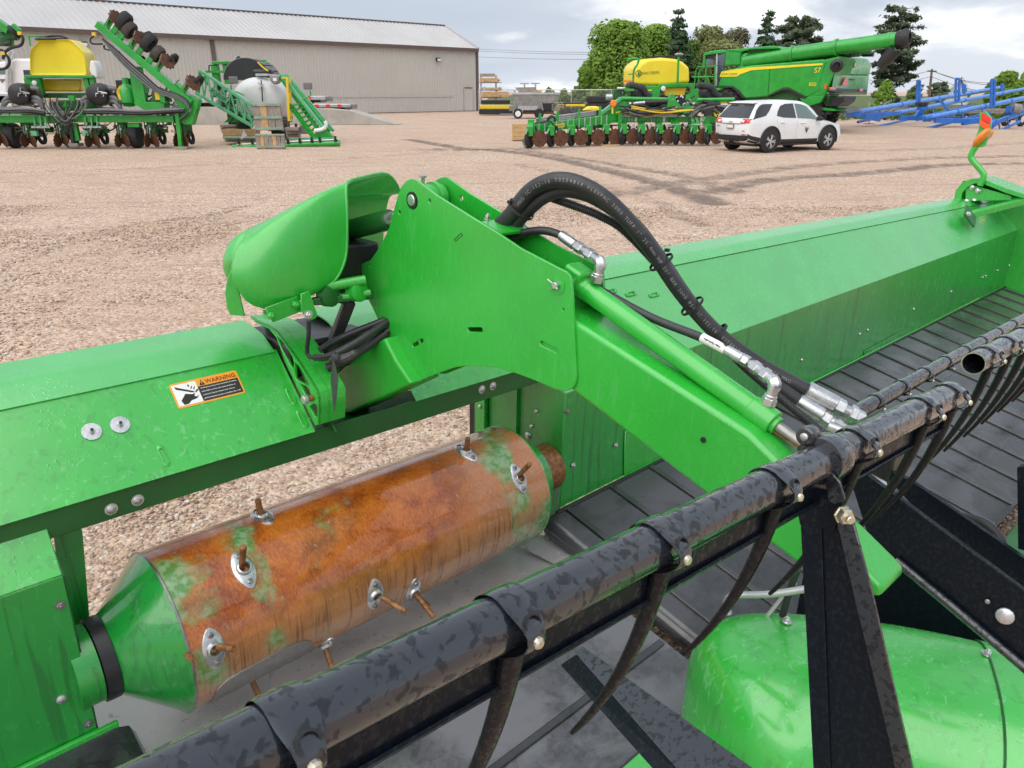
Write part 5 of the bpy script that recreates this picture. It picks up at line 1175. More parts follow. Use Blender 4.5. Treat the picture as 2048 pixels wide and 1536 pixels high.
# lumber rack by the shed corner
def rack():
    Y = 70.0; t = thing('lumber_rack', 'grey cantilever rack loaded with timber right of the shed', 'rack', (at(985, 225, Y).x, Y, 0))
    for x in (962, 992): pbar(MB(), (x, 226), (x, 150), Y + 1, 0.14).build('post', 'galv', t)
    for y in (165, 180, 195, 205, 217): pbar(MB(), (958, y), (1003, y), Y + 0.9, 0.10).build('beam', 'galv', t)
    for x in (962, 992):
        for y in (163, 178, 193): MB().bar(at(x, y, Y + 1), at(x + 8, y - 3, Y - 0.3), 0.08, 0.08).build('rack_arm', 'galv', t)
    k = 0
    lab = ['dark top timber on the cantilever rack', 'pale timber bundle near the top of the cantilever rack', 'thin timber layer in the middle of the cantilever rack', 'thick orange timber bundle low on the cantilever rack']
    for i, (x0, x1, y0, y1, m) in enumerate(((959, 990, 147, 153, 'wood_old'), (958, 997, 156, 164, 'wood_new'), (970, 1004, 175, 180, 'wood_new'), (962, 1018, 183, 194, 'wood_new'))):
        tt = thing('timber_bundle', lab[i], 'timber', (at((x0 + x1) / 2, y1, Y).x, Y - 0.2, at(x0, y1, Y).z), group='timber on the rack'); nn = max(1, int((y1 - y0) / 4))
        for j in range(nn): pbx(MB(), x0 + random.uniform(0, 2), y0 + (y1 - y0) * j / nn, x1 - random.uniform(0, 2), y0 + (y1 - y0) * (j + 0.94) / nn, Y - 0.2, 0.9).build('plank', m, tt, bev=0.01)
    ym = thing('yellow_attachment', 'yellow and black implement frame lying under the timber rack', 'implement', (at(990, 222, Y - 2).x, Y - 2, 0))
    pbx(MB(), 960, 210, 1022, 218, Y - 2, 0.8).build('frame', 'yellow_paint', ym, bev=0.03); pbx(MB(), 958, 218, 1026, 229, Y - 2.2, 1.2).build('body', 'black', ym, bev=0.05); pbx(MB(), 962, 200, 1020, 208, Y - 1.8, 0.8).build('upper_frame', 'black', ym, bev=0.05)
    pbx(MB(), 1000, 227, 1028, 231, Y - 2.6, 0.5).build('shoe', 'dull_steel', ym)
rack()
def spreader():
    Y = 60.0; t = thing('hopper_spreader', 'stainless steel hopper spreader on a small trailer with white wheel', 'spreader', (at(1070, 236, Y).x, Y, 0))
    f = [at(x, y, Y) for x, y in ((1023, 187), (1119, 188), (1100, 212), (1096, 221), (1042, 221), (1034, 208))]
    MB().prism(f, (0.15, 1.8, 0)).build('hopper', 'steel_grey', t, bev=0.03)
    pbx(MB(), 1022, 185.5, 1120, 189.5, Y - 0.06, 2.0).build('rim', 'galv', t, bev=0.02)
    for x0, x1 in ((1040, 1047), (1052, 1058), (1063, 1069), (1078, 1086)): MB().bar(at(x0, 190, Y - 0.05), at(x1, 221, Y - 0.05), 0.14, 0.12).build('stiffener', 'steel_grey', t)
    pbx(MB(), 1036, 212, 1076, 220, Y - 0.15, 0.3).build('chain_guard', 'galv', t); pbx(MB(), 1046, 222, 1108, 228, Y, 1.6).build('trailer_frame', 'rust_disc', t, bev=0.02)
    pbx(MB(), 1084, 206, 1104, 222, Y - 0.05, 0.8).build('gearbox_cover', 'black', t, bev=0.05)
    f = [at(x, y, Y + 0.3) for x, y in ((1030, 175), (1072, 174), (1074, 186), (1040, 187))]; MB().prism(f, (0, 1.2, 0)).build('inner_deflector', 'wood_old', t)
    pbx(MB(), 1050, 180, 1084, 186, Y + 0.6, 0.8).build('load', 'wood_new', t, bev=0.06)
    for x, mat in ((1036, 'white'), (1078, 'black')):
        c = at(x, 228, Y - 0.2); c.z = 0.36; w_ = MB().lathe([(0.2, -0.1), (0.34, -0.11), (0.36, -0.05), (0.36, 0.05), (0.34, 0.11), (0.2, 0.1)], c, (0, 1, 0), 22).build('tyre', 'tyre', t); MB().lathe([(0.02, 0.12), (0.21, 0.11), (0.22, 0.05)], c, (0, -1, 0), 20).build('rim_disc', mat, w_)
    MB().bar(at(1100, 226, Y), at(1130, 234, Y - 1.5), 0.12, 0.12).build('drawbar', 'dull_steel', t)
    pbx(MB(), 1018, 211, 1034, 222, Y + 0.2, 1.0).build('rear_box', 'dull_steel', t, bev=0.03)
spreader()
def bracket_stand(x0, x1, Y, lab):
    t = thing('pipe_stand', lab, 'stand', (at((x0 + x1) / 2, 225, Y).x, Y, 0))
    for x in (x0 + 9, x1 - 9): pbar(MB(), (x, 226), (x, 168), Y, 0.14).build('post', 'galv', t); MB().bar(at(x - 9, 167, Y), at(x + 9, 167, Y), 0.1, 0.1).build('head', 'galv', t)
    pbar(MB(), (x0 + 9, 176), (x1 - 9, 176), Y, 0.10).build('tie', 'galv', t)
bracket_stand(1040, 1080, 63, 'grey double-armed stand rising behind the hopper spreader')
def fence():
    t = thing('chain_link_fence', 'grey chain-link fence with posts behind the spreader', 'fence', (at(1080, 225, 74).x, 74, 0))
    A, B = V((at(958, 222, 74).x, 74, 0)), V((at(1262, 222, 68).x, 68, 0)); n = 8; h = 2.05
    for i in range(n + 1): p = A.lerp(B, i / n); MB().cyl(p, p + V((0, 0, h)), 0.05, 8).build('post', 'galv', t)
    MB().cyl(A + V((0, 0, h)), B + V((0, 0, h)), 0.035, 8).build('top_rail', 'galv', t); MB().cyl(A + V((0, 0, 1.0)), B + V((0, 0, 1.0)), 0.02, 6).build('mid_rail', 'galv', t)
    mb = MB(); L_ = (B - A).length; d = (B - A).normalized(); k = 0.0
    while k < L_:
        for s in (1, -1):
            p = A + d * k; e = min(L_, max(0, k + s * h)); q = A + d * e; hh = abs(e - k); mb.bar(p + V((0, 0, 0.02)), q + V((0, 0, hh + 0.02)) if hh > 0.05 else p + V((0, 0, 0.1)), 0.007, 0.007)
        k += 0.16
    mb.build('wire_mesh', 'galv', t, sm=0, kind='stuff')
fence()
def tyre_thing(name, lab, c, R_, w_, mat='tyre', axis=(0, 0, 1), grp=None):
    c = V(c); o = MB().lathe([(R_ * 0.5, -w_ * 0.42), (R_ * 0.7, -w_ * 0.5), (R_ * 0.93, -w_ * 0.48), (R_, -w_ * 0.3), (R_, w_ * 0.3), (R_ * 0.93, w_ * 0.48), (R_ * 0.7, w_ * 0.5), (R_ * 0.5, w_ * 0.42)], (0, 0, 0), axis, 32, closed=True).build(name, mat); o.location = c
    return tag(o, lab, 'tyre', grp)
for k, (y, l) in enumerate(((213, 'bottom tyre of the two stacked behind the fence'), (199, 'top tyre of the two stacked behind the fence'))):
    p = at(1197, y, 62); tyre_thing('stacked_tyre', l, p, 0.95, 0.5, 'tyre', grp='tyres stacked by the fence')
p = at(1150, 226, 57); tyre_thing('loose_tyre', 'large dusty tyre lying flat left of the stacked tyres', (p.x, 57, 0.42), 1.15, 0.75, 'tyre_dusty')
m = thing('yellow_mower', 'low machine with bright yellow hood half hidden behind the wing of the right planter', 'machine', (at(1185, 225, 55).x, 55, 0))
MB().prism([at(x, y, 55) for x, y in ((1165, 221), (1178, 213), (1196, 212.5), (1206, 221))], (0, 1.2, 0)).build('hood', 'yellow', m, bev=0.08)
pbx(MB(), 1140, 221, 1206, 234, 55.1, 1.2).build('body', 'black', m, bev=0.08); pbx(MB(), 1132, 208, 1170, 213, 56, 0.8).build('rear_rail', 'yellow_paint', m, bev=0.03)
pbx(MB(), 1130, 205, 1168, 208, 56, 0.9).build('seat', 'black', m, bev=0.03)
def pallet_pile():
    t = thing('pallet_stack', 'small pile of pale pallets right of the spreader', 'pallets', (at(1121, 226, 58).x, 58, 0))
    for i in range(4):
        y = 225 - i * 4.5
        pbx(MB(), 1116, y - 3, 1128, y - 1.4, 58, 1.0).build('deck_board', 'wood_new', t); pbx(MB(), 1117, y - 1.4, 1119.5, y + 1.3, 58, 1.0).build('block', 'wood_old', t); pbx(MB(), 1124, y - 1.4, 1127, y + 1.3, 58, 1.0).build('block', 'wood_old', t)
pallet_pile()
# house, pole, wires
def house():
    Y = 120.0; t = thing('white_house', 'white gabled house with grey shingle roof beyond the augers', 'house', (at(1920, 205, Y).x, Y, 0))
    L0, R0 = at(1887, 186, Y), at(1938, 180, Y); pk = at(1920, 155, Y); z0 = 0
    f = [V((L0.x, Y, z0)), V((R0.x, Y, z0)), V((R0.x, Y, L0.z)), V((pk.x, Y, pk.z)), V((L0.x, Y, L0.z))]
    MB().prism(f, (6.0, 10.0, 0)).build('wall', 'house_white', t)
    d = V((6.0, 10.0, 0))
    for q, s in ((f[2], 1), (f[4], -1)):
        e = q + (q - f[3]).normalized() * 0.6
        MB().prism([f[3] + V((0, -0.4, 0.15)), e + V((0, -0.4, 0.15)), e + V((0, -0.4, -0.05)), f[3] + V((0, -0.4, -0.05))], d + V((0, 0.8, 0))).build('roof', 'shingle', t)
        MB().bar(f[3] + V((0, -0.45, 0.02)), e + V((0, -0.45, 0.02)), 0.1, 0.35).build('barge_board', 'house_white', t)
    w = MB().box(at(1912, 188, Y - 0.03), (1.0, 0.05, 1.2)).build('window', 'house_white', t); MB().box(at(1912, 188, Y - 0.06), (0.8, 0.03, 1.0)).build('pane', 'glass_dark', w)
house()
def pole():
    Y = 100.0; b, tp = at(1856, 215, Y), at(1864, 138, Y); t = thing('utility_pole', 'brown wooden utility pole with crossarm left of the white house', 'pole', (b.x, Y, 0))
    MB().tube([V((b.x, Y, 0)), tp], [0.2, 0.12], 10).build('post', 'pole_wood', t); MB().bar(at(1855, 142, Y), at(1873, 143, Y), 0.14, 0.16).build('crossarm', 'pole_wood', t)
    for x in (1856, 1860, 1868, 1872): MB().cyl(at(x, 142, Y), at(x, 140, Y), 0.06, 8).build('insulator', 'white', t)
    k = 0
    for y0, y1 in ((141, 133), (141, 138), (153, 151)):
        for (xa, ya, Ya, xb, yb, Yb) in ((1720, y0 - 3 + k, 130, 1862, y0, Y), (1862, y0, Y, 2100, y1 + 20 + k * 2, 80)):
            a, b_ = at(xa, ya, Ya), at(xb, yb, Yb); o = MB().tube([a.lerp(b_, s / 8) - V((0, 0, 1.0 * math.sin(math.pi * s / 8))) for s in range(9)], 0.025, 5).build('power_line', 'black', t)
        k += 1
pole()
w_ = thing('overhead_wires', 'three thin overhead wires crossing the sky right of the shed', 'wires', at(960, 100, 150))
for y0, y1 in ((97, 105), (101, 109), (113, 119)): MB().tube([at(lerp(940, 1180, s / 8), lerp(y0, y1, s / 8) + 1.5 * math.sin(math.pi * s / 8), lerp(150, 120, s / 8)) for s in range(9)], 0.03, 5).build('wire', 'pipe_grey', w_)
# ------------------------------------------------------------------ planters
def toothed(mb, c, axis, r, n=16, th=0.012, tooth=0.14):
    d, s, t = frame(axis); prof_ = []
    for i in range(n * 2):
        a = math.pi * i / n; rr = r * (1.0 if i % 2 == 0 else 1 - tooth); prof_.append(V(c) + (s * math.cos(a) + t * math.sin(a)) * rr)
    return mb.prism([p - d * th / 2 for p in prof_], d * th)
def wheel_mb(c, axis, r, w): return MB().lathe([(r * 0.55, -w * 0.45), (r * 0.9, -w * 0.5), (r, -w * 0.3), (r, w * 0.3), (r * 0.9, w * 0.5), (r * 0.55, w * 0.45)], c, axis, 20, closed=True)
PARK = V((0, -500, -50))
def unit_front(name):
    """row unit seen from the front: twin row-cleaner discs in a V, opener body, gauge wheels behind. Origin at toolbar height/front"""
    o = MB().box((0, 0.22, -0.10), (0.26, 0.30, 0.34)).bar((-0.1, 0.1, -0.2), (-0.08, 0.5, -0.35), 0.05, 0.10).bar((0.1, 0.1, -0.2), (0.08, 0.5, -0.35), 0.05, 0.10).box((0, 0.55, -0.38), (0.34, 0.5, 0.42)).box((0, 0.12, -0.34), (0.36, 0.22, 0.36)).bar((0, 0.05, -0.2), (0, -0.05, -0.62), 0.07, 0.07).build(name, 'green_dark', None, bev=0.02)
    for s in (-1, 1):
        mb = MB(); toothed(mb, (s * 0.12, -0.02, -0.66), V((0.9 - 0.22 * s, 0.42 + 0.50 * s, 0.25 * s)), 0.29, 14, 0.02); mb.build('row_cleaner_disc', 'rust_disc', o)
        wheel_mb((s * 0.17, 0.52, -0.60), (1, 0.0, 0.12 * s), 0.27, 0.10).build('gauge_wheel', 'tyre', o)
    MB().bar((-0.03, -0.12, -0.2), (-0.05, -0.1, -0.5), 0.012, 0.012).bar((0.05, -0.1, -0.15), (0.02, -0.12, -0.45), 0.012, 0.012).box((0.05, -0.08, -0.3), (0.05, 0.05, 0.07)).build('fittings', 'galv', o)
    MB().tube(catmull([(-0.12, 0.05, 0.05), (-0.16, -0.02, -0.15), (-0.08, -0.03, -0.35), (0.02, 0.1, -0.45)], 4), 0.022, 7).tube(catmull([(0.10, 0.05, 0.05), (0.15, -0.05, -0.12), (0.10, 0.0, -0.3)], 4), 0.018, 7).build('hoses', 'black_plastic', o)
    return o
def planter_left():
    Y = 28.3; t = thing('row_planter', 'left green planter with black seed hoppers, faceted yellow tank and folded wing', 'planter', (at(190, 296, Y).x, Y, 0))
    pbx(MB(), -40, 231, 95, 245.5, Y, 0.28).build('toolbar', 'green_far', t, bev=0.015); pbx(MB(), 135, 231, 346, 245, Y, 0.28).build('toolbar', 'green_far', t, bev=0.015)
    pbx(MB(), 95, 232, 136, 247, Y + 0.03, 0.26).build('toolbar_link', 'green_dark', t, bev=0.015)
    pbx(MB(), -40, 225, 346, 229, Y + 0.9, 0.25).build('rear_toolbar', 'green_far', t, bev=0.02)
    # row units
    u = unit_front('row_unit'); u.parent = t; first = True
    for x, y, s in ((45, 240, 1.0), (112, 240, 1.0), (174, 240, 1.0), (234, 238, 1.0), (293, 238, 1.0), (352, 239, 1.0), (-12, 240, 1.0)):
        k = u if first else copy_tree(u, t); first = False; p = at(x, y, Y) - ORG[t.name]; k.location = (p.x, p.y + 0.12, 0.98); k.scale = (s,) * 3
    # carrying wheels
    for x in (20, 266): MB().lathe([(0.2, -0.14), (0.40, -0.16), (0.44, -0.08), (0.44, 0.08), (0.40, 0.16), (0.2, 0.14)], V((at(x, 262, Y + 0.3).x, Y + 0.45, 0.44)), (1, 0.05, 0), 22).build('carrying_wheel', 'tyre', t)
    pbx(MB(), 255, 246, 277, 255, Y + 0.1, 0.3).build('wheel_bracket', 'green_far', t, bev=0.02)
    # yellow central tank
    rows = []
    front = [(60, 148), (59, 108), (62, 98), (78, 80), (84, 79), (138, 79), (143, 82), (165, 103), (169, 115), (173, 148), (170, 151), (64, 150)]
    c = at(116, 118, Y + 1.2)
    for dy, sc in ((0.10, 0.92), (0.0, 1.0), (1.5, 1.06), (1.7, 0.97)):
        rows.append([c + (at(x, y, Y + 1.2) - c) * sc + V((-0.30 * dy, dy, 0)) for x, y in front])
    tk = MB().loft(rows).build('seed_tank', 'yellow', t, bev=0.07, seg=3, sm=50)
    MB().loft([[at(x, y, Y + 1.45) + V((-0.3 * dy, dy, 0)) for x, y in ((74, 158), (164, 158), (160, 183), (80, 183))] for dy in (0, 1.2)]).build('tank_sump', 'yellow_paint', t, bev=0.05)
    MB().lathe([(0.52, 0), (0.54, 0.03), (0.52, 0.07), (0.3, 0.10), (0.0001, 0.10)], at(109, 79, Y + 1.6) + V((-0.1, 0, -0.04)), (0, 0, 1), 24).build('tank_lid', 'black', tk)
    MB().tube(catmull([at(82, 77, Y + 1.5), at(95, 73, Y + 1.5), at(118, 72, Y + 1.5), at(136, 77, Y + 1.5)], 4), 0.03, 6).build('lid_handle', 'black', tk)
    MB().tube([at(57, 72, Y + 1.6), at(85, 72.5, Y + 1.6)], 0.03, 6).tube([at(57, 72, Y + 1.6), at(61, 92, Y + 1.6)], 0.03, 6).build('guard_rail', 'green_far', tk)
    pbx(MB(), 50, 150, 185, 156.5, Y + 0.9, 0.35).build('tank_frame', 'green_far', t, bev=0.02)
    for x0, x1 in ((54, 62), (70, 79), (172, 178), (181, 186)): pbx(MB(), x0, 156, x1, 190, Y + 1.0, 0.2).build('tank_leg', 'green_far', t, bev=0.01)
    pbx(MB(), 55, 186, 186, 196, Y + 1.3, 0.8).build('tank_base', 'green_dark', t, bev=0.02)
    p = at(69, 166, Y + 0.85); MB().lathe([(0.09, 0), (0.085, 0.03), (0.0001, 0.05)], p, (0, -1, 0), 18).build('work_lamp', 'white', t)
    # black meter hoppers
    for x in (45, 200):
        p = at(x, 189, Y + 0.35)
        h = MB().lathe([(0.30, -0.30), (0.37, -0.26), (0.385, -0.05), (0.385, 0.12), (0.36, 0.26), (0.25, 0.31), (0.0001, 0.33)], p, (0, -1, 0), 28).build('seed_hopper', 'black', t)
        hh = MB(); Yf = Y - 0.02
        for pts in (((x - 4, 175), (x - 4, 183), (x + 2, 184), (x + 14, 187)), ((x - 8, 193), (x - 8, 187), (x - 3, 187)), ((x + 2, 187), (x + 7, 187), (x + 7, 193))): hh.tube([at(a, b, Yf) for a, b in pts], 0.025, 6)
        hh.build('hopper_latch', 'galv', h)
        for s in (-1, 1):
            for dy in (0, 7): MB().tube(catmull([at(x + s * 20, 195 + dy, Y + 0.3), at(x + s * 30, 196 + dy, Y + 0.2), at(x + s * 38, 205 + dy, Y + 0.2), at(x + s * 41, 220, Y + 0.2)], 4), 0.075, 8).build('air_hose', 'pipe_grey', h)
        MB().tube(catmull([at(x + 18, 176, Y + 0.3), at(x + 30, 178, Y + 0.3), at(x + 36, 190, Y + 0.5), at(x + 35, 198, Y + 0.6)], 4), 0.08, 8).build('air_hose', 'pipe_grey', h)
    # hose looms along the bar and drooping in the centre
    rr = random.Random(3)
    for k in range(7):
        y0 = 222 + rr.uniform(-3, 4); ptube(MB(), [(-30, y0), (20, y0 - 2 + rr.uniform(-2, 2)), (60, y0 - 1), (90, y0 + 3 + rr.uniform(-3, 3))], Y - 0.10 - 0.03 * k, 0.038, 7).build('hose', 'pipe_grey' if k % 2 else 'black_plastic', t)
        ptube(MB(), [(170, y0 + 1), (220, y0 + rr.uniform(-2, 2)), (280, y0 + 3), (340, y0 + rr.uniform(-3, 1)), (368, y0 - 2)], Y - 0.10 - 0.03 * k, 0.038, 7).build('hose', 'pipe_grey' if k % 2 else 'black_plastic', t)
    for k in range(13):
        x0 = 88 + rr.uniform(0, 28); x1 = 128 + rr.uniform(0, 50); yb = 226 + rr.uniform(0, 22)
        ptube(MB(), [(x0, 199 + rr.uniform(-4, 4)), (x0 + rr.uniform(-3, 8), 215), ((x0 + x1) / 2, yb + 3), (x1 - 4, 218), (x1, 203 + rr.uniform(-6, 6))], Y - 0.05 - 0.02 * k, 0.022, 6).build('hose', 'pipe_grey' if k % 3 else 'black_plastic', t)
    for k in range(5): ptube(MB(), [(128 + 5 * k, 225), (132 + 4 * k, 240), (118 + 9 * k, 256), (106 + 12 * k, 262)], Y - 0.2, 0.013, 5).build('wire', 'black_plastic', t)
    pbx(MB(), 95, 197, 111, 205, Y + 0.1, 0.2).build('filter', 'wood_new', t, bev=0.02); MB().bar(at(131, 203, Y), at(133, 226, Y), 0.05, 0.05).build('strut', 'green_far', t); pbx(MB(), 131, 224, 137, 229, Y - 0.15, 0.08).build('cap', 'yellow_paint', t)
    pbx(MB(), 100, 200, 190, 222, Y + 0.55, 0.4).build('centre_frame', 'green_dark', t, bev=0.03)
    # hitch jack and legs in the middle
    MB().bar(at(141, 247, Y), at(147, 291, Y), 0.11, 0.11).build('jack_leg', 'black', t); pbx(MB(), 137, 287, 155, 293, Y - 0.1, 0.4).build('jack_foot', 'dull_steel', t, bev=0.01)
    MB().bar(at(150, 246, Y + 0.1), at(157, 281, Y + 0.1), 0.15, 0.14).build('support_leg', 'green_far', t)
    for x in (68, 170):
        for dx in (0, 12, 23): MB().bar(at(x + dx, 233, Y - 0.06), at(x + dx + 2, 254, Y - 0.06), 0.045, 0.03).build('hanger', 'green_mint', t)
        pbx(MB(), x - 5, 252, x + 31, 256, Y - 0.05, 0.08).build('hanger_bar', 'galv', t)
        pbx(MB(), x - 6, 262, x + 4, 272, Y - 0.05, 0.15).build('bracket', 'green_mint', t, bev=0.01)
    # green pressure vessel and stacked boxes
    p = at(256, 193, Y + 0.4); MB().lathe([(0.0001, -0.36), (0.18, -0.33), (0.27, -0.22), (0.28, 0.2), (0.2, 0.36), (0.11, 0.42), (0.10, 0.62)], p, (0, 0, 1), 22).build('pressure_vessel', 'green_far', t)
    pbx(MB(), 245, 156, 268, 172, Y + 0.5, 0.4).build('valve_box', 'green_dark', t, bev=0.03); pbx(MB(), 233, 160, 246, 178, Y + 0.5, 0.4).build('valve_box', 'black', t, bev=0.02)
    for k in range(5): ptube(MB(), [(240 + 2 * k, 172 + k), (234 + 2 * k, 184), (240 + k, 200)], Y + 0.2, 0.02, 5).build('yellow_hose', 'yellow_paint', t)
    p = at(284, 179, Y + 0.5); MB().lathe([(0.0001, -0.2), (0.2, -0.15), (0.2, 0.15), (0.0001, 0.2)], p, (0, 1, 0.2), 18).build('motor', 'green_far', t)
    pbx(MB(), 269, 133, 280, 207, Y + 0.05, 0.22).build('rest_post', 'green_far', t, bev=0.015); pbx(MB(), 290, 204, 327, 224, Y - 0.05, 0.5).build('rest_box', 'green_far', t, bev=0.01); pbx(MB(), 321, 176, 326, 206, Y - 0.05, 0.05).build('rest_gusset', 'green_far', t)
    MB().prism([at(x, y, Y) for x, y in ((270, 193), (292, 206), (292, 222), (268, 208))], (0, 0.2, 0)).build('rest_gusset', 'green_far', t)
    MB().prism([at(x, y, Y + 0.1) for x, y in ((302, 204), (306, 182), (318, 176), (322, 202))], (0, 0.3, 0)).build('rest_gusset', 'green_dark', t); pbx(MB(), 311, 185, 319, 200, Y, 0.1).build('warning_flag', 'yellow_paint', t, bev=0.01)
    # folded right wing
    a, b = at(384, 206, Y), at(196, 48, Y); d = (b - a).normalized(); nrm = V((-d.z, 0, d.x)); nrm = nrm if nrm.z > 0 else -nrm
    MB().bar(a, b, 0.24, 0.30, (0, 1, 0)).build('wing_beam', 'green_far', t, bev=0.015)
    MB().prism([at(x, y, Y - 0.02) for x, y in ((335, 172), (352, 165), (374, 188), (396, 198), (397, 203), (384, 250), (366, 249), (352, 236), (362, 222), (350, 205))], (0, 0.35, 0)).build('hinge_plate', 'green_far', t, bev=0.02)
    MB().prism([at(x, y, Y - 0.1) for x, y in ((346, 231), (357, 228), (362, 214), (345, 214))], (0, 0.4, 0)).build('hinge_block', 'green_dark', t)
    for f in (0.08, 0.20, 0.34, 0.44, 0.53, 0.56, 0.63, 0.72, 0.86, 0.94): p = a.lerp(b, f); MB().bar(p - nrm * 0.17, p + nrm * 0.17, 0.26, 0.03, (0, 1, 0)).build('u_bolt', 'galv', t)
    for f, kind in ((0.93, 'd'), (0.86, 'w'), (0.79, 'w2'), (0.68, 'd'), (0.60, 'w'), (0.49, 'w2'), (0.40, 'd'), (0.12, 'd')):
        p = a.lerp(b, f) + nrm * 0.36
        if kind == 'd':
            for s in (-1, 1): mb = MB(); toothed(mb, p + nrm * 0.12 + V((0.14 * s, 0.05, 0)) , V((1, -0.5 * s, 0.5 * s)), 0.30, 12, 0.03); mb.build('row_cleaner_disc', 'mud_disc' if s < 0 else 'rust_disc', t)
            wheel_mb(p + V((0.28, 0.35, 0.12)), d + V((0, 0.1, 0)), 0.27, 0.12).build('gauge_wheel', 'tyre', t)
        else:
            wheel_mb(p + nrm * (0.22 if kind == 'w' else 0.12) + V((0.05, 0.15, 0)), d, 0.34 if kind == 'w' else 0.3, 0.26).build('gauge_wheel', 'tyre_dusty' if kind == 'w2' else 'tyre', t)
        MB().bar(p - nrm * 0.3, p + nrm * 0.05, 0.18, 0.12, (0, 1, 0)).build('unit_mount', 'green_far', t, bev=0.01)
    for k in range(6):
        o = 3 * k; ptube(MB(), [(205 + k, 78 + k), (232, 100 + o * 0.8), (262, 128 + o), (290, 152 + o), (320, 178 + o * 0.6), (352, 188 + o * 0.5), (376, 204 + k), (378, 224), (360, 240)], Y - 0.16, 0.04, 7).build('hose', 'pipe_grey' if k % 2 else 'black_plastic', t)
    for pts in ([(188, 72), (181, 78), (184, 87), (205, 88)], [(208, 90), (210, 98), (225, 101), (240, 104)], [(225, 92), (240, 112), (250, 124), (256, 136), (270, 140)], [(247, 118), (250, 132), (262, 138)]): ptube(MB(), pts, Y - 0.1, 0.03, 6).build('hose', 'black_plastic', t)
    for x, y in ((187, 69), (341, 192)): pbx(MB(), x - 3, y - 4, x + 3, y + 4, Y - 0.1, 0.1).build('cap', 'yellow_paint', t, bev=0.01)
    # left wing, mostly out of frame
    a, b = at(-60, 5, Y + 0.2), at(20, 62, Y + 0.2); MB().bar(a, b, 0.24, 0.30, (0, 1, 0)).build('wing_beam', 'green_far', t, bev=0.015)
    for x, y in ((4, 75), (14, 82), (24, 70)): MB().box(at(x, y, Y + 0.4), (0.35, 0.4, 0.35), rz=0.3).build('folded_unit', 'green_dark', t, bev=0.05)
    MB().bar(at(26, 50, Y), at(40, 62, Y), 0.15, 0.12).build('wing_tip', 'green_far', t)
    wheel_mb(at(28, 64, Y + 0.1), (0.7, 0.3, 0.6), 0.24, 0.14).build('gauge_wheel', 'tyre', t)
    for pts in ([(38, 66), (46, 76), (42, 90), (22, 96), (10, 104)], [(8, 106), (17, 116), (18, 128), (10, 137), (-6, 138)], [(-8, 90), (10, 88), (22, 84)], [(0, 100), (8, 104), (6, 118)]): ptube(MB(), pts, Y - 0.05, 0.05, 7).build('hose', 'black_plastic', t)
    for x, y in ((38, 66), (5, 106)): pbx(MB(), x - 3, y - 3, x + 3, y + 4, Y - 0.1, 0.1).build('cap', 'yellow_paint', t, bev=0.01)
    # parking stand
    MB().bar(at(354, 224, Y - 0.1), at(362, 295, Y - 0.1), 0.13, 0.13, (0, 1, 0)).build('parking_stand', 'green_far', t, bev=0.01); pbx(MB(), 353, 294, 373, 297.5, Y - 0.25, 0.35).build('stand_foot', 'green_far', t, bev=0.01)
    # seat-like white bag behind the tank
    w = MB().loft([[at(x, y, Y + 1.0) + V((0, dy, 0)) for x, y in ((180, 121), (186, 121), (193, 135), (196, 157), (185, 155), (178, 140))] for dy in (0, 0.5)]).build('white_cover', 'white', t, bev=0.05, seg=3)
    b = MB().box((0, 0, 0), (0.45, 0.35, 0.09)).build('wood_block', 'wood_old', bev=0.008); b.location = V((at(365, 300, Y - 0.1).x, Y - 0.12, 0.045)); tag(b, 'flat timber block under the foot of the left planter stand', 'block')
planter_left()
def clutter(t, n, x0, x1, y0, y1, Y, seed):
    rr = random.Random(seed)
    for k in range(n):
        x, y = rr.uniform(x0, x1), rr.uniform(y0, y1); d = rr.uniform(0.0, 0.7); q = k % 4
        if q == 0: MB().box(at(x, y, Y + d), (rr.uniform(0.08, 0.3), 0.15, rr.uniform(0.06, 0.22)), rz=rr.uniform(-0.4, 0.4)).build('bracket', 'green_dark' if k % 8 else 'green_far', t, bev=0.01)
        elif q == 1: MB().cyl(at(x, y, Y + d), at(x + rr.uniform(-9, 9), y + rr.uniform(-6, 6), Y + d), rr.uniform(0.015, 0.05), 7).build('linkage', ('galv', 'black', 'green_far')[k % 3], t)
        else: ptube(MB(), [(x, y), (x + rr.uniform(-6, 8), y + rr.uniform(2, 12)), (x + rr.uniform(4, 22), y + rr.uniform(4, 14)), (x + rr.uniform(10, 34), y + rr.uniform(-8, 8))], Y + d - 0.1, rr.uniform(0.012, 0.03), 6).build('hose', ('black_plastic', 'pipe_grey')[k % 2], t)
PL_ = [o for o in bpy.data.objects if o.name == 'row_planter'][0]
clutter(PL_, 60, 0, 350, 196, 232, 28.5, 4); clutter(PL_, 44, 0, 350, 244, 262, 28.6, 9); clutter(PL_, 24, 225, 345, 165, 205, 28.6, 12)
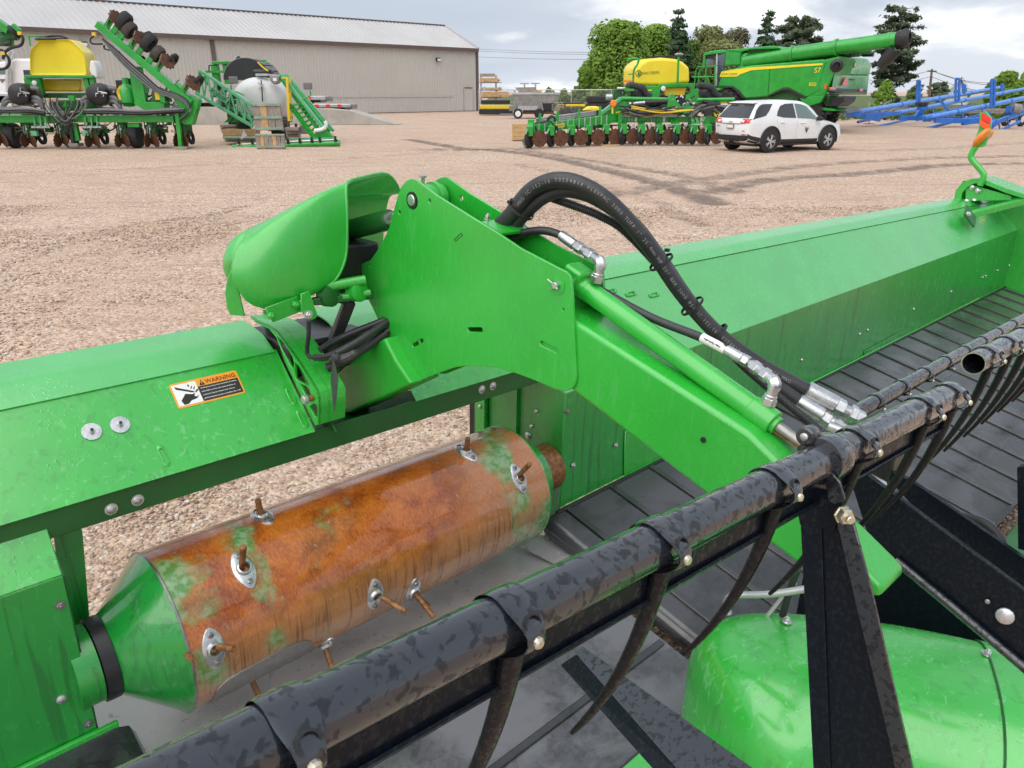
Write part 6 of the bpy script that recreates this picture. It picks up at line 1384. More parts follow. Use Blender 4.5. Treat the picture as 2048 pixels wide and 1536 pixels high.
def unit_side(name):
    """row unit seen from the rear quarter, large gauge wheel and coulter disc visible"""
    o = MB().box((0, 0.1, -0.12), (0.24, 0.30, 0.30)).bar((0.0, 0.0, -0.1), (-0.05, -0.50, -0.30), 0.20, 0.08).bar((0, -0.02, -0.24), (-0.05, -0.50, -0.42), 0.20, 0.07).box((-0.06, -0.40, -0.36), (0.24, 0.5, 0.34)).build(name, 'green_far', None, bev=0.02)
    w = wheel_mb((-0.06, -0.50, -0.62), (0.85, -0.5, 0.06), 0.31, 0.12).build('gauge_wheel', 'tyre', o); MB().lathe([(0.0001, 0.05), (0.17, 0.03), (0.18, -0.03), (0.0001, -0.05)], (-0.06, -0.50, -0.62), (0.85, -0.5, 0.06), 16).build('wheel_hub', 'black', w)
    MB().tube([(-0.06 + 0.33 * math.cos(R(a)) * 0.5, -0.52 + 0.33 * math.cos(R(a)) * 0.8, -0.60 + 0.35 * math.sin(R(a))) for a in range(20, 170, 15)], 0.03, 6).build('wheel_arm', 'green_mint', o)
    mb = MB(); toothed(mb, (0.30, -0.56, -0.62), (0.30, -0.95, 0.0), 0.30, 12, 0.03, 0.10); mb.build('coulter_disc', 'rust_disc', o)
    MB().bar((0.27, -0.48, -0.62), (0.15, -0.3, -0.2), 0.05, 0.05).build('disc_arm', 'black', o)
    return o
def planter_right():
    Y = 30.6; t = thing('row_planter', 'right green planter with long lowered wing and rounded yellow tank beside the white car', 'planter', (at(1240, 290, Y).x, Y, 0))
    pbx(MB(), 1234, 233, 1462, 245, Y, 0.28).build('toolbar', 'green_far', t, bev=0.015)
    w0, w1 = at(1232, 236, Y), at(1062, 258, 28.9); MB().bar(w0, w1, 0.26, 0.30).build('wing_beam', 'green_far', t, bev=0.015); e = w0.lerp(w1, 0.30)
    MB().prism([at(x, y, Y - 0.05) for x, y in ((1196, 247), (1200, 225), (1222, 218), (1236, 226), (1238, 245))], (0, 0.4, 0)).build('hinge_plate', 'green_far', t, bev=0.02)
    for i in range(13): p = w0.lerp(w1, 0.12 + 0.066 * i); MB().bar(p - V((0, 0.02, 0.17)), p + V((0, -0.02, 0.17)), 0.03, 0.28, (0, 1, 0)).build('u_bolt', 'galv', t)
    for x in (1252, 1258, 1264, 1280, 1284, 1303, 1308, 1320, 1352, 1374, 1400, 1434): pbx(MB(), x - 0.8, 232, x + 0.8, 246, Y - 0.02, 0.05).build('u_bolt', 'galv', t)
    for x in (1272, 1328, 1392, 1403, 1409): pbx(MB(), x - 2.5, 235, x + 2.5, 243, Y - 0.016, 0.01).build('label_plate', 'decal_white', t)
    dk = at(1110, 255.5, 29.15); dd = (w0 - w1).normalized(); nn = V((-dd.y, dd.x, 0)); nn = nn if nn.y < 0 else -nn
    pl = w0.lerp(w1, 0.72) + nn * 0.135; d = MB().prism([pl - dd * 0.30 - V((0, 0, 0.07)), pl + dd * 0.30 - V((0, 0, 0.07)), pl + dd * 0.30 + V((0, 0, 0.07)), pl - dd * 0.30 + V((0, 0, 0.07))], nn * 0.004).build('name_decal', 'yellow_paint', t)
    text('name_letters', 'JOHN DEERE', 0.10, 'decal_green', d, pl + nn * 0.006, dd, (0, 0, 1), 0.52)
    u = unit_side('row_unit'); u.parent = t; first = True
    for x, y, yy in ((1062, 262, 28.95), (1104, 257, 29.35), (1144, 254, 29.8), (1178, 250, 30.2), (1212, 247, 30.5), (1247, 246, Y), (1283, 245, Y), (1318, 244, Y), (1352, 243, Y), (1385, 243, Y), (1414, 243, Y)):
        k = u if first else copy_tree(u, t); first = False; p = at(x, y, yy) - ORG[t.name]; k.location = (p.x, p.y, 0.96)
    for x in (1268, 1303, 1337, 1372): MB().tube(catmull([at(x, 250, Y - 0.1), at(x - 4, 256, Y - 0.2), at(x - 5, 266, Y - 0.25), at(x - 3, 270, Y - 0.25)], 4), 0.05, 7).build('seed_tube', 'poly_white', t)
    MB().bar(at(1240, 226, Y - 0.2), at(1239, 287, Y - 0.2), 0.15, 0.15, (0, 1, 0)).build('parking_stand', 'green_far', t, bev=0.01); pbx(MB(), 1233, 286, 1250, 289, Y - 0.3, 0.35).build('stand_foot', 'green_far', t, bev=0.01)
    # tank with faceted shoulders
    f = [(1268, 166), (1269, 138), (1276, 127), (1290, 118), (1322, 115), (1352, 118), (1366, 124), (1379, 136), (1380, 161), (1378, 166), (1325, 172), (1274, 171)]
    Yt = 34.0; c = at(1325, 143, Yt); rows = [[c + (at(x, y, Yt) - c) * sc + V((-0.15 * dy, dy, 0)) for x, y in f] for dy, sc in ((-0.1, 0.90), (0.05, 1.0), (1.6, 1.0), (1.8, 0.9))]
    tk = MB().loft(rows).build('seed_tank', 'yellow', t, bev=0.08, seg=3, sm=45)
    text('tank_letters', 'JOHN DEERE', 0.2, 'decal_green', tk, at(1299, 146.0, Yt - 0.13), (1, 0, 0.06), (0, 0, 1), 0.85); MB().lathe([(0.10, 0), (0.13, 0), (0.13, 0.006), (0.10, 0.006)], at(1277, 147, Yt - 0.12), (0, -1, 0), 16, closed=True).prism([at(x, y, Yt - 0.125) for x, y in ((1275, 150), (1276, 145), (1278, 143), (1279, 150))], (0, 0.005, 0)).build('tank_emblem', 'decal_green', tk)
    MB().lathe([(0.55, 0), (0.55, 0.06), (0.0001, 0.09)], at(1325, 115.5, Yt + 0.8), (0, 0, 1), 22).build('tank_lid', 'black', tk)
    MB().prism([at(x, y, Yt - 0.2) for x, y in ((1272, 171), (1316, 172), (1318, 168), (1390, 166), (1390, 173), (1386, 184), (1380, 173), (1322, 176), (1318, 195), (1300, 195), (1288, 180))], (0, 0.25, 0)).build('tank_frame', 'green_far', t, bev=0.02)
    MB().loft([[at(x, y, Yt + dy) for x, y in ((1326, 175), (1374, 173), (1368, 192), (1330, 192))] for dy in (0, 1.0)]).build('tank_sump', 'yellow_paint', t, bev=0.05); pbx(MB(), 1290, 179, 1304, 182, Yt - 0.24, 0.02).build('model_decal', 'yellow_paint', t)
    p = at(1326.5, 177, Yt - 0.3); MB().lathe([(0.10, 0), (0.09, 0.03), (0.0001, 0.05)], p, (0, -1, 0), 16).build('work_lamp', 'white', t)
    MB().bar(at(1357, 113, 33.2), at(1355, 168, 33.2), 0.08, 0.08).build('antenna_post', 'green_far', t); MB().lathe([(0.17, 0), (0.18, 0.04), (0.10, 0.08)], at(1358, 110, 33.2), (0, 0, 1), 16).build('antenna', 'galv', t)
    MB().tube(catmull([at(1256, 119, 33), at(1270, 117, 33), at(1277, 120, 33), at(1274, 130, 33), at(1268, 140, 33), at(1266, 168, 33)], 4), 0.045, 7).build('ladder_rail', 'green_far', t); MB().bar(at(1256, 149, 33), at(1266, 148, 33), 0.05, 0.04).build('ladder_step', 'green_far', t)
    pbx(MB(), 1246, 161, 1265, 163.5, 34, 0.05).build('slow_sign_edge', 'reflect_orange', t)
    # upper frame, fans, cylinders, hoses
    MB().cyl(at(1242, 197, Y), at(1334, 199, Y), 0.075, 12).build('fold_rail', 'green_far', t); MB().cyl(at(1394, 200, Y), at(1468, 199, Y), 0.075, 12).build('fold_rail', 'green_far', t)
    MB().bar(at(1242, 196, Y), at(1200, 228, Y - 0.3), 0.15, 0.1).build('fold_link', 'green_mint', t); MB().prism([at(x, y, Y) for x, y in ((1240, 196), (1250, 200), (1262, 215), (1250, 232), (1226, 232), (1226, 214))], (0, 0.25, 0)).build('tower', 'green_far', t, bev=0.02)
    pbx(MB(), 1226, 178, 1250, 200, Y + 0.5, 0.6).build('pump_block', 'green_dark', t, bev=0.04); MB().cyl(at(1212, 194, Y + 0.3), at(1224, 194, Y + 0.3), 0.11, 12).build('filter', 'galv', t); MB().cyl(at(1234, 177, Y + 0.4), at(1250, 177, Y + 0.4), 0.05, 10).build('accumulator', 'galv', t)
    for a, b in (((1262, 207), (1335, 203)), ((1405, 203), (1440, 210))): MB().cyl(at(*a, Y - 0.1), at(*b, Y - 0.1), 0.085, 12).build('cylinder', 'black', t); MB().cyl(at(a[0] - 4, a[1] + 1, Y - 0.1) if a[0] < 1300 else at(*b, Y - 0.1), at(a[0] + 28, a[1] - 2, Y - 0.2) if a[0] < 1300 else at(b[0] + 14, b[1], Y - 0.1), 0.06, 12).build('cylinder_rod', 'galv', t)
    for x0 in (1272, 1410):
        MB().lathe([(0.30, -0.15), (0.34, -0.1), (0.34, 0.1), (0.2, 0.2)], at(x0 + 5, 186, Y + 0.5), (0.3, -1, 0), 20).build('fan_housing', 'black', t)
        ptube(MB(), [(x0 - 16, 174), (x0 - 12, 171), (x0, 173), (x0 + 14, 178), (x0 + 20, 188), (x0 + 30, 194)], Y + 0.35, 0.13, 10).build('air_hose', 'black_plastic', t)
    # centre carriage
    MB().prism([at(x, y, Y - 0.2) for x, y in ((1340, 188), (1348, 186), (1352, 200), (1364, 214), (1372, 225), (1340, 228), (1334, 212))], (0, 0.3, 0)).build('centre_plate', 'green_far', t, bev=0.02)
    pbx(MB(), 1348, 190, 1372, 228, Y - 0.1, 0.4).build('valve_stack', 'black', t, bev=0.02); rr = random.Random(8)
    for k in range(22): x, y = rr.uniform(1346, 1392), rr.uniform(186, 226); MB().cyl(at(x, y, Y - 0.15), at(x + rr.uniform(-6, 6), y + rr.uniform(-4, 4), Y - 0.2), 0.03, 6).build('hydraulic_fitting', 'galv', t)
    for x in (1366, 1373): MB().prism([at(a, b, Y - 0.25) for a, b in ((x, 214), (x + 5, 211), (x + 5, 228), (x, 226))], (0, 0.05, 0)).build('sector_plate', 'green_far', t)
    for x in (1338, 1380):
        for dx in (0, 9): MB().prism([at(x + dx, 236, Y - 0.05), at(x + dx + 7, 236, Y - 0.05), at(x + dx + 13, 252, Y - 0.35), at(x + dx + 6, 253, Y - 0.35)], (0.04, 0.1, 0)).build('hitch_gusset', 'green_far', t, bev=0.01)
        MB().cyl(at(x + 2, 250, Y - 0.3), at(x + 20, 250, Y - 0.3), 0.05, 10).build('hitch_pin', 'galv', t)
    for k in range(16):
        y0 = 212 + rr.uniform(0, 14); x0 = 1232 + rr.uniform(0, 50); x1 = x0 + rr.uniform(70, 130); ptube(MB(), [(x0, y0), (x0 + 20, y0 + rr.uniform(-5, 7)), ((x0 + x1) / 2, y0 + rr.uniform(-2, 10)), (x1, y0 + rr.uniform(-6, 8))], Y - 0.2 - 0.02 * k, 0.024, 6).build('hose', ('black_plastic', 'pipe_grey', 'black_plastic', 'yellow_paint')[k % 4], t)
    for k in range(9): x0 = 1372 + rr.uniform(0, 20); ptube(MB(), [(x0, 232 + rr.uniform(-4, 3)), (x0 + 14, 222 + rr.uniform(-8, 2)), (x0 + 34, 210 + rr.uniform(-3, 6)), (x0 + 60, 216 + rr.uniform(-5, 8)), (x0 + 84, 222 + rr.uniform(-5, 5))], Y - 0.25 - 0.02 * k, 0.035, 7).build('hose', ('black_plastic', 'pipe_grey')[k % 2], t)
    for y in (225, 229, 232): MB().cyl(at(1248, y, Y - 0.05), at(1352, y + 1, Y - 0.05), 0.03, 6).build('steel_line', 'galv', t)
    for k in range(3): MB().cyl(at(1072, 240 - 2 + k * 3.5, 29.1), at(1192, 222 + k * 3.5, 30.4), 0.035, 6).build('steel_line', 'galv', t)
    for f in (0.2, 0.45, 0.7, 0.9): p = w0.lerp(w1, f); MB().bar(p + V((0, 0, 0.12)), p + V((0, 0, 0.50)), 0.09, 0.06).build('line_post', 'green_far', t)
    MB().tube([at(1103 + 7 * math.cos(R(a)), 241 + 9 * math.sin(R(a)), 29.3) for a in range(0, 360, 24)], 0.04, 6, loop=True).build('coiled_hose', 'black_plastic', t)
    ptube(MB(), [(1056, 249), (1075, 247), (1098, 243), (1110, 254), (1109, 270)], 29.0, 0.03, 6).build('hose', 'black_plastic', t)
    MB().lathe([(0.10, -0.05), (0.13, 0), (0.10, 0.05)], at(1227, 207, Y - 0.4), (0, 1, 0), 16).build('amber_lamp', 'orange', t); pbx(MB(), 1223, 213, 1227, 227, Y - 0.4, 0.05).build('reflector', 'yellow_paint', t)
    MB().prism([at(x, y, 28.9) for x, y in ((1055, 268), (1058, 252), (1066, 250), (1068, 262))], (0.0, 0.3, 0)).build('wing_tip', 'green_far', t, bev=0.02)
    MB().prism([at(x, y, 28.6) for x, y in ((1042, 279), (1050, 276), (1056, 291), (1050, 297))], (0.2, 0.3, 0)).build('closing_blade', 'dull_steel', t)
planter_right()
PR_ = [o for o in bpy.data.objects if o.name == 'row_planter.001'][0]
clutter(PR_, 50, 1236, 1440, 196, 232, 30.6, 14); clutter(PR_, 50, 1080, 1440, 244, 262, 30.4, 19); clutter(PR_, 16, 1228, 1262, 176, 205, 30.8, 22)
def crate(name, lab, px0, px1, py0, py1, Y, mat, rows, grp=None, rz=0.0, dep=0.8):
    t = thing(name, lab, 'crate', (at((px0 + px1) / 2, py1, Y).x, Y, 0), group=grp)
    for i in range(rows):
        y0 = py0 + (py1 - py0) * i / rows; y1 = py0 + (py1 - py0) * (i + 0.95) / rows; pbx(MB(), px0, y0, px1, y1, Y, 0.03).build('board', mat, t, bev=0.004)
        p, q = at(px1, y1, Y), at(px1, y0, Y); MB().box((p.x - 0.02, Y + dep / 2 + 0.02, (p.z + q.z) / 2), (0.03, dep, q.z - p.z)).build('board', mat, t, bev=0.004)
    p = at((px0 + px1) / 2, (py0 + py1) / 2, Y + 0.06); pbx(MB(), px0 + 1, py0 + 0.8, px1 - 1.5, py1, Y + 0.04, dep).build('core', mat, t)
crate('wooden_crate', 'pale plank box behind the tip of the right planter wing', 1024, 1056, 248, 281, 33.0, 'wood_new', 4)
pk = thing('wooden_skid', 'thin wooden boards on the gravel below the right planter', 'boards', (at(1200, 291, 30.0).x, 30.0, 0)); MB().box((at(1205, 291, 29.8).x, 29.9, 0.03), (1.3, 0.3, 0.05), rz=0.03).build('plank', 'wood_new', pk); MB().box((at(1240, 291, 29.9).x, 30.2, 0.03), (0.9, 0.35, 0.06)).build('plank', 'wood_old', pk)
# ------------------------------------------------------------------ folded sprayer boom with white tank, pallets
def sprayer():
    Y = 31.5; t = thing('boom_sprayer', 'green sprayer with folded lattice booms around a large white tank', 'sprayer', (at(540, 290, Y).x, Y, 0))
    def bar(a, b, w_=0.09, mat='green_far', Ya=Y, Yb=None, nm='boom_member'): return MB().bar(at(*a, Ya), at(*b, Yb or Ya), w_, w_).build(nm, mat, t)
    # tank seen end-on
    c = at(520, 199, Y + 0.6); rx = (at(573, 199, Y).x - at(467, 199, Y).x) / 2; rz = (at(520, 153, Y).z - at(520, 244, Y).z) / 2; rows = []
    for dy, sc in ((-0.10, 0.55), (0.0, 0.86), (0.18, 0.985), (0.4, 1.0), (2.4, 1.0), (2.7, 0.8)): rows.append([c + V((rx * sc * math.cos(2 * math.pi * j / 40), dy - 0.3, rz * sc * math.sin(2 * math.pi * j / 40))) for j in range(40)])
    tk = MB().loft(rows).build('spray_tank', 'poly_white', t, sm=60)
    MB().tube([at(522, 160, Y + 0.2), at(524, 180, Y + 0.05), at(525, 203, Y + 0.05)], 0.025, 6).build('sight_tube', 'black', tk)
    for pts in ([(516, 165), (520, 169), (524, 172)], [(518, 177), (522, 174), (526, 169)]): MB().tube([at(x, y, Y + 0.1) for x, y in pts], 0.03, 6).build('valve', 'galv', tk)
    # ribbed grey rinse tank behind and above
    c2 = at(503, 160, Y + 2.0); r2 = 0.95
    for k in range(9):
        a0, a1 = R(8 + k * 18), R(8 + k * 18 + 14); rows = [[c2 + V((r2 * rr * math.cos(a), dy, r2 * rr * math.sin(a) * 0.85)) for rr in (1.0, 1.03) for a in ((a0, a1) if rr == 1.0 else (a1, a0))] for dy in (-0.5, 0.9)]
        MB().loft(rows).build('rinse_tank_rib', 'pipe_grey', t)
    MB().loft([[c2 + V((r2 * 0.99 * math.cos(R(a)), dy, r2 * 0.85 * math.sin(R(a)))) for a in range(0, 181, 12)] for dy in (-0.55, 1.0)]).build('rinse_tank', 'black_plastic', t, sm=40)
    for s in range(7): MB().tube([c2 + V((r2 * 1.02 * math.cos(R(a)), -0.5 + 0.06 * s, r2 * 0.87 * math.sin(R(a)))) for a in range(70, 181, 10)], 0.018, 5).build('tank_band', 'steel_grey', t)
    pbx(MB(), 488, 120, 512, 128, Y + 1.6, 0.7).build('tank_hatch', 'black_plastic', t, bev=0.04); pbx(MB(), 505, 138, 541, 152, Y + 1.0, 0.5).build('fill_cover', 'black', t, bev=0.1)
    MB().prism([at(x, y, Y - 0.05) for x, y in ((536, 148), (560, 150), (558, 162), (553, 168), (547, 169), (541, 163))], (0, 0.4, 0)).build('hand_wash_tank', 'steel_grey', t, bev=0.04); pbx(MB(), 546, 156, 553, 162, Y - 0.07, 0.02).build('label_plate', 'decal_white', t)
    pbx(MB(), 511, 147, 535, 152, Y + 0.3, 0.3).build('rinse_fitting', 'galv', t)
    # rear mast
    pbx(MB(), 424, 122, 480, 128.5, Y + 2.2, 0.4).build('mast_top', 'green_far', t, bev=0.02); pbx(MB(), 520, 124, 533, 131, Y + 2.2, 0.4).build('mast_top', 'green_far', t, bev=0.02)
    for x0, x1 in ((426, 434), (449, 460), (526, 533)): pbx(MB(), x0, 128, x1, 168, Y + 2.3, 0.25).build('mast_post', 'green_far', t, bev=0.02)
    pbx(MB(), 412, 141, 452, 146, Y + 2.2, 0.2).build('mast_cross', 'green_far', t); bar((418, 131), (418, 143), 0.04, 'black', Y + 2); bar((418, 131), (430, 131), 0.04, 'black', Y + 2)
    ptube(MB(), [(473, 118), (478, 114), (482, 124), (478, 132)], Y + 2.0, 0.04, 6).build('hose', 'black', t); ptube(MB(), [(515, 124), (522, 131), (530, 138), (536, 142)], Y + 1.0, 0.03, 6).build('yellow_hose', 'yellow_paint', t)
    MB().bar(at(533, 122, Y + 2.3), at(519, 124, Y + 2.3), 0.1, 0.1).build('mast_lug', 'green_far', t)
    # left boom: a lattice girder sloping down to the right, near end in front
    A0, A1 = (400, 141), (505, 212); B0, B1 = (392, 186), (506, 253); Yl, Yr = Y - 0.6, Y - 1.2
    def L(f, top, dY=0.0): (p, q) = (A0, A1) if top else (B0, B1); return at(lerp(p[0], q[0], f), lerp(p[1], q[1], f), lerp(Yl, Yr, f) + dY)
    for top in (True, False):
        for dY in (0.0, 0.7): MB().bar(L(0, top, dY), L(1, top, dY), 0.11, 0.11).build('boom_chord', 'green_mint' if dY == 0 else 'green_far', t, bev=0.01)
    n = 7
    for i in range(n):
        f0, f1 = i / n, (i + 1) / n
        MB().bar(L(f0, True), L(f1, False), 0.05, 0.05).build('boom_lattice', 'green_mint', t); MB().bar(L(f0, False), L(f0, True), 0.05, 0.05).build('boom_lattice', 'green_mint', t); MB().bar(L(f0, True, 0.7), L(f1, False, 0.7), 0.05, 0.05).build('boom_lattice', 'green_far', t)
        MB().bar(L(f0, False), L(f0, False, 0.7), 0.05, 0.05).build('boom_lattice', 'green_far', t)
    MB().bar(at(396, 187, Yl), at(401, 142, Yl), 0.10, 0.10).build('boom_end', 'green_far', t); MB().bar(at(410, 143, Yl + 0.6), at(414, 170, Yl + 0.6), 0.12, 0.1).build('boom_end', 'green_far', t)
    pl = MB().prism([at(x, y, Y - 1.05) for x, y in ((416, 181), (424, 174), (458, 199), (452, 208))], (0, 0.05, 0)).build('brand_panel', 'green_mint', t)
    ca = at(437, 190.5, Y - 1.06); rt = (at(456, 203, Y - 1.06) - at(420, 178, Y - 1.06)).normalized(); text('panel_letters', 'KÜZLER', 0.2, 'ink', pl, ca, rt, V((0, 0, 1)), 0.62)
    rr = random.Random(4)
    for k in range(16): f = rr.uniform(0.25, 0.95); p = L(f, True).lerp(L(f, False), rr.uniform(0.2, 0.9)) + V((0, 0.3, 0)); MB().box(p, (rr.uniform(0.1, 0.3), 0.25, rr.uniform(0.08, 0.2)), rz=rr.uniform(0, 1)).build('nozzle_valve', 'black_plastic' if k % 2 else 'green_dark', t, bev=0.02)
    for k in range(5): MB().bar(L(0.5 + 0.08 * k, False) + V((0, 0.2, 0.2)), L(min(1, 0.66 + 0.08 * k), False) + V((0, 0.2, 0.2)), 0.12, 0.10).build('boom_tube', 'green_mint', t)
    # right boom: nested girders sloping down to the lower right
    C0, C1 = (556, 156), (655, 262)
    for k, (dx, mat, wd) in enumerate(((0, 'green_mint', 0.12), (9, 'green_far', 0.10), (-10, 'green_far', 0.12), (16, 'green_mint', 0.10))):
        MB().bar(at(C0[0] + dx * 0.6 + 8, C0[1] - 6, Y - 0.2 + 0.15 * k), at(C1[0] + dx - 4, C1[1] + (4 if dx < 0 else 0), Y - 0.9 + 0.15 * k), wd, wd).build('boom_chord', mat, t, bev=0.01)
    MB().bar(at(580, 210, Y - 0.3), at(634, 283, Y - 0.9), 0.14, 0.14).build('boom_chord', 'green_far', t)
    for i in range(8): f = i / 8; a = at(lerp(582, 634, f), lerp(212, 280, f), Y - 0.4); b = at(lerp(598, 652, f + 0.05), lerp(205, 258, f + 0.05), Y - 0.5); MB().bar(a, b, 0.07, 0.07).build('boom_lattice', 'green_far', t)
    MB().prism([at(x, y, Y - 0.9) for x, y in ((629, 276), (632, 262), (648, 256), (660, 268), (665, 272), (664, 279), (636, 281))], (0, 0.3, 0)).build('boom_foot', 'green_far', t, bev=0.02)
    ptube(MB(), [(629, 261), (640, 260), (650, 255), (652, 247), (649, 243)], Y - 1.0, 0.07, 8).build('breakaway_hoop', 'white', t)
    MB().bar(at(574, 154, Y - 0.5), at(578, 242, Y - 0.5), 0.09, 0.05, (0, 1, 0)).build('ladder_side', 'yellow_paint', t); MB().bar(at(580, 155, Y - 0.3), at(583, 240, Y - 0.3), 0.06, 0.05, (0, 1, 0)).build('ladder_side', 'yellow_paint', t); bar((563, 156), (574, 156), 0.05, 'yellow_paint', Y - 0.4, nm='ladder_hook'); MB().tube([at(x, y, Y - 0.5) for x, y in ((578, 238), (586, 232), (584, 243), (565, 246))], 0.02, 5).build('ladder_chain', 'rust_disc', t)
    for (mx, my, pts) in ((615, 172, [(620, 181), (621, 190), (610, 196), (599, 202)]), (466, 160, [(462, 170), (464, 182), (474, 184), (488, 190)])):
        m = pbx(MB(), mx - 8, my - 7, mx + 8, my + 7, Y - 0.6, 0.08).build('mirror', 'pipe_grey', t, bev=0.03); ptube(MB(), pts, Y - 0.55, 0.03, 6).build('mirror_arm', 'green_far', m)
    # lower boom tubes lying on timbers, with nozzles
    MB().cyl(at(466, 295, Y - 2.0), at(516, 293, Y - 2.0), 0.11, 14).build('boom_tube', 'green_far', t); MB().cyl(at(568, 291, Y - 2.0), at(680, 286, Y - 2.0), 0.11, 14).build('boom_tube', 'green_far', t); MB().bar(at(568, 278, Y - 1.6), at(664, 276, Y - 1.6), 0.06, 0.05).build('spray_rail', 'green_mint', t)
    MB().cyl(at(474, 289, Y - 2.05), at(514, 287, Y - 2.05), 0.035, 8).build('spray_line', 'galv', t); MB().cyl(at(566, 284, Y - 2.05), at(676, 279, Y - 2.05), 0.035, 8).build('spray_line', 'galv', t)
    for x in (478, 505, 576, 600, 624, 640, 671): MB().lathe([(0.05, 0), (0.06, 0.05), (0.04, 0.13), (0.06, 0.18)], at(x, 288 if x < 520 else lerp(287, 282, (x - 570) / 110), Y - 2.1), (0, 0, 1), 10).build('nozzle_body', 'black', t)
    for x in (447, 461): MB().prism([at(a, b, Y - 0.4) for a, b in ((x, 246), (x + 14, 243), (x + 20, 235), (x + 12, 234))], (0, 0.2, 0)).build('boom_rest', 'green_far', t)
    MB().prism([at(x, y, Y - 0.2) for x, y in ((470, 252), (480, 236), (498, 240), (500, 252))], (0, 0.5, 0)).build('boom_knuckle', 'green_far', t, bev=0.03); MB().lathe([(0.25, -0.1), (0.28, 0), (0.25, 0.1)], at(488, 252, Y - 0.3), (0, 0, 1), 16).build('knuckle_pad', 'tyre', t)
    pbx(MB(), 563, 238, 572, 262, Y, 0.5).build('pump', 'black', t, bev=0.05); pbx(MB(), 600, 250, 618, 268, Y - 0.3, 0.1).build('splash_guard', 'steel_grey', t, bev=0.04)
    for x in (592, 608): wheel_mb(at(x, 252, Y + 1.5) * 1.0, (1, 0.2, 0), 0.1, 0.1).build('caster', 'tyre', t)
    MB().lathe([(0.3, -0.25), (0.8, -0.28), (0.9, -0.12), (0.9, 0.12), (0.8, 0.28), (0.3, 0.25)], V((at(560, 250, Y + 2).x, Y + 2.0, 0.9)), (1, 0.1, 0), 24).build('wheel', 'tyre', t); MB().lathe([(0.3, -0.25), (0.8, -0.28), (0.9, -0.12), (0.9, 0.12), (0.8, 0.28), (0.3, 0.25)], V((at(480, 250, Y + 2).x, Y + 2.0, 0.9)), (1, 0.1, 0), 24).build('wheel', 'tyre', t)
    MB().prism([at(x, y, Y - 2.1) for x, y in ((481, 279), (487, 259), (494, 271), (484, 278))], (0, 0.03, 0)).build('warning_triangle', 'galv', t)
sprayer()
crate('timber_box', 'orange plank box lying under the left sprayer boom', 446, 508, 258, 278, 30.8, 'wood_new', 3)
def skid(lab, x0, x1, y0, y1, Y, mat):
    t = thing('timber_skid', lab, 'timber', (at((x0 + x1) / 2, y1, Y).x, Y, 0)); n = 3
    for k in range(n): pbx(MB(), x0 + 1.5 * k, lerp(y0, y1, k / n), x1 - k, lerp(y0, y1, (k + 0.9) / n), Y + 0.2 * k, 0.5).build('plank', mat, t, bev=0.01)
skid('weathered planks under the left end of the sprayer boom', 440, 470, 250, 266, 32.2, 'wood_old'); skid('green-stained planks below the orange timber box', 447, 510, 274, 284, 30.2, 'wood_green'); skid('dark timbers under the white tank beside the pallets', 570, 597, 255, 276, 31.0, 'wood_old')
def pallet(lab, corners, Y, boards, slats):
    """a pallet leaning upright: corners tl, tr, br, bl in the picture"""
    tl, tr, br, bl = corners; t = thing('wooden_pallet', lab, 'pallet', (at((bl[0] + br[0]) / 2, bl[1], Y).x, Y, 0), group='upright pallets by the sprayer')
    def P(a, b, d=0.0): x = lerp(lerp(tl[0], tr[0], a), lerp(bl[0], br[0], a), b); y = lerp(lerp(tl[1], tr[1], a), lerp(bl[1], br[1], a), b); return at(x, y, Y + d)
    for i in range(boards): a0, a1 = i / boards + 0.012, (i + 0.96) / boards; MB().prism([P(a0, 0.02), P(a1, 0.02), P(a1, 0.97), P(a0, 0.97)], (0, 0.03, 0)).build('board', 'wood_old' if i % 3 != 1 else 'wood_new', t, bev=0.004)
    for b in slats: MB().prism([P(0, b, -0.05), P(1, b, -0.05), P(1, b + 0.09, -0.05), P(0, b + 0.09, -0.05)], (0, 0.045, 0)).build('cross_slat', 'wood_green', t, bev=0.004)
    for a in (0.0, 0.46, 0.93): MB().prism([P(a, 0.0, 0.04), P(a + 0.07, 0.0, 0.04), P(a + 0.07, 1.0, 0.04), P(a, 1.0, 0.04)], (0, 0.10, 0)).build('bearer', 'wood_old', t)
pallet('tall weathered pallet standing in front of the white tank', ((505, 207), (559, 207), (567, 262), (510, 263)), 29.3, 4, (0.0, 0.46, 0.86))
pallet('short weathered pallet standing lowest in front of the white tank', ((510, 268), (568, 268), (571, 303), (514, 304)), 28.2, 7, (0.0, 0.68))
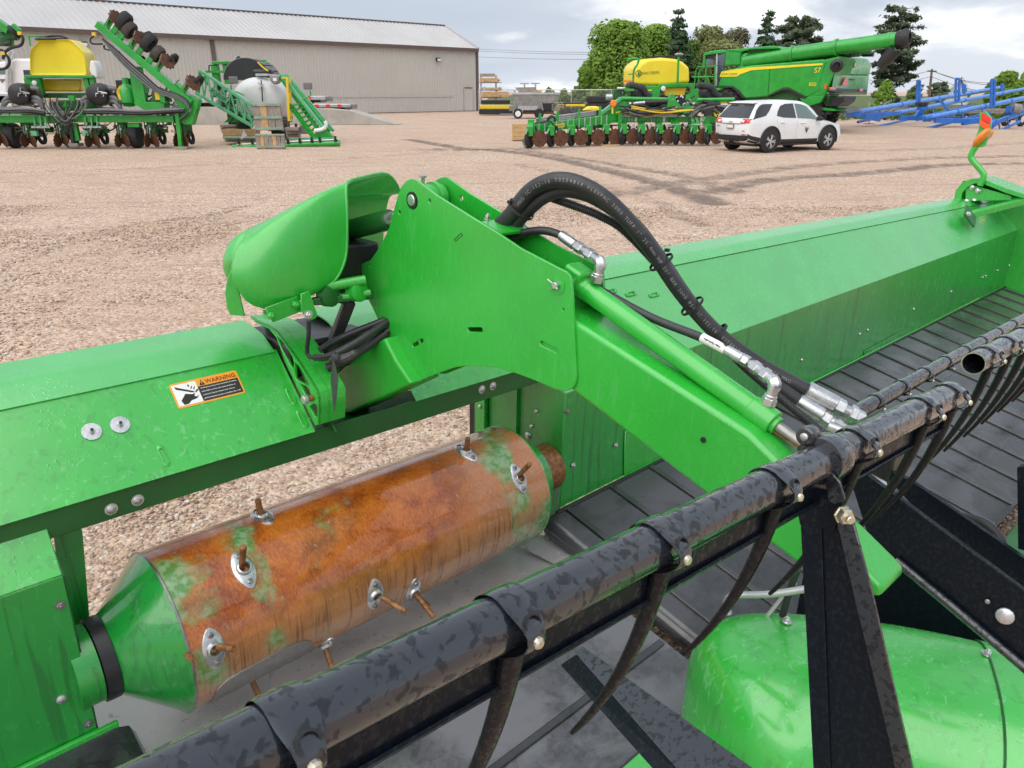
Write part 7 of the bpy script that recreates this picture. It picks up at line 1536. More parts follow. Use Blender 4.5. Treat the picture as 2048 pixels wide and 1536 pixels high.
# white semi truck glimpsed behind the left planter
def truck():
    Y = 38.0; t = thing('white_truck', 'white semi truck cab glimpsed behind the left planter', 'truck', (at(25, 215, Y).x, Y, 0))
    MB().prism([at(x, y, Y) for x, y in ((-40, 160), (-40, 128), (-4, 124), (10, 122), (22, 140), (24, 214), (-40, 214))], (0, 2.4, 0)).build('cab', 'white', t, bev=0.08)
    MB().prism([at(x, y, Y + 0.05) for x, y in ((20, 122), (26, 117), (62, 117), (75, 130), (75, 186), (22, 186))], (0, 2.3, 0)).build('sleeper', 'white', t, bev=0.1)
    MB().prism([at(x, y, Y - 0.03) for x, y in ((-4, 137), (10, 138), (11, 148), (-4, 149))], (0, 0.02, 0)).build('side_window', 'glass_green', t); MB().prism([at(x, y, Y - 0.03) for x, y in ((46, 140), (64, 140), (64, 158), (49, 158))], (0, 0.08, 0)).build('sleeper_window', 'glass_dark', t)
    MB().prism([at(x, y, Y - 0.03) for x, y in ((-3, 158), (10, 158), (4, 166))], (0, 0.02, 0)).build('door_emblem', 'pipe_grey', t)
    MB().tube(catmull([at(17, 185, Y - 0.15), at(17, 120, Y - 0.15), at(19, 106, Y - 0.15), at(23, 100, Y - 0.15)], 4), 0.12, 12).build('exhaust_stack', 'silver', t)
    pbx(MB(), -40, 186, 24, 192, Y - 0.1, 0.4).build('side_step', 'silver', t, bev=0.02); pbx(MB(), -40, 192, 30, 206, Y, 1.5).build('chassis', 'black', t)
    MB().lathe([(0.3, -0.15), (0.5, -0.16), (0.52, 0), (0.5, 0.16), (0.3, 0.15)], V((at(50, 215, Y).x, Y + 0.3, 0.52)), (0, 1, 0), 22).build('wheel', 'tyre', t)
truck()
# ------------------------------------------------------------------ white car
def car():
    rr, fr = G(1549, 305), G(1655, 300); hd = math.atan2(fr.y - rr.y, fr.x - rr.x)
    ax = V((math.cos(hd), math.sin(hd), 0)); left = V((-ax.y, ax.x, 0))
    # local: x forward (0 = rear bumper), y left, z up; rear-right tyre contact at (0.98, -0.86)
    o = rr - ax * 0.98 + left * 0.84 + V((-0.25, 0, 0)); o.z = 0
    t = thing('white_car', 'white sport utility car with tinted rear glass parked on the gravel', 'car', o, hd, world=False)
    ST = [  # x, sill z, half width low, half width belt, belt z, half width roof, roof z, roof centre z
        (0.02, 0.52, 0.72, 0.76, 0.98, 0.70, 1.00, 1.01), (0.10, 0.40, 0.82, 0.85, 1.02, 0.76, 1.10, 1.12), (0.30, 0.34, 0.87, 0.885, 1.05, 0.72, 1.34, 1.38), (0.55, 0.30, 0.905, 0.905, 1.05, 0.66, 1.56, 1.62), (0.95, 0.28, 0.915, 0.915, 1.04, 0.645, 1.60, 1.66), (1.6, 0.26, 0.905, 0.915, 1.02, 0.65, 1.61, 1.68),
        (2.2, 0.26, 0.90, 0.91, 1.00, 0.65, 1.60, 1.67), (2.7, 0.26, 0.90, 0.91, 0.99, 0.64, 1.545, 1.62), (3.05, 0.26, 0.905, 0.905, 0.985, 0.66, 1.36, 1.44), (3.35, 0.27, 0.91, 0.895, 0.98, 0.70, 1.12, 1.17), (3.55, 0.28, 0.91, 0.885, 0.97, 0.72, 1.00, 1.06), (4.0, 0.28, 0.90, 0.85, 0.90, 0.66, 0.945, 0.99), (4.4, 0.32, 0.82, 0.76, 0.82, 0.56, 0.84, 0.87), (4.58, 0.36, 0.68, 0.62, 0.70, 0.48, 0.72, 0.74), (4.65, 0.42, 0.55, 0.50, 0.60, 0.40, 0.62, 0.63)]
    def sec(s):
        x, sz, wl, wb, bz, wr, rz, rc = s; h = [(0.0, sz - 0.04), (wl * 0.8, sz - 0.03), (wl * 0.985, sz + 0.05), (wl * 1.005, sz + (bz - sz) * 0.45), (wb * 1.0, sz + (bz - sz) * 0.80), (wb * 0.985, bz), (lerp(wb, wr, 0.5) * 0.995, lerp(bz, rz, 0.52)), (wr, rz), (wr * 0.72, lerp(rz, rc, 0.75)), (0.0, rc)]
        return [V((x, y, z)) for y, z in h]
    def ring(s): h = sec(s); return [V((p.x, -p.y, p.z)) for p in h] + [p for p in reversed(h[1:-1])]
    cols = list(zip(*[ring(s) for s in ST])); cols = [catmull(list(c), 4) for c in cols]; rings = [list(r) for r in zip(*cols)]
    MB().loft(rings).build('body', 'car_white', t, sm=50)
    xs = [r[0].x for r in rings]
    def side(x, f):
        """point on the right flank: f in 0..9 along the section"""
        i = max(0, min(len(xs) - 2, max([k for k in range(len(xs)) if xs[k] <= x] or [0]))); tt = (x - xs[i]) / (xs[i + 1] - xs[i]); k = int(min(8, f)); ff = f - k
        a = rings[i][k].lerp(rings[i][k + 1], ff); b = rings[i + 1][k].lerp(rings[i + 1][k + 1], ff); return a.lerp(b, tt)
    def patch(name, mat, pts, off=0.008, both=True, sub=6, par=None):
        """curved panel laid on the flank; pts = outline (x, f) as top row and bottom row"""
        top, bot = pts; o2 = None
        for s in ((1, -1) if both else (1,)):
            rows = []
            n = 14
            def row(line):
                out = []; L = [0]
                for a, b in zip(line[:-1], line[1:]): L.append(L[-1] + math.hypot(b[0] - a[0], (b[1] - a[1]) * 0.3))
                for i in range(n + 1):
                    d = L[-1] * i / n; k = max(j for j in range(len(L) - 1) if L[j] <= d + 1e-9); q = (d - L[k]) / max(1e-9, L[k + 1] - L[k]); out.append((lerp(line[k][0], line[k + 1][0], q), lerp(line[k][1], line[k + 1][1], q)))
                return out
            T, B = row(top), row(bot)
            for j in range(sub + 1):
                r = []
                for (xa, fa), (xb, fb) in zip(T, B):
                    p = side(lerp(xa, xb, j / sub), lerp(fa, fb, j / sub)); p = V((p.x, (p.y - off) * s, p.z + off * 0.4)); r.append(p)
                rows.append(r)
            o2 = MB().grid(rows).build(name, mat, par or t, sm=60)
        return o2
    patch('rear_side_window', 'glass_dark', ([(1.28, 5.9), (1.45, 6.55), (1.70, 6.78), (2.06, 6.82)], [(1.22, 5.45), (1.5, 5.3), (1.8, 5.28), (2.10, 5.28)]))
    patch('front_side_window', 'glass_green', ([(2.12, 6.82), (2.4, 6.80), (2.72, 6.65), (3.12, 5.8)], [(2.17, 5.28), (2.5, 5.26), (2.8, 5.25), (3.18, 5.22)]))
    patch('quarter_glass', 'glass_dark', ([(0.36, 6.6), (0.60, 6.78), (0.85, 6.80), (1.12, 6.78)], [(0.16, 5.3), (0.50, 5.32), (0.72, 5.45), (0.90, 5.95)]))
    patch('sill_cladding', 'black_plastic', ([(1.38, 2.35), (2.2, 2.35), (3.2, 2.35)], [(1.38, 1.2), (2.2, 1.2), (3.2, 1.2)]), 0.014)
    for x in (1.20, 2.14, 3.22): patch('door_gap', 'pipe_grey', ([(x, 5.0), (x + 0.006, 5.0)], [(x + (0.15 if x < 1.3 else 0.0), 2.4), (x + 0.006 + (0.15 if x < 1.3 else 0), 2.4)]), 0.0035)
    for x in (1.45, 2.40): h = side(x, 4.55); MB().box((x, h.y - 0.02, h.z), (0.20, 0.035, 0.035)).build('door_handle', 'car_white', t, bev=0.01); MB().box((x, -h.y + 0.02, h.z), (0.20, 0.035, 0.035)).build('door_handle', 'car_white', t, bev=0.01)
    # mirrors
    for s in (-1, 1): m = MB().loft([[V((3.0 + dx, s * (0.93 + 0.10 + dy), 1.06 + dz)) for dx, dz in ((0, -0.07), (0.14, -0.06), (0.16, 0.04), (0.02, 0.08))] for dy in (-0.12, 0.1)]).build('mirror', 'black', t, bev=0.03)
    # wheel arches, wheels
    for x in (0.98, 3.70):
        for s in (-1, 1):
            y = 0.895 * s
            MB().lathe([(0.0001, 0), (0.415, 0), (0.415, 0.02), (0.0001, 0.02)], (x, y + 0.005 * s, 0.40), (0, s, 0), 32).build('wheel_well', 'black', t)
            pts = [(x + 0.435 * math.cos(R(a)), y + 0.030 * s, 0.40 + 0.435 * math.sin(R(a))) for a in range(-18, 199, 9)]; MB().tube(pts, 0.028, 8).build('wheel_arch', 'black_plastic', t, sm=60)
            w = MB().lathe([(0.22, -0.115), (0.31, -0.115), (0.35, -0.09), (0.36, -0.04), (0.36, 0.04), (0.35, 0.09), (0.31, 0.115), (0.22, 0.115)], (x, 0.83 * s, 0.36), (0, 1, 0), 36, closed=True).build('wheel', 'tyre', t)
            rim = MB(); c = V((x, 0.83 * s + 0.085 * s, 0.36))
            rim.lathe([(0.215, 0.02), (0.235, 0.03), (0.235, -0.05), (0.205, -0.06)], c, (0, s, 0), 32, closed=True); rim.lathe([(0.055, 0.0), (0.05, 0.025), (0.0001, 0.028)], c, (0, s, 0), 16)
            for k in range(10): a = 2 * math.pi * (k // 2) / 5 + (0.16 if k % 2 else -0.16); rim.bar(c + V((0.04 * math.cos(a), 0.015 * s, 0.04 * math.sin(a))), c + V((0.22 * math.cos(a * 1.0), 0.006 * s, 0.22 * math.sin(a))), 0.035, 0.02, (0, 1, 0))
            rim.build('alloy_rim', 'silver', w); MB().lathe([(0.0001, 0), (0.21, 0)], c - V((0, 0.05 * s, 0)), (0, s, 0), 24).build('brake_shadow', 'black', w)
    # rear: glass, lamps, plate, bumper
    def rear(y, z, off=0.012):
        """rear face point: march along the rings until the body is wide enough at that height"""
        x0 = 0.02
        for k in range(60):
            x = 0.02 + k * 0.012; i = max(0, min(len(xs) - 2, max([q for q in range(len(xs)) if xs[q] <= x]))); tt = (x - xs[i]) / (xs[i + 1] - xs[i]); sec_ = [rings[i][q].lerp(rings[i + 1][q], tt) for q in range(10)]
            zz = [p.z for p in sec_]
            if z > zz[-1]: continue
            w = 0
            for a, b in zip(sec_[:-1], sec_[1:]):
                if min(a.z, b.z) <= z <= max(a.z, b.z): f = (z - a.z) / ((b.z - a.z) or 1); w = max(w, -lerp(a.y, b.y, f))
            if w >= abs(y) - 1e-6: x0 = x; break
        return V((x0 - off, y, z + off * 0.3))
    def rpatch(name, mat, outline, off=0.012, nz=6, ny=14):
        """outline(z fraction) -> (y0, y1, z)"""
        rows = []
        for j in range(nz + 1): y0, y1, z = outline(j / nz); rows.append([rear(lerp(y0, y1, i / ny), z, off) for i in range(ny + 1)])
        return MB().grid(rows).build(name, mat, t, sm=60)
    rpatch('rear_window', 'glass_dark', lambda f: (-lerp(0.74, 0.60, f), lerp(0.74, 0.60, f), lerp(1.10, 1.50, f)))
    MB().loft([[V((0.36, y, 1.585 + 0.0)), V((0.36, y, 1.56)), V((0.75, y, 1.60)), V((0.75, y, 1.635))] for y in (-0.60, -0.3, 0, 0.3, 0.60)]).build('roof_spoiler', 'car_white', t, bev=0.01); MB().box((0.405, 0, 1.545), (0.03, 1.16, 0.04)).build('spoiler_edge', 'black', t)
    MB().box((0.22, 0.0, 1.145), (0.03, 0.45, 0.025), rz=0).build('rear_wiper', 'black', t)
    for s in (-1, 1):
        rows = []
        for j in range(5):
            f = j / 4; z = lerp(0.93, 1.07, f); rows.append([rear(s * yy, z + (yy - 0.5) * 0.06, 0.02) for yy in np.linspace(lerp(0.44, 0.52, f), 0.83, 8)])
        l = MB().grid(rows).build('tail_lamp', 'red_lens', t, sm=60)
        MB().grid([[side(xx, ff) * 1.0 for xx in (0.06, 0.2, 0.34, lerp(0.52, 0.44, abs(ff - 4.9)))] for ff in (4.35, 4.9, 5.25)] if s > 0 else [[V((side(xx, ff).x, -side(xx, ff).y, side(xx, ff).z)) for xx in (0.06, 0.2, 0.34, 0.48)] for ff in (4.35, 4.9, 5.25)]).build('lamp_side', 'red_lens', l, solid=0.03)
        MB().grid([[rear(s * yy, z, 0.026) for yy in (0.50, 0.57, 0.63)] for z in (0.965, 1.0, 1.03)]).build('reverse_lens', 'white', l)
        MB().grid([[rear(s * yy, z, 0.02) for yy in (0.55, 0.65, 0.76)] for z in (0.565, 0.595)]).build('reflector', 'red_dark', t)
    rpatch('rear_bumper', 'black_plastic', lambda f: (-lerp(0.76, 0.82, f), lerp(0.76, 0.82, f), lerp(0.30, 0.55, f)), 0.03)
    patch('bumper_side', 'black_plastic', ([(0.05, 2.55), (0.3, 2.5), (0.52, 2.45)], [(0.06, 1.1), (0.3, 1.1), (0.50, 1.1)]), 0.014)
    MB().grid([[rear(y, z, 0.02) for y in (-0.44, -0.2, 0.0, 0.2, 0.44)] for z in (0.905, 0.93)]).build('tailgate_trim', 'pipe_grey', t)
    p = rear(0.0, 0.83, 0.03); pl = MB().box(p, (0.02, 0.33, 0.17)).build('number_plate', 'steel_grey', t); MB().box(p + V((-0.012, 0, 0)), (0.004, 0.28, 0.09)).build('plate_print', 'decal_white', pl)
    e = rear(0.0, 0.975, 0.03); MB().box(e, (0.015, 0.15, 0.022)).box(e, (0.014, 0.05, 0.045)).build('rear_emblem', 'brass', t)
    for y in (0.62, -0.62): MB().box(rear(y, 0.70 if y < 0 else 0.84, 0.018), (0.01, 0.12, 0.022)).build('badge', 'pipe_grey', t)
    # door logo: gold wing over a green wedge
    lx = 2.62; c = side(lx, 3.55); n = V((0, -1, 0.05))
    def lp(dx, dz, d=0.014):
        dx, dz = dx * 0.62, dz * 0.68; q = side(lx + dx, 3.55); return V((lx + dx, q.y - d, c.z + dz))
    lg = MB().prism([lp(-0.17, 0.13), lp(0.0, 0.09), lp(0.19, 0.085), lp(0.17, 0.045), lp(-0.13, 0.055)], (0, -0.003, 0)).build('door_logo', 'yellow_paint', t); MB().prism([lp(-0.15, 0.05), lp(0.17, 0.035), lp(0.13, -0.005), lp(-0.12, 0.0)], (0, -0.003, 0)).build('logo_bar', 'pipe_grey', lg); MB().prism([lp(-0.11, -0.01), lp(0.11, -0.02), lp(0.0, -0.20)], (0, -0.003, 0)).build('logo_wedge', 'green_dark', lg)
    MB().box((1.5, 0.0, 1.70), (0.16, 0.06, 0.05)).build('roof_antenna', 'black', t, bev=0.015)
    MB().box((2.3, 0, 0.26), (3.6, 1.5, 0.12)).build('underbody', 'black', t)
car()
# ------------------------------------------------------------------ combine harvester
def combine():
    hd = math.atan2(0.60, -0.80); ax = V((math.cos(hd), math.sin(hd), 0)); left = V((-ax.y, ax.x, 0))
    cz = at(1660, 195, 38.5); o = V((cz.x, cz.y, 0)) - left * 1.55
    t = thing('combine_harvester', 'big green combine harvester with yellow side stripe and folded unloading auger', 'combine', o, hd, world=False)
    HL = HMc = None
    iv = Matrix.Rotation(-hd, 3, 'Z')
    def S(x, y, off=1.55):      # picture point -> on the machine's left flank plane (local y = off)
        r = ray(x, y); n = left; pt = o + left * off; k = n.dot(pt - CAMP) / n.dot(r); return iv @ (CAMP + r * k - o)
    def Bk(x, y, off=0.0):      # picture point -> on the rear plane (local x = off)
        r = ray(x, y); pt = o + ax * off; k = ax.dot(pt - CAMP) / ax.dot(r); return iv @ (CAMP + r * k - o)
    def sidep(name, pts, mat, depth, off=1.55, par=None, bev=0.02, **k): return MB().prism([S(x, y, off) for x, y in pts], (0, -depth, 0)).build(name, mat, par or t, bev=bev, **k)
    # main shell
    sh = sidep('side_panel', [(1436, 173), (1440, 158), (1447, 141), (1500, 131), (1648, 118), (1652, 124), (1645, 148), (1640, 165), (1640, 180), (1612, 195), (1604, 191), (1578, 177), (1566, 177), (1540, 190), (1534, 193), (1490, 197), (1476, 182), (1466, 174)], 'green_far', 0.35, bev=0.06)
    sidep('inner_body', [(1440, 196), (1448, 140), (1648, 120), (1636, 190), (1600, 205), (1470, 215)], 'green_dark', 2.5, 1.22)
    for a, b in (((1540, 132), (1536, 190)),): MB().bar(S(*a, 1.556), S(*b, 1.556), 0.03, 0.03).build('panel_gap', 'green_dark', sh)
    st = sidep('yellow_stripe', [(1439, 154), (1443, 143), (1500, 134.5), (1646, 126.5), (1645, 130), (1503, 140.5), (1479, 149), (1474, 153)], 'yellow', 0.02, 1.575, bev=0)
    lc = S(1459, 148.5, 1.58); text('name_letters', 'JOHN DEERE', 0.2, 'decal_green', st, lc, V((-1, 0, 0)), V((0, 0, 1)), 0.85); text('model_letters', 'S7', 0.28, 'yellow', sh, S(1635, 141, 1.565), V((-1, 0, 0)), V((0, 0, 1)), 0.30); text('model_letters', '850', 0.16, 'yellow', sh, S(1625, 169, 1.565), V((-1, 0, 0)), V((0, 0, 1)), 0.34)
    sidep('lower_trim', [(1432, 173), (1466, 172), (1478, 180), (1492, 197), (1484, 197), (1472, 184), (1462, 176), (1432, 177)], 'black_plastic', 0.3, 1.58); sidep('wheel_trim', [(1534, 194), (1541, 189), (1566, 176), (1580, 176), (1614, 194), (1608, 197), (1578, 181), (1566, 181)], 'black_plastic', 0.3, 1.58)
    # grain tank and engine deck
    sidep('grain_tank', [(1449, 131), (1451, 99), (1485, 98), (1480, 112), (1480, 130)], 'green_far', 2.6, 1.45, bev=0.05); sidep('grain_tank_side', [(1478, 131), (1482, 112), (1500, 97), (1550, 93), (1560, 96), (1540, 108), (1500, 128)], 'green_dark', 2.3, 1.2); sidep('tank_cover', [(1451, 100), (1540, 91.5), (1556, 92), (1560, 97), (1500, 99), (1482, 104)], 'green_far', 2.4, 1.5, bev=0.03)
    sidep('engine_deck', [(1500, 131), (1650, 117), (1690, 108), (1690, 100), (1600, 100), (1540, 112)], 'green_dark', 2.2, 0.9); sidep('tank_cover', [(1585, 92), (1630, 88), (1634, 93), (1590, 97)], 'green_far', 1.0, 0.2)
    MB().tube(catmull([S(1600, 119, 1.0), S(1608, 116, 1.0), S(1614, 120, 1.0), S(1622, 117, 1.0)], 4), 0.10, 8).build('engine_pipe', 'silver', t)
    rr = random.Random(5)
    for k in range(16): x = rr.uniform(1660, 1738); MB().box(S(x, rr.uniform(104, 110), rr.uniform(-0.8, 0.6)), (rr.uniform(0.1, 0.5), 0.3, rr.uniform(0.05, 0.3))).build('engine_part', 'green_dark' if k % 3 else 'black', t, bev=0.02)
    # cab
    sidep('cab_roof', [(1406, 110), (1408, 106), (1420, 102), (1448, 99), (1450, 106), (1430, 108), (1412, 111)], 'green_far', 2.2, 1.35, bev=0.04); sidep('cab_pillar', [(1404, 131), (1407, 108), (1411, 109), (1409, 131)], 'green_far', 0.10, 1.35); sidep('cab_pillar', [(1430, 172), (1432, 108), (1435, 108), (1434, 172)], 'galv', 0.10, 1.35)
    sidep('cab_glass', [(1433, 170), (1435, 110), (1451, 107), (1449, 138), (1438, 165)], 'glass_blue', 0.05, 1.3); sidep('cab_glass', [(1411, 130), (1413, 111), (1430, 109), (1430, 130)], 'glass_green', 0.04, 0.2); sidep('cab_headliner', [(1408, 112), (1430, 108), (1434, 112), (1412, 118)], 'black', 1.6, 1.25); sidep('cab_body', [(1408, 200), (1410, 172), (1438, 172), (1438, 200)], 'green_dark', 1.8, 1.3)
    for pts in ([(1388, 178), (1392, 140), (1396, 134), (1410, 133)], [(1396, 178), (1398, 146), (1402, 138)], [(1412, 178), (1412, 136), (1416, 132), (1434, 131)], [(1416, 178), (1416, 150)], [(1384, 154), (1434, 153)], [(1430, 131), (1430, 178)]): MB().tube([S(x, y, 1.9) for x, y in pts], 0.03, 7).build('handrail', 'green_far', t, sm=60)
    sidep('platform', [(1380, 178), (1440, 176), (1440, 181), (1380, 183)], 'green_far', 0.9, 2.0)
    # unloading auger folded back along the machine
    P0, P1, P2, P3 = S(1490, 123, 1.15), S(1585, 108, 1.25), S(1673, 95, 1.3), S(1798, 78.5, 1.5)
    au = MB().tube([P0, P1], 0.34, 24).tube([P1, P2], 0.33, 24).tube([P2, P3], 0.32, 24).build('unloading_auger', 'green_far', t, sm=60)
    for p, q in ((P1, P2), (P2, P3)): MB().lathe([(0.33, -0.06), (0.39, -0.05), (0.39, 0.05), (0.33, 0.06)], p, q - p, 24).build('auger_flange', 'green_far', au)
    d = (P3 - P2).normalized(); MB().lathe([(0.33, -0.1), (0.36, -0.05), (0.37, 0.35), (0.30, 0.45), (0.24, 0.45), (0.24, 0.2)], P3, d, 22).build('auger_collar', 'black_plastic', au); MB().lathe([(0.34, -0.5), (0.345, -0.45), (0.345, -0.38), (0.34, -0.34)], P3, d, 22).build('auger_band', 'green_far', au)
    e0 = P3 + d * 0.15; sp0 = S(1790, 99, 1.5); sp1 = S(1758, 134, 1.5)
    dn = (sp0 - sp1).normalized(); MB().lathe([(0.20, 0.0), (0.28, 0.4), (0.33, (sp0 - sp1).length), (0.30, (sp0 - sp1).length), (0.25, 0.4)], sp1, dn, 20, closed=True).build('spout', 'black_plastic', au); MB().bar(S(1785, 92, 1.4), S(1792, 103, 1.4), 0.1, 0.06).build('spout_hinge', 'green_far', au)
    MB().lathe([(0.36, 0), (0.36, 0.5), (0.28, 0.7)], P0 - V((0, 0.1, 0.3)), (0, 0, 1), 20).build('auger_elbow', 'green_far', au)
    # rear hood
    def rp(pts, off): return [Bk(x, y, off) for x, y in pts]
    MB().loft([rp([(1676, 111), (1735, 118), (1742, 128), (1736, 152), (1668, 150), (1660, 134)], 1.4), rp([(1676, 111), (1732, 117), (1743, 128), (1738, 151), (1674, 149), (1668, 132)], -0.02)]).build('rear_hood', 'green_far', t, bev=0.06, seg=3)
    MB().prism([S(1645, 120, 1.5), S(1680, 112, 1.5), S(1668, 150, 1.52), S(1650, 190, 1.52), S(1610, 196, 1.5), S(1640, 160, 1.52)], (0, -2.9, 0)).build('rear_shell', 'green_far', t, bev=0.05)
    MB().loft([rp([(1664, 150), (1738, 152), (1734, 190), (1655, 190)], 1.0), rp([(1668, 150), (1738, 151), (1733, 186), (1662, 184)], -0.05)]).build('tailgate', 'green_far', t, bev=0.05, seg=3)
    MB().prism(rp([(1661, 176), (1733, 179), (1732, 185), (1660, 183)], -0.10), (0.08, 0, 0)).build('rear_bumper', 'black', t)
    for pts in ([(1661, 174), (1672, 174.5), (1672, 180), (1660, 180)], [(1720, 177), (1727, 177), (1726, 183), (1719, 182.5)]): MB().prism(rp(pts, -0.16), (0.06, 0, 0)).build('tail_lamp', 'red_lens', t, bev=0.01)
    MB().prism(rp([(1684, 170.5), (1692, 153.5), (1697, 171)], -0.14), (0.05, 0, 0)).build('slow_triangle', 'reflect_red', t)
    bd = Bk(1708.5, 128.5, -0.06); em = MB().lathe([(0.0001, 0), (0.17, 0), (0.17, 0.03), (0.0001, 0.03)], bd, (-1, 0, 0), 20).build('rear_emblem', 'black', t); MB().prism([bd + V((-0.045, y, z)) for y, z in ((0.10, -0.10), (-0.09, -0.10), (-0.08, 0.02), (-0.02, 0.03), (-0.06, 0.12), (0.02, 0.06), (0.06, 0.0), (0.10, 0.02))], (0.01, 0, 0)).build('emblem_mark', 'yellow', em); MB().prism(rp([(1702, 157), (1710, 158), (1710, 161), (1702, 160)], -0.10), (0.02, 0, 0)).build('grab_recess', 'black', t)
    ex = Bk(1674, 132, 0.5); MB().lathe([(0.16, 0), (0.30, 0.05), (0.30, 0.2), (0.16, 0.25), (0.12, 0.05)], S(1673, 131.5, 1.55), (-0.3, 1, 0), 20).build('radial_inlet', 'black', t)
    sidep('side_reflector', [(1650, 168), (1654, 168), (1652, 178), (1648, 178)], 'reflect_orange', 0.02, 1.58, bev=0)
    # chopper, hitch, wheels
    MB().prism([S(x, y, 1.2) for x, y in ((1640, 196), (1690, 192), (1686, 204), (1672, 214), (1650, 214))], (0, -2.2, 0)).build('chopper', 'black', t, bev=0.05); MB().prism([S(x, y, 1.5) for x, y in ((1598, 196), (1650, 190), (1640, 206), (1612, 214))], (0, -2.6, 0)).build('tailboard', 'green_far', t, bev=0.03); MB().prism([S(x, y, 1.4) for x, y in ((1640, 214), (1668, 218), (1672, 222), (1640, 220))], (0, -2.5, 0)).build('axle_cover', 'green_far', t)
    MB().prism([Bk(x, y, -0.2) for x, y in ((1690, 217), (1716, 213), (1720, 222), (1695, 226))], (0.8, 0, 0)).build('spreader', 'dull_steel', t); MB().bar(Bk(1655, 186, 0.1), Bk(1660, 218, 0.1), 0.10, 0.10).build('support', 'green_dark', t)
    def cwheel(x, y, r, w, nm='wheel'):
        wl = MB().lathe([(r * 0.5, -w * 0.4), (r * 0.9, -w * 0.5), (r, -w * 0.35), (r, w * 0.35), (r * 0.9, w * 0.5), (r * 0.5, w * 0.4)], (x, y, r), (0, 1, 0), 30, closed=True).build(nm, 'tyre', t); mb = MB()
        for k in range(22):
            for s in (-1, 1): a = 2 * math.pi * (k + (0.5 if s > 0 else 0)) / 22; mb.bar((x + r * 1.02 * math.cos(a), y + s * w * 0.48, r + r * 1.02 * math.sin(a)), (x + r * 1.03 * math.cos(a + 0.16), y, r + r * 1.03 * math.sin(a + 0.16)), 0.08, 0.09)
        mb.build('tread', 'tyre', wl); MB().lathe([(0.0001, 0.1), (r * 0.5, 0.12), (r * 0.55, -0.12), (0.0001, -0.1)], (x, y, r), (0, 1, 0), 22).build('rim_disc', 'yellow_paint', wl)
    cwheel(1.1, 1.15, 0.82, 0.6); cwheel(1.1, -1.15, 0.82, 0.6); cwheel(5.3, 1.45, 1.0, 0.8); cwheel(5.3, -1.45, 1.0, 0.8)
    MB().box((3.2, 0, 1.2), (5.6, 1.6, 0.7)).build('chassis', 'black', t); MB().prism([(6.9, 0.7, 1.4), (6.9, 0.7, 2.2), (9.0, 0.7, 1.2), (9.0, 0.7, 0.5)], (0, -1.4, 0)).build('feeder_house', 'green_far', t)
combine()
# ------------------------------------------------------------------ blue augers
def auger(lab, lo, hi, Ylo, Yhi, r, wheels, uprights, extra=()):
    c = at(*lo, Ylo); t = thing('grain_auger', lab, 'auger', (c.x, Ylo, 0), group='blue augers along the far side')
    A, B = at(*lo, Ylo), at(*hi, Yhi); d = (B - A).normalized()
    MB().cyl(A, B, r, 16).build('auger_tube', 'blue_light', t, sm=60)
    for f in (0.25, 0.5, 0.75): p = A.lerp(B, f); MB().lathe([(r, -0.06), (r * 1.2, -0.05), (r * 1.2, 0.05), (r, 0.06)], p, d, 16).build('tube_band', 'blue', t)
    MB().cyl(A + V((0, -0.2, -0.55)), A.lerp(B, 0.55) + V((0, -0.2, -0.4)), r * 0.55, 10).build('lower_rail', 'blue', t)
    for f in (0.12, 0.3, 0.48): p = A.lerp(B, f); MB().bar(p, p + V((0.1, -0.2, -0.55 + 0.1 * f)), 0.07, 0.05).build('truss_strut', 'blue', t)
    for (x0, x1, y0, y1, Yu) in uprights:
        for x in (x0, x1): MB().bar(at(x, y1, Yu), at(x + (y1 - y0) * 0.02, y0, Yu), 0.11, 0.11).build('upright', 'blue', t)
        for f in (0.02, 0.55, 0.97): y = lerp(y0, y1, f); MB().bar(at(x0, y, Yu), at(x1, y, Yu), 0.07, 0.16).build('upright_tie', 'blue', t)
    for (x, y, rw, white) in wheels:
        g = G(x, y); w = MB().lathe([(rw * 0.5, -0.09), (rw * 0.9, -0.1), (rw, -0.05), (rw, 0.05), (rw * 0.9, 0.1), (rw * 0.5, 0.09)], (g.x, g.y, rw), (0.5, -1, 0), 20, closed=True).build('wheel', 'tyre', t); MB().lathe([(0.0001, 0.06), (rw * 0.52, 0.05), (rw * 0.55, -0.05), (0.0001, -0.06)], (g.x, g.y, rw), (0.5, -1, 0), 18).build('hub', 'white' if white else 'blue', w)
    for a, b, wd, Ya in extra: MB().bar(at(*a, Ya), at(*b, Ya), wd, wd).build('frame', 'blue', t, bev=0.01)
    MB().lathe([(r * 1.0, -0.3), (r * 1.3, -0.25), (r * 1.3, 0.2), (r, 0.3)], A, d, 14).build('intake_boot', 'blue', t)
auger('long blue auger rising leftmost, from behind the combine past the twin upright', (1716, 224), (1998, 176), 47, 62, 0.15, ((1785, 240, 0.32, True), (1770, 240, 0.3, True)), ((1834, 1839, 161, 205, 52),), (((1716, 230), (1800, 226), 0.2, 46), ((1690, 228), (1720, 231), 0.22, 46), ((1728, 232), (1760, 238), 0.3, 46)))
auger('blue double-tube auger passing behind the middle uprights', (1760, 232), (2070, 174), 48, 58, 0.12, ((1858, 243, 0.34, True), (1872, 244, 0.3, True)), ((1911, 1918, 157, 202, 52), (1926, 1930, 170, 186, 54)), (((1800, 236), (1920, 238), 0.24, 47), ((1830, 240), (1850, 208), 0.3, 47.5), ((1880, 200), (1900, 226), 0.12, 47)))
auger('nearest blue auger rising to the right above the orange marker lamp', (1855, 236), (2070, 192), 45, 50, 0.14, ((1928, 247, 0.32, True), (1943, 246, 0.28, True)), ((1982, 1988, 159, 215, 46.5),), (((1870, 241), (1990, 243), 0.26, 45), ((1925, 245), (1960, 240), 0.3, 45), ((1968, 222), (1990, 243), 0.12, 45)))
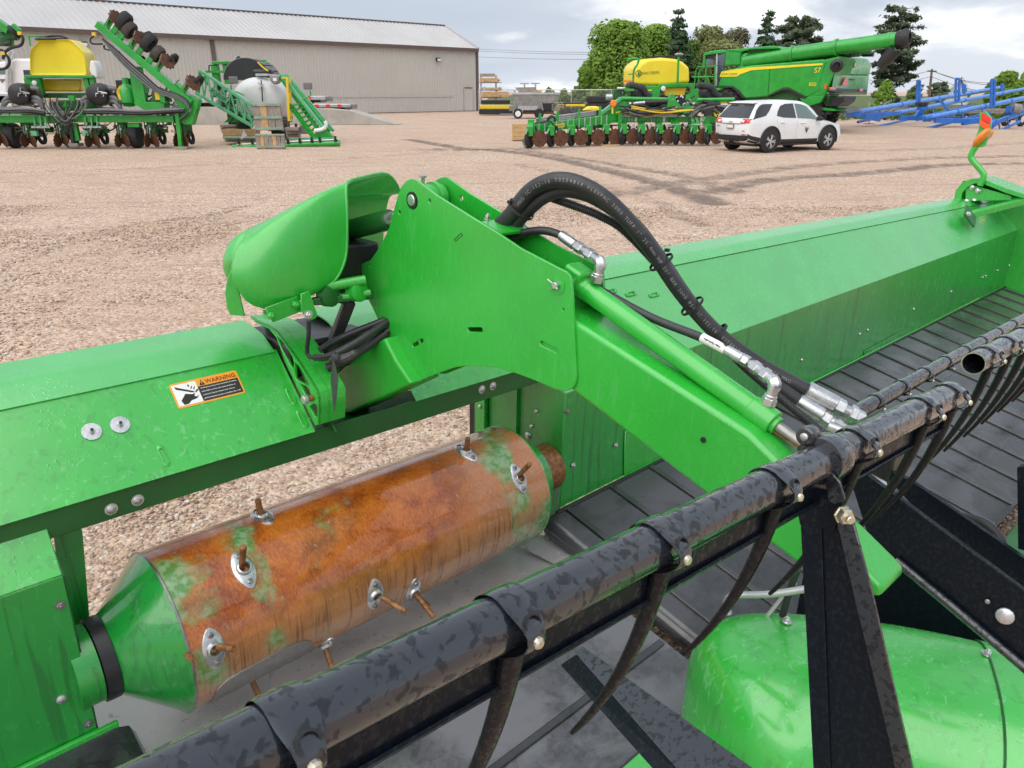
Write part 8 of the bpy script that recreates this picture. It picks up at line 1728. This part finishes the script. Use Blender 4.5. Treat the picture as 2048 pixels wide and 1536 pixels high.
auger('low blue auger at the right edge with motor and white hubs', (1985, 247), (2080, 212), 43, 46, 0.13, ((2009, 252, 0.42, True), (2040, 253, 0.42, True)), ((2003, 2006, 168, 182, 60),), (((1978, 254), (1992, 243), 0.3, 43), ((1990, 244), (2048, 222), 0.15, 43)))
mt = thing('electric_motor', 'grey motor sitting on the low blue auger at the right edge', 'motor', at(2033, 226, 43)); MB().cyl(at(2025, 216, 43), at(2041, 218, 43), 0.24, 18).build('casing', 'steel_grey', mt, bev=0.03); pbx(MB(), 2021, 212, 2026, 224, 42.8, 0.5).build('end_plate', 'blue', mt); pbx(MB(), 2023, 222, 2042, 228, 42.9, 0.5).build('mount', 'blue', mt)
for lab, x, y in (('black engine box on the leftmost blue auger', 1848, 208), ('dark gearbox low on the leftmost blue auger', 1746, 228)):
    e = thing('auger_engine', lab, 'engine', at(x, y + 5, 46.5)); pbx(MB(), x - 9, y - 4, x + 9, y + 4, 46.3, 0.6).build('housing', 'black', e, bev=0.04); pbx(MB(), x - 7, y + 4, x + 10, y + 12, 46.4, 0.5).build('base', 'blue', e, bev=0.03)
wt = thing('jack_stand', 'thin grey jack post left of the blue augers', 'stand', G(1738, 248)); MB().bar(G(1738, 248), at(1738, 205, G(1738, 248).y), 0.06, 0.06).build('post', 'galv', wt); MB().box(G(1737, 248) + V((0, 0, 0.03)), (0.5, 0.4, 0.05)).build('foot', 'wood_old', wt)
# ------------------------------------------------------------------ trees and greenery
def leaf_mesh(pts, sizes, rnd, drop=0.0):
    """one leaf spray per point: two crossed bent quads; returns verts, faces, per-vertex shade"""
    vs, fs, sh = [], [], []
    for pt, s in zip(pts, sizes):
        p, shade = pt[0], pt[1]; hint = pt[2] if len(pt) > 2 else V((0, 0, 1))
        for k in range(2):
            nn = (hint + V((rnd.gauss(0, 0.45), rnd.gauss(0, 0.45), rnd.gauss(0, 0.45)))).normalized(); a = nn.cross(V((rnd.gauss(0, 1), rnd.gauss(0, 1), rnd.gauss(0, 1)))).normalized(); b = a.cross(nn).normalized(); n0 = len(vs)
            l = s * rnd.uniform(0.7, 1.3); w = s * rnd.uniform(0.35, 0.6)
            vs += [p - a * l, p + b * w, p + a * l + V((0, 0, -drop * l)), p - b * w]; fs.append((n0, n0 + 1, n0 + 2, n0 + 3)); sh += [shade + rnd.uniform(-0.12, 0.12)] * 4
    return vs, fs, sh
def leaf_obj(name, vs, fs, sh, mat, parent):
    me = bpy.data.meshes.new(name); me.from_pydata([tuple(v) for v in vs], [], fs); a = me.attributes.new('shade', 'FLOAT', 'POINT'); a.data.foreach_set('value', np.clip(np.array(sh, np.float32), 0, 1)); return place(me, name, mat, parent)
def tree(lab, px, y_top, y_base, half_px, Y, mat, n, size, cat='tree', seed=1, lobes=14, low=0.15, sparse=0.0, name='broadleaf_tree', group='trees behind the yard'):
    rnd = random.Random(seed); b = at(px, y_base, Y); top = at(px, y_top, Y); Hh = top.z; r = (at(px + half_px, y_base, Y).x - b.x); base = V((b.x, Y, 0))
    t = thing(name, lab, cat, base, 0, group, world=False); h = Hh
    tr = MB(); tr.tube([(0, 0, -0.1), (0.1, 0, h * 0.25), (0.0, 0.1, h * 0.5), (0.1, 0, h * 0.8)], [h * 0.022 + 0.05, h * 0.018 + 0.04, h * 0.010 + 0.03, 0.03], 9)
    L = []
    for i in range(lobes):
        a = rnd.uniform(0, 2 * math.pi); f = rnd.uniform(low, 0.95); env = math.sin(math.pi * min(1, (f - low) / (1.02 - low) * 0.80 + 0.20)) ** 0.75; rr = r * env * rnd.uniform(0.35, 0.85)
        c = V((rr * math.cos(a), rr * math.sin(a) * 0.8, h * f)); lr = r * rnd.uniform(0.32, 0.55) * (1.1 - 0.35 * f); c.z = min(c.z, h - lr * 0.75); L.append((c, lr)); s0 = V((0.05, 0, h * max(0.12, f * 0.55))); tr.tube([s0, s0.lerp(c, 0.55) + V((0, 0, 0.1 * lr)), c], [0.07 * h / 8 + 0.02, 0.05, 0.02], 6)
    tr.build('trunk', 'bark', t)
    pts = []; sizes = []
    for i in range(n):
        li = rnd.randrange(len(L)); c, lr = L[li]
        if i % 3 == 0: f = rnd.uniform(low, 0.93); c = V((0, 0, h * f)); lr = r * 0.78 * math.sin(math.pi * min(1, (f - low) / (1.02 - low) * 0.80 + 0.20)) ** 0.75
        d = V((rnd.gauss(0, 1), rnd.gauss(0, 1), rnd.gauss(0, 1))).normalized(); q = rnd.random() ** 0.4; p = c + V((d.x * lr * 1.05, d.y * lr, d.z * lr * 0.8)) * q
        nz = mnoise.noise(p * (1.9 / max(0.6, lr)) + V((seed * 7, 0, 0)))
        if nz < -0.25 + sparse: continue
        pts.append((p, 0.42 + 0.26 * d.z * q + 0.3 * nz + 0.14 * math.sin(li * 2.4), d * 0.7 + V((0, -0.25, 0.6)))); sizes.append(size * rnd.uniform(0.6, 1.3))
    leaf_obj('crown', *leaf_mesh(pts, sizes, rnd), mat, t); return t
def conifer(lab, px, y_top, y_base, half_px, Y, mat, n, size, seed=1, droop=0.25, gap=0.0, name='spruce_tree', tier=17, power=0.9, low=0.06):
    rnd = random.Random(seed); b = at(px, y_base, Y); top = at(px, y_top, Y); h = top.z; r = at(px + half_px, y_base, Y).x - b.x; t = thing(name, lab, 'tree', V((b.x, Y, 0)), 0, 'trees behind the yard', world=False)
    tr = MB().tube([(0, 0, -0.1), (0, 0, h * 0.5), (0, 0, h * 0.985)], [h * 0.02 + 0.06, h * 0.012 + 0.03, 0.02], 8); pts, sizes = [], []
    br = []
    for i in range(tier):
        f = low + (1 - low) * (i + rnd.uniform(0, 0.6)) / tier
        for k in range(rnd.randint(8, 12) if name == 'spruce_tree' else rnd.randint(4, 6)):
            a = rnd.uniform(0, 2 * math.pi); ln = r * (1 - f) ** power * rnd.uniform(0.6, 1.08) + 0.12
            if name != 'spruce_tree': ln = r * (math.sin(math.pi * min(1, (1 - f) * 0.85 + 0.12)) ** 0.8) * rnd.uniform(0.45, 1.1)
            s0 = V((0, 0, h * f)); e = V((math.cos(a) * ln, math.sin(a) * ln, h * f - droop * ln + rnd.uniform(-0.1, 0.25) * ln)); br.append((s0, e)); tr.tube([s0, s0.lerp(e, 0.6) + V((0, 0, 0.04 * ln)), e], [0.05, 0.03, 0.012], 5)
    tr.build('trunk', 'bark', t)
    tot = sum((e - s).length for s, e in br)
    for s0, e in br:
        m = int(n * (e - s0).length / tot)
        for k in range(m):
            f = rnd.random() ** 0.7; p = s0.lerp(e, f); w = 0.10 * r * (1.15 - f) + 0.12; cl = rnd.uniform(0.6, 1) if name == 'spruce_tree' else (1.5 * (0.35 + f * 0.6)); p = p + V((rnd.gauss(0, 1), rnd.gauss(0, 1), rnd.gauss(-0.2, 0.5))) * w * 0.8 * cl
            if name != 'spruce_tree' and f < 0.3: continue
            if mnoise.noise(p * 1.1 + V((seed, 0, 0))) < gap - 0.3: continue
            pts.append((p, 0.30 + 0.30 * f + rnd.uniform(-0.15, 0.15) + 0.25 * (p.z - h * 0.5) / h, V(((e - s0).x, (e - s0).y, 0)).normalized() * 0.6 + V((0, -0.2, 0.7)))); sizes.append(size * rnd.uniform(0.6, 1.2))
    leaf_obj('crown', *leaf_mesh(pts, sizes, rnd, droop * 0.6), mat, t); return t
tree('large bright green broadleaf tree at the left end of the tree row', 1230, 42, 196, 78, 92, 'leaf_bright', 26000, 0.22, seed=3, lobes=40, low=0.10)
tree('bright green tree filling the gap behind the yellow tank of the right planter', 1302, 48, 196, 62, 96, 'leaf_bright', 20000, 0.22, seed=5, lobes=32, low=0.08)
tree('small green tree at the low left foot of the large bright tree', 1172, 118, 200, 24, 94, 'leaf_bright', 7000, 0.22, seed=9, lobes=10, low=0.05)
tree('olive tree behind the cab of the combine', 1408, 50, 196, 50, 100, 'leaf_olive', 14000, 0.22, seed=12, lobes=26, low=0.12)
tree('thin half-bare tree between the olive tree and the dark spruce', 1462, 54, 196, 44, 104, 'leaf_bare', 3400, 0.22, seed=15, lobes=16, low=0.25, sparse=0.10)
tree('olive green tree low behind the handrails of the combine', 1440, 80, 196, 52, 97, 'leaf_olive', 12000, 0.22, seed=51, lobes=24, low=0.08)
tree('mid green tree between the yellow tank and the olive trees', 1372, 78, 196, 36, 93, 'leaf_mid', 12000, 0.22, seed=52, lobes=24, low=0.08)
conifer('tall dark spruce rising from the bright broadleaf trees', 1345, 16, 200, 62, 90, 'needle', 17000, 0.20, seed=2, droop=0.3)
conifer('small spruce top peeping above the large bright tree', 1263, 37, 200, 50, 106, 'needle', 8000, 0.2, seed=6, droop=0.3)
conifer('dark spruce behind the grain tank of the combine', 1520, 18, 200, 60, 98, 'needle', 15000, 0.20, seed=8, droop=0.3)
conifer('rounded blue-green pine right of the dark spruce', 1583, 38, 200, 56, 100, 'needle_pine', 16000, 0.24, seed=11, droop=-0.15, name='pine_tree', tier=16, power=0.5, low=0.25)
conifer('tall ragged pine behind the unloading auger spout', 1772, 11, 214, 50, 88, 'needle_pine', 17000, 0.22, seed=14, droop=0.02, gap=0.12, name='pine_tree', tier=20, power=0.5, low=0.10)
tree('bright green young tree at the foot of the ragged pine', 1766, 160, 212, 22, 80, 'leaf_bright', 3500, 0.20, seed=21, lobes=9, low=0.05, name='young_tree')
tree('small green bush left of the utility pole', 1822, 186, 212, 14, 84, 'leaf_mid', 1500, 0.2, seed=22, lobes=6, low=0.05, name='bush', cat='bush')
conifer('short dark pine behind the utility pole', 1872, 164, 210, 20, 118, 'needle_pine', 2600, 0.26, seed=24, droop=0.0, name='pine_tree', tier=9, power=0.5, low=0.2)
conifer('lone dark pine left of the short pine by the pole', 1826, 170, 210, 14, 120, 'needle_pine', 1500, 0.26, seed=25, droop=0.0, name='pine_tree', tier=8, power=0.5, low=0.3)
for k, (x, yt, hw, lab) in enumerate(((1984, 152, 22, 'green tree just right of the white house'), (2004, 143, 26, 'middle green tree of the row at the right edge'), (2050, 136, 34, 'tallest green tree of the row at the right edge'))): tree(lab, x, yt, 216, hw, 76 - 3 * k, 'leaf_bright', 11000, 0.19, seed=31 + k, lobes=24, low=0.06)
for k, (x, yt, hw, lab) in enumerate(((1098, 174, 16, 'small bush behind the hopper spreader'), (1128, 178, 16, 'bush behind the chain-link fence right of the spreader'), (1152, 172, 14, 'bush against the foot of the broadleaf trees'), (1060, 182, 12, 'low bush behind the steel hopper'))): tree(lab, x, yt, 208, hw, 84, 'leaf_mid', 1700, 0.20, seed=41 + k, lobes=8, low=0.05, name='bush', cat='bush')
def verge():
    """grass strip beyond the yard"""
    poly = [V((at(1700, 222, 62).x, 62, 0)), V((70, 52, 0)), V((160, 75, 0)), V((160, 400, 0)), V((-10, 400, 0)), V((-4, 90, 0)), V((20, 78, 0))]
    g = NT('turf'); f = g.noise(0.6, 6, 0.65); g.set(base=g.cr(f, [(0.3, (0.055, 0.085, 0.025)), (0.55, (0.10, 0.14, 0.04)), (0.75, (0.20, 0.19, 0.09))]), rough=0.95, nor=g.bump(g.noise(8, 4), 0.8, 0.1))
    me = bpy.data.meshes.new('verge'); me.from_pydata([(p.x, p.y, 0.03) for p in poly], [], [tuple(range(len(poly)))]); place(me, 'verge', 'turf', kind='structure')
    rnd = random.Random(77); pts = []; sizes = []
    for i in range(9000): x = rnd.uniform(18, 60); y = rnd.uniform(56, 80); pts.append((V((x, y, rnd.uniform(0.05, 0.35))), rnd.uniform(0.1, 0.9))); sizes.append(rnd.uniform(0.1, 0.28))
    vs, fs, sh = leaf_mesh(pts, sizes, rnd); o = leaf_obj('tall_grass', vs, fs, sh, 'grass', None); tag(o, 'rough tall grass growing behind the blue augers', 'grass'); o['kind'] = 'stuff'
verge()
def rail_fence():
    t = thing('board_fence', 'weathered low board fence behind the blue augers at the right', 'fence', (at(2000, 220, 58).x, 58, 0))
    for k, y in enumerate((219, 223)): MB().bar(at(1890, y, 60), at(2070, y + 1, 57), 0.06, 0.20).build('rail', 'wood_old', t)
    for k in range(6): x = 1895 + k * 34; MB().bar(V((at(x, 230, 59).x, 59, 0)), at(x, 216, 59), 0.12, 0.12).build('post', 'wood_old', t)
rail_fence()
bp = thing('brush_pile', 'pile of grey timber and scrap behind the blue augers', 'pile', (at(1800, 215, 62).x, 62, 0)); rnd_ = random.Random(5)
for k in range(22): p = V((at(rnd_.uniform(1760, 1840), 215, 62).x, rnd_.uniform(60, 64), rnd_.uniform(0.1, 1.0))); d = V((rnd_.uniform(-1, 1), rnd_.uniform(-0.5, 0.5), rnd_.uniform(-0.2, 0.5))); MB().bar(p - d, p + d, 0.12, 0.12).build('timber', ('wood_old', 'steel_grey')[k % 2], bp)
bpy.context.view_layer.update()
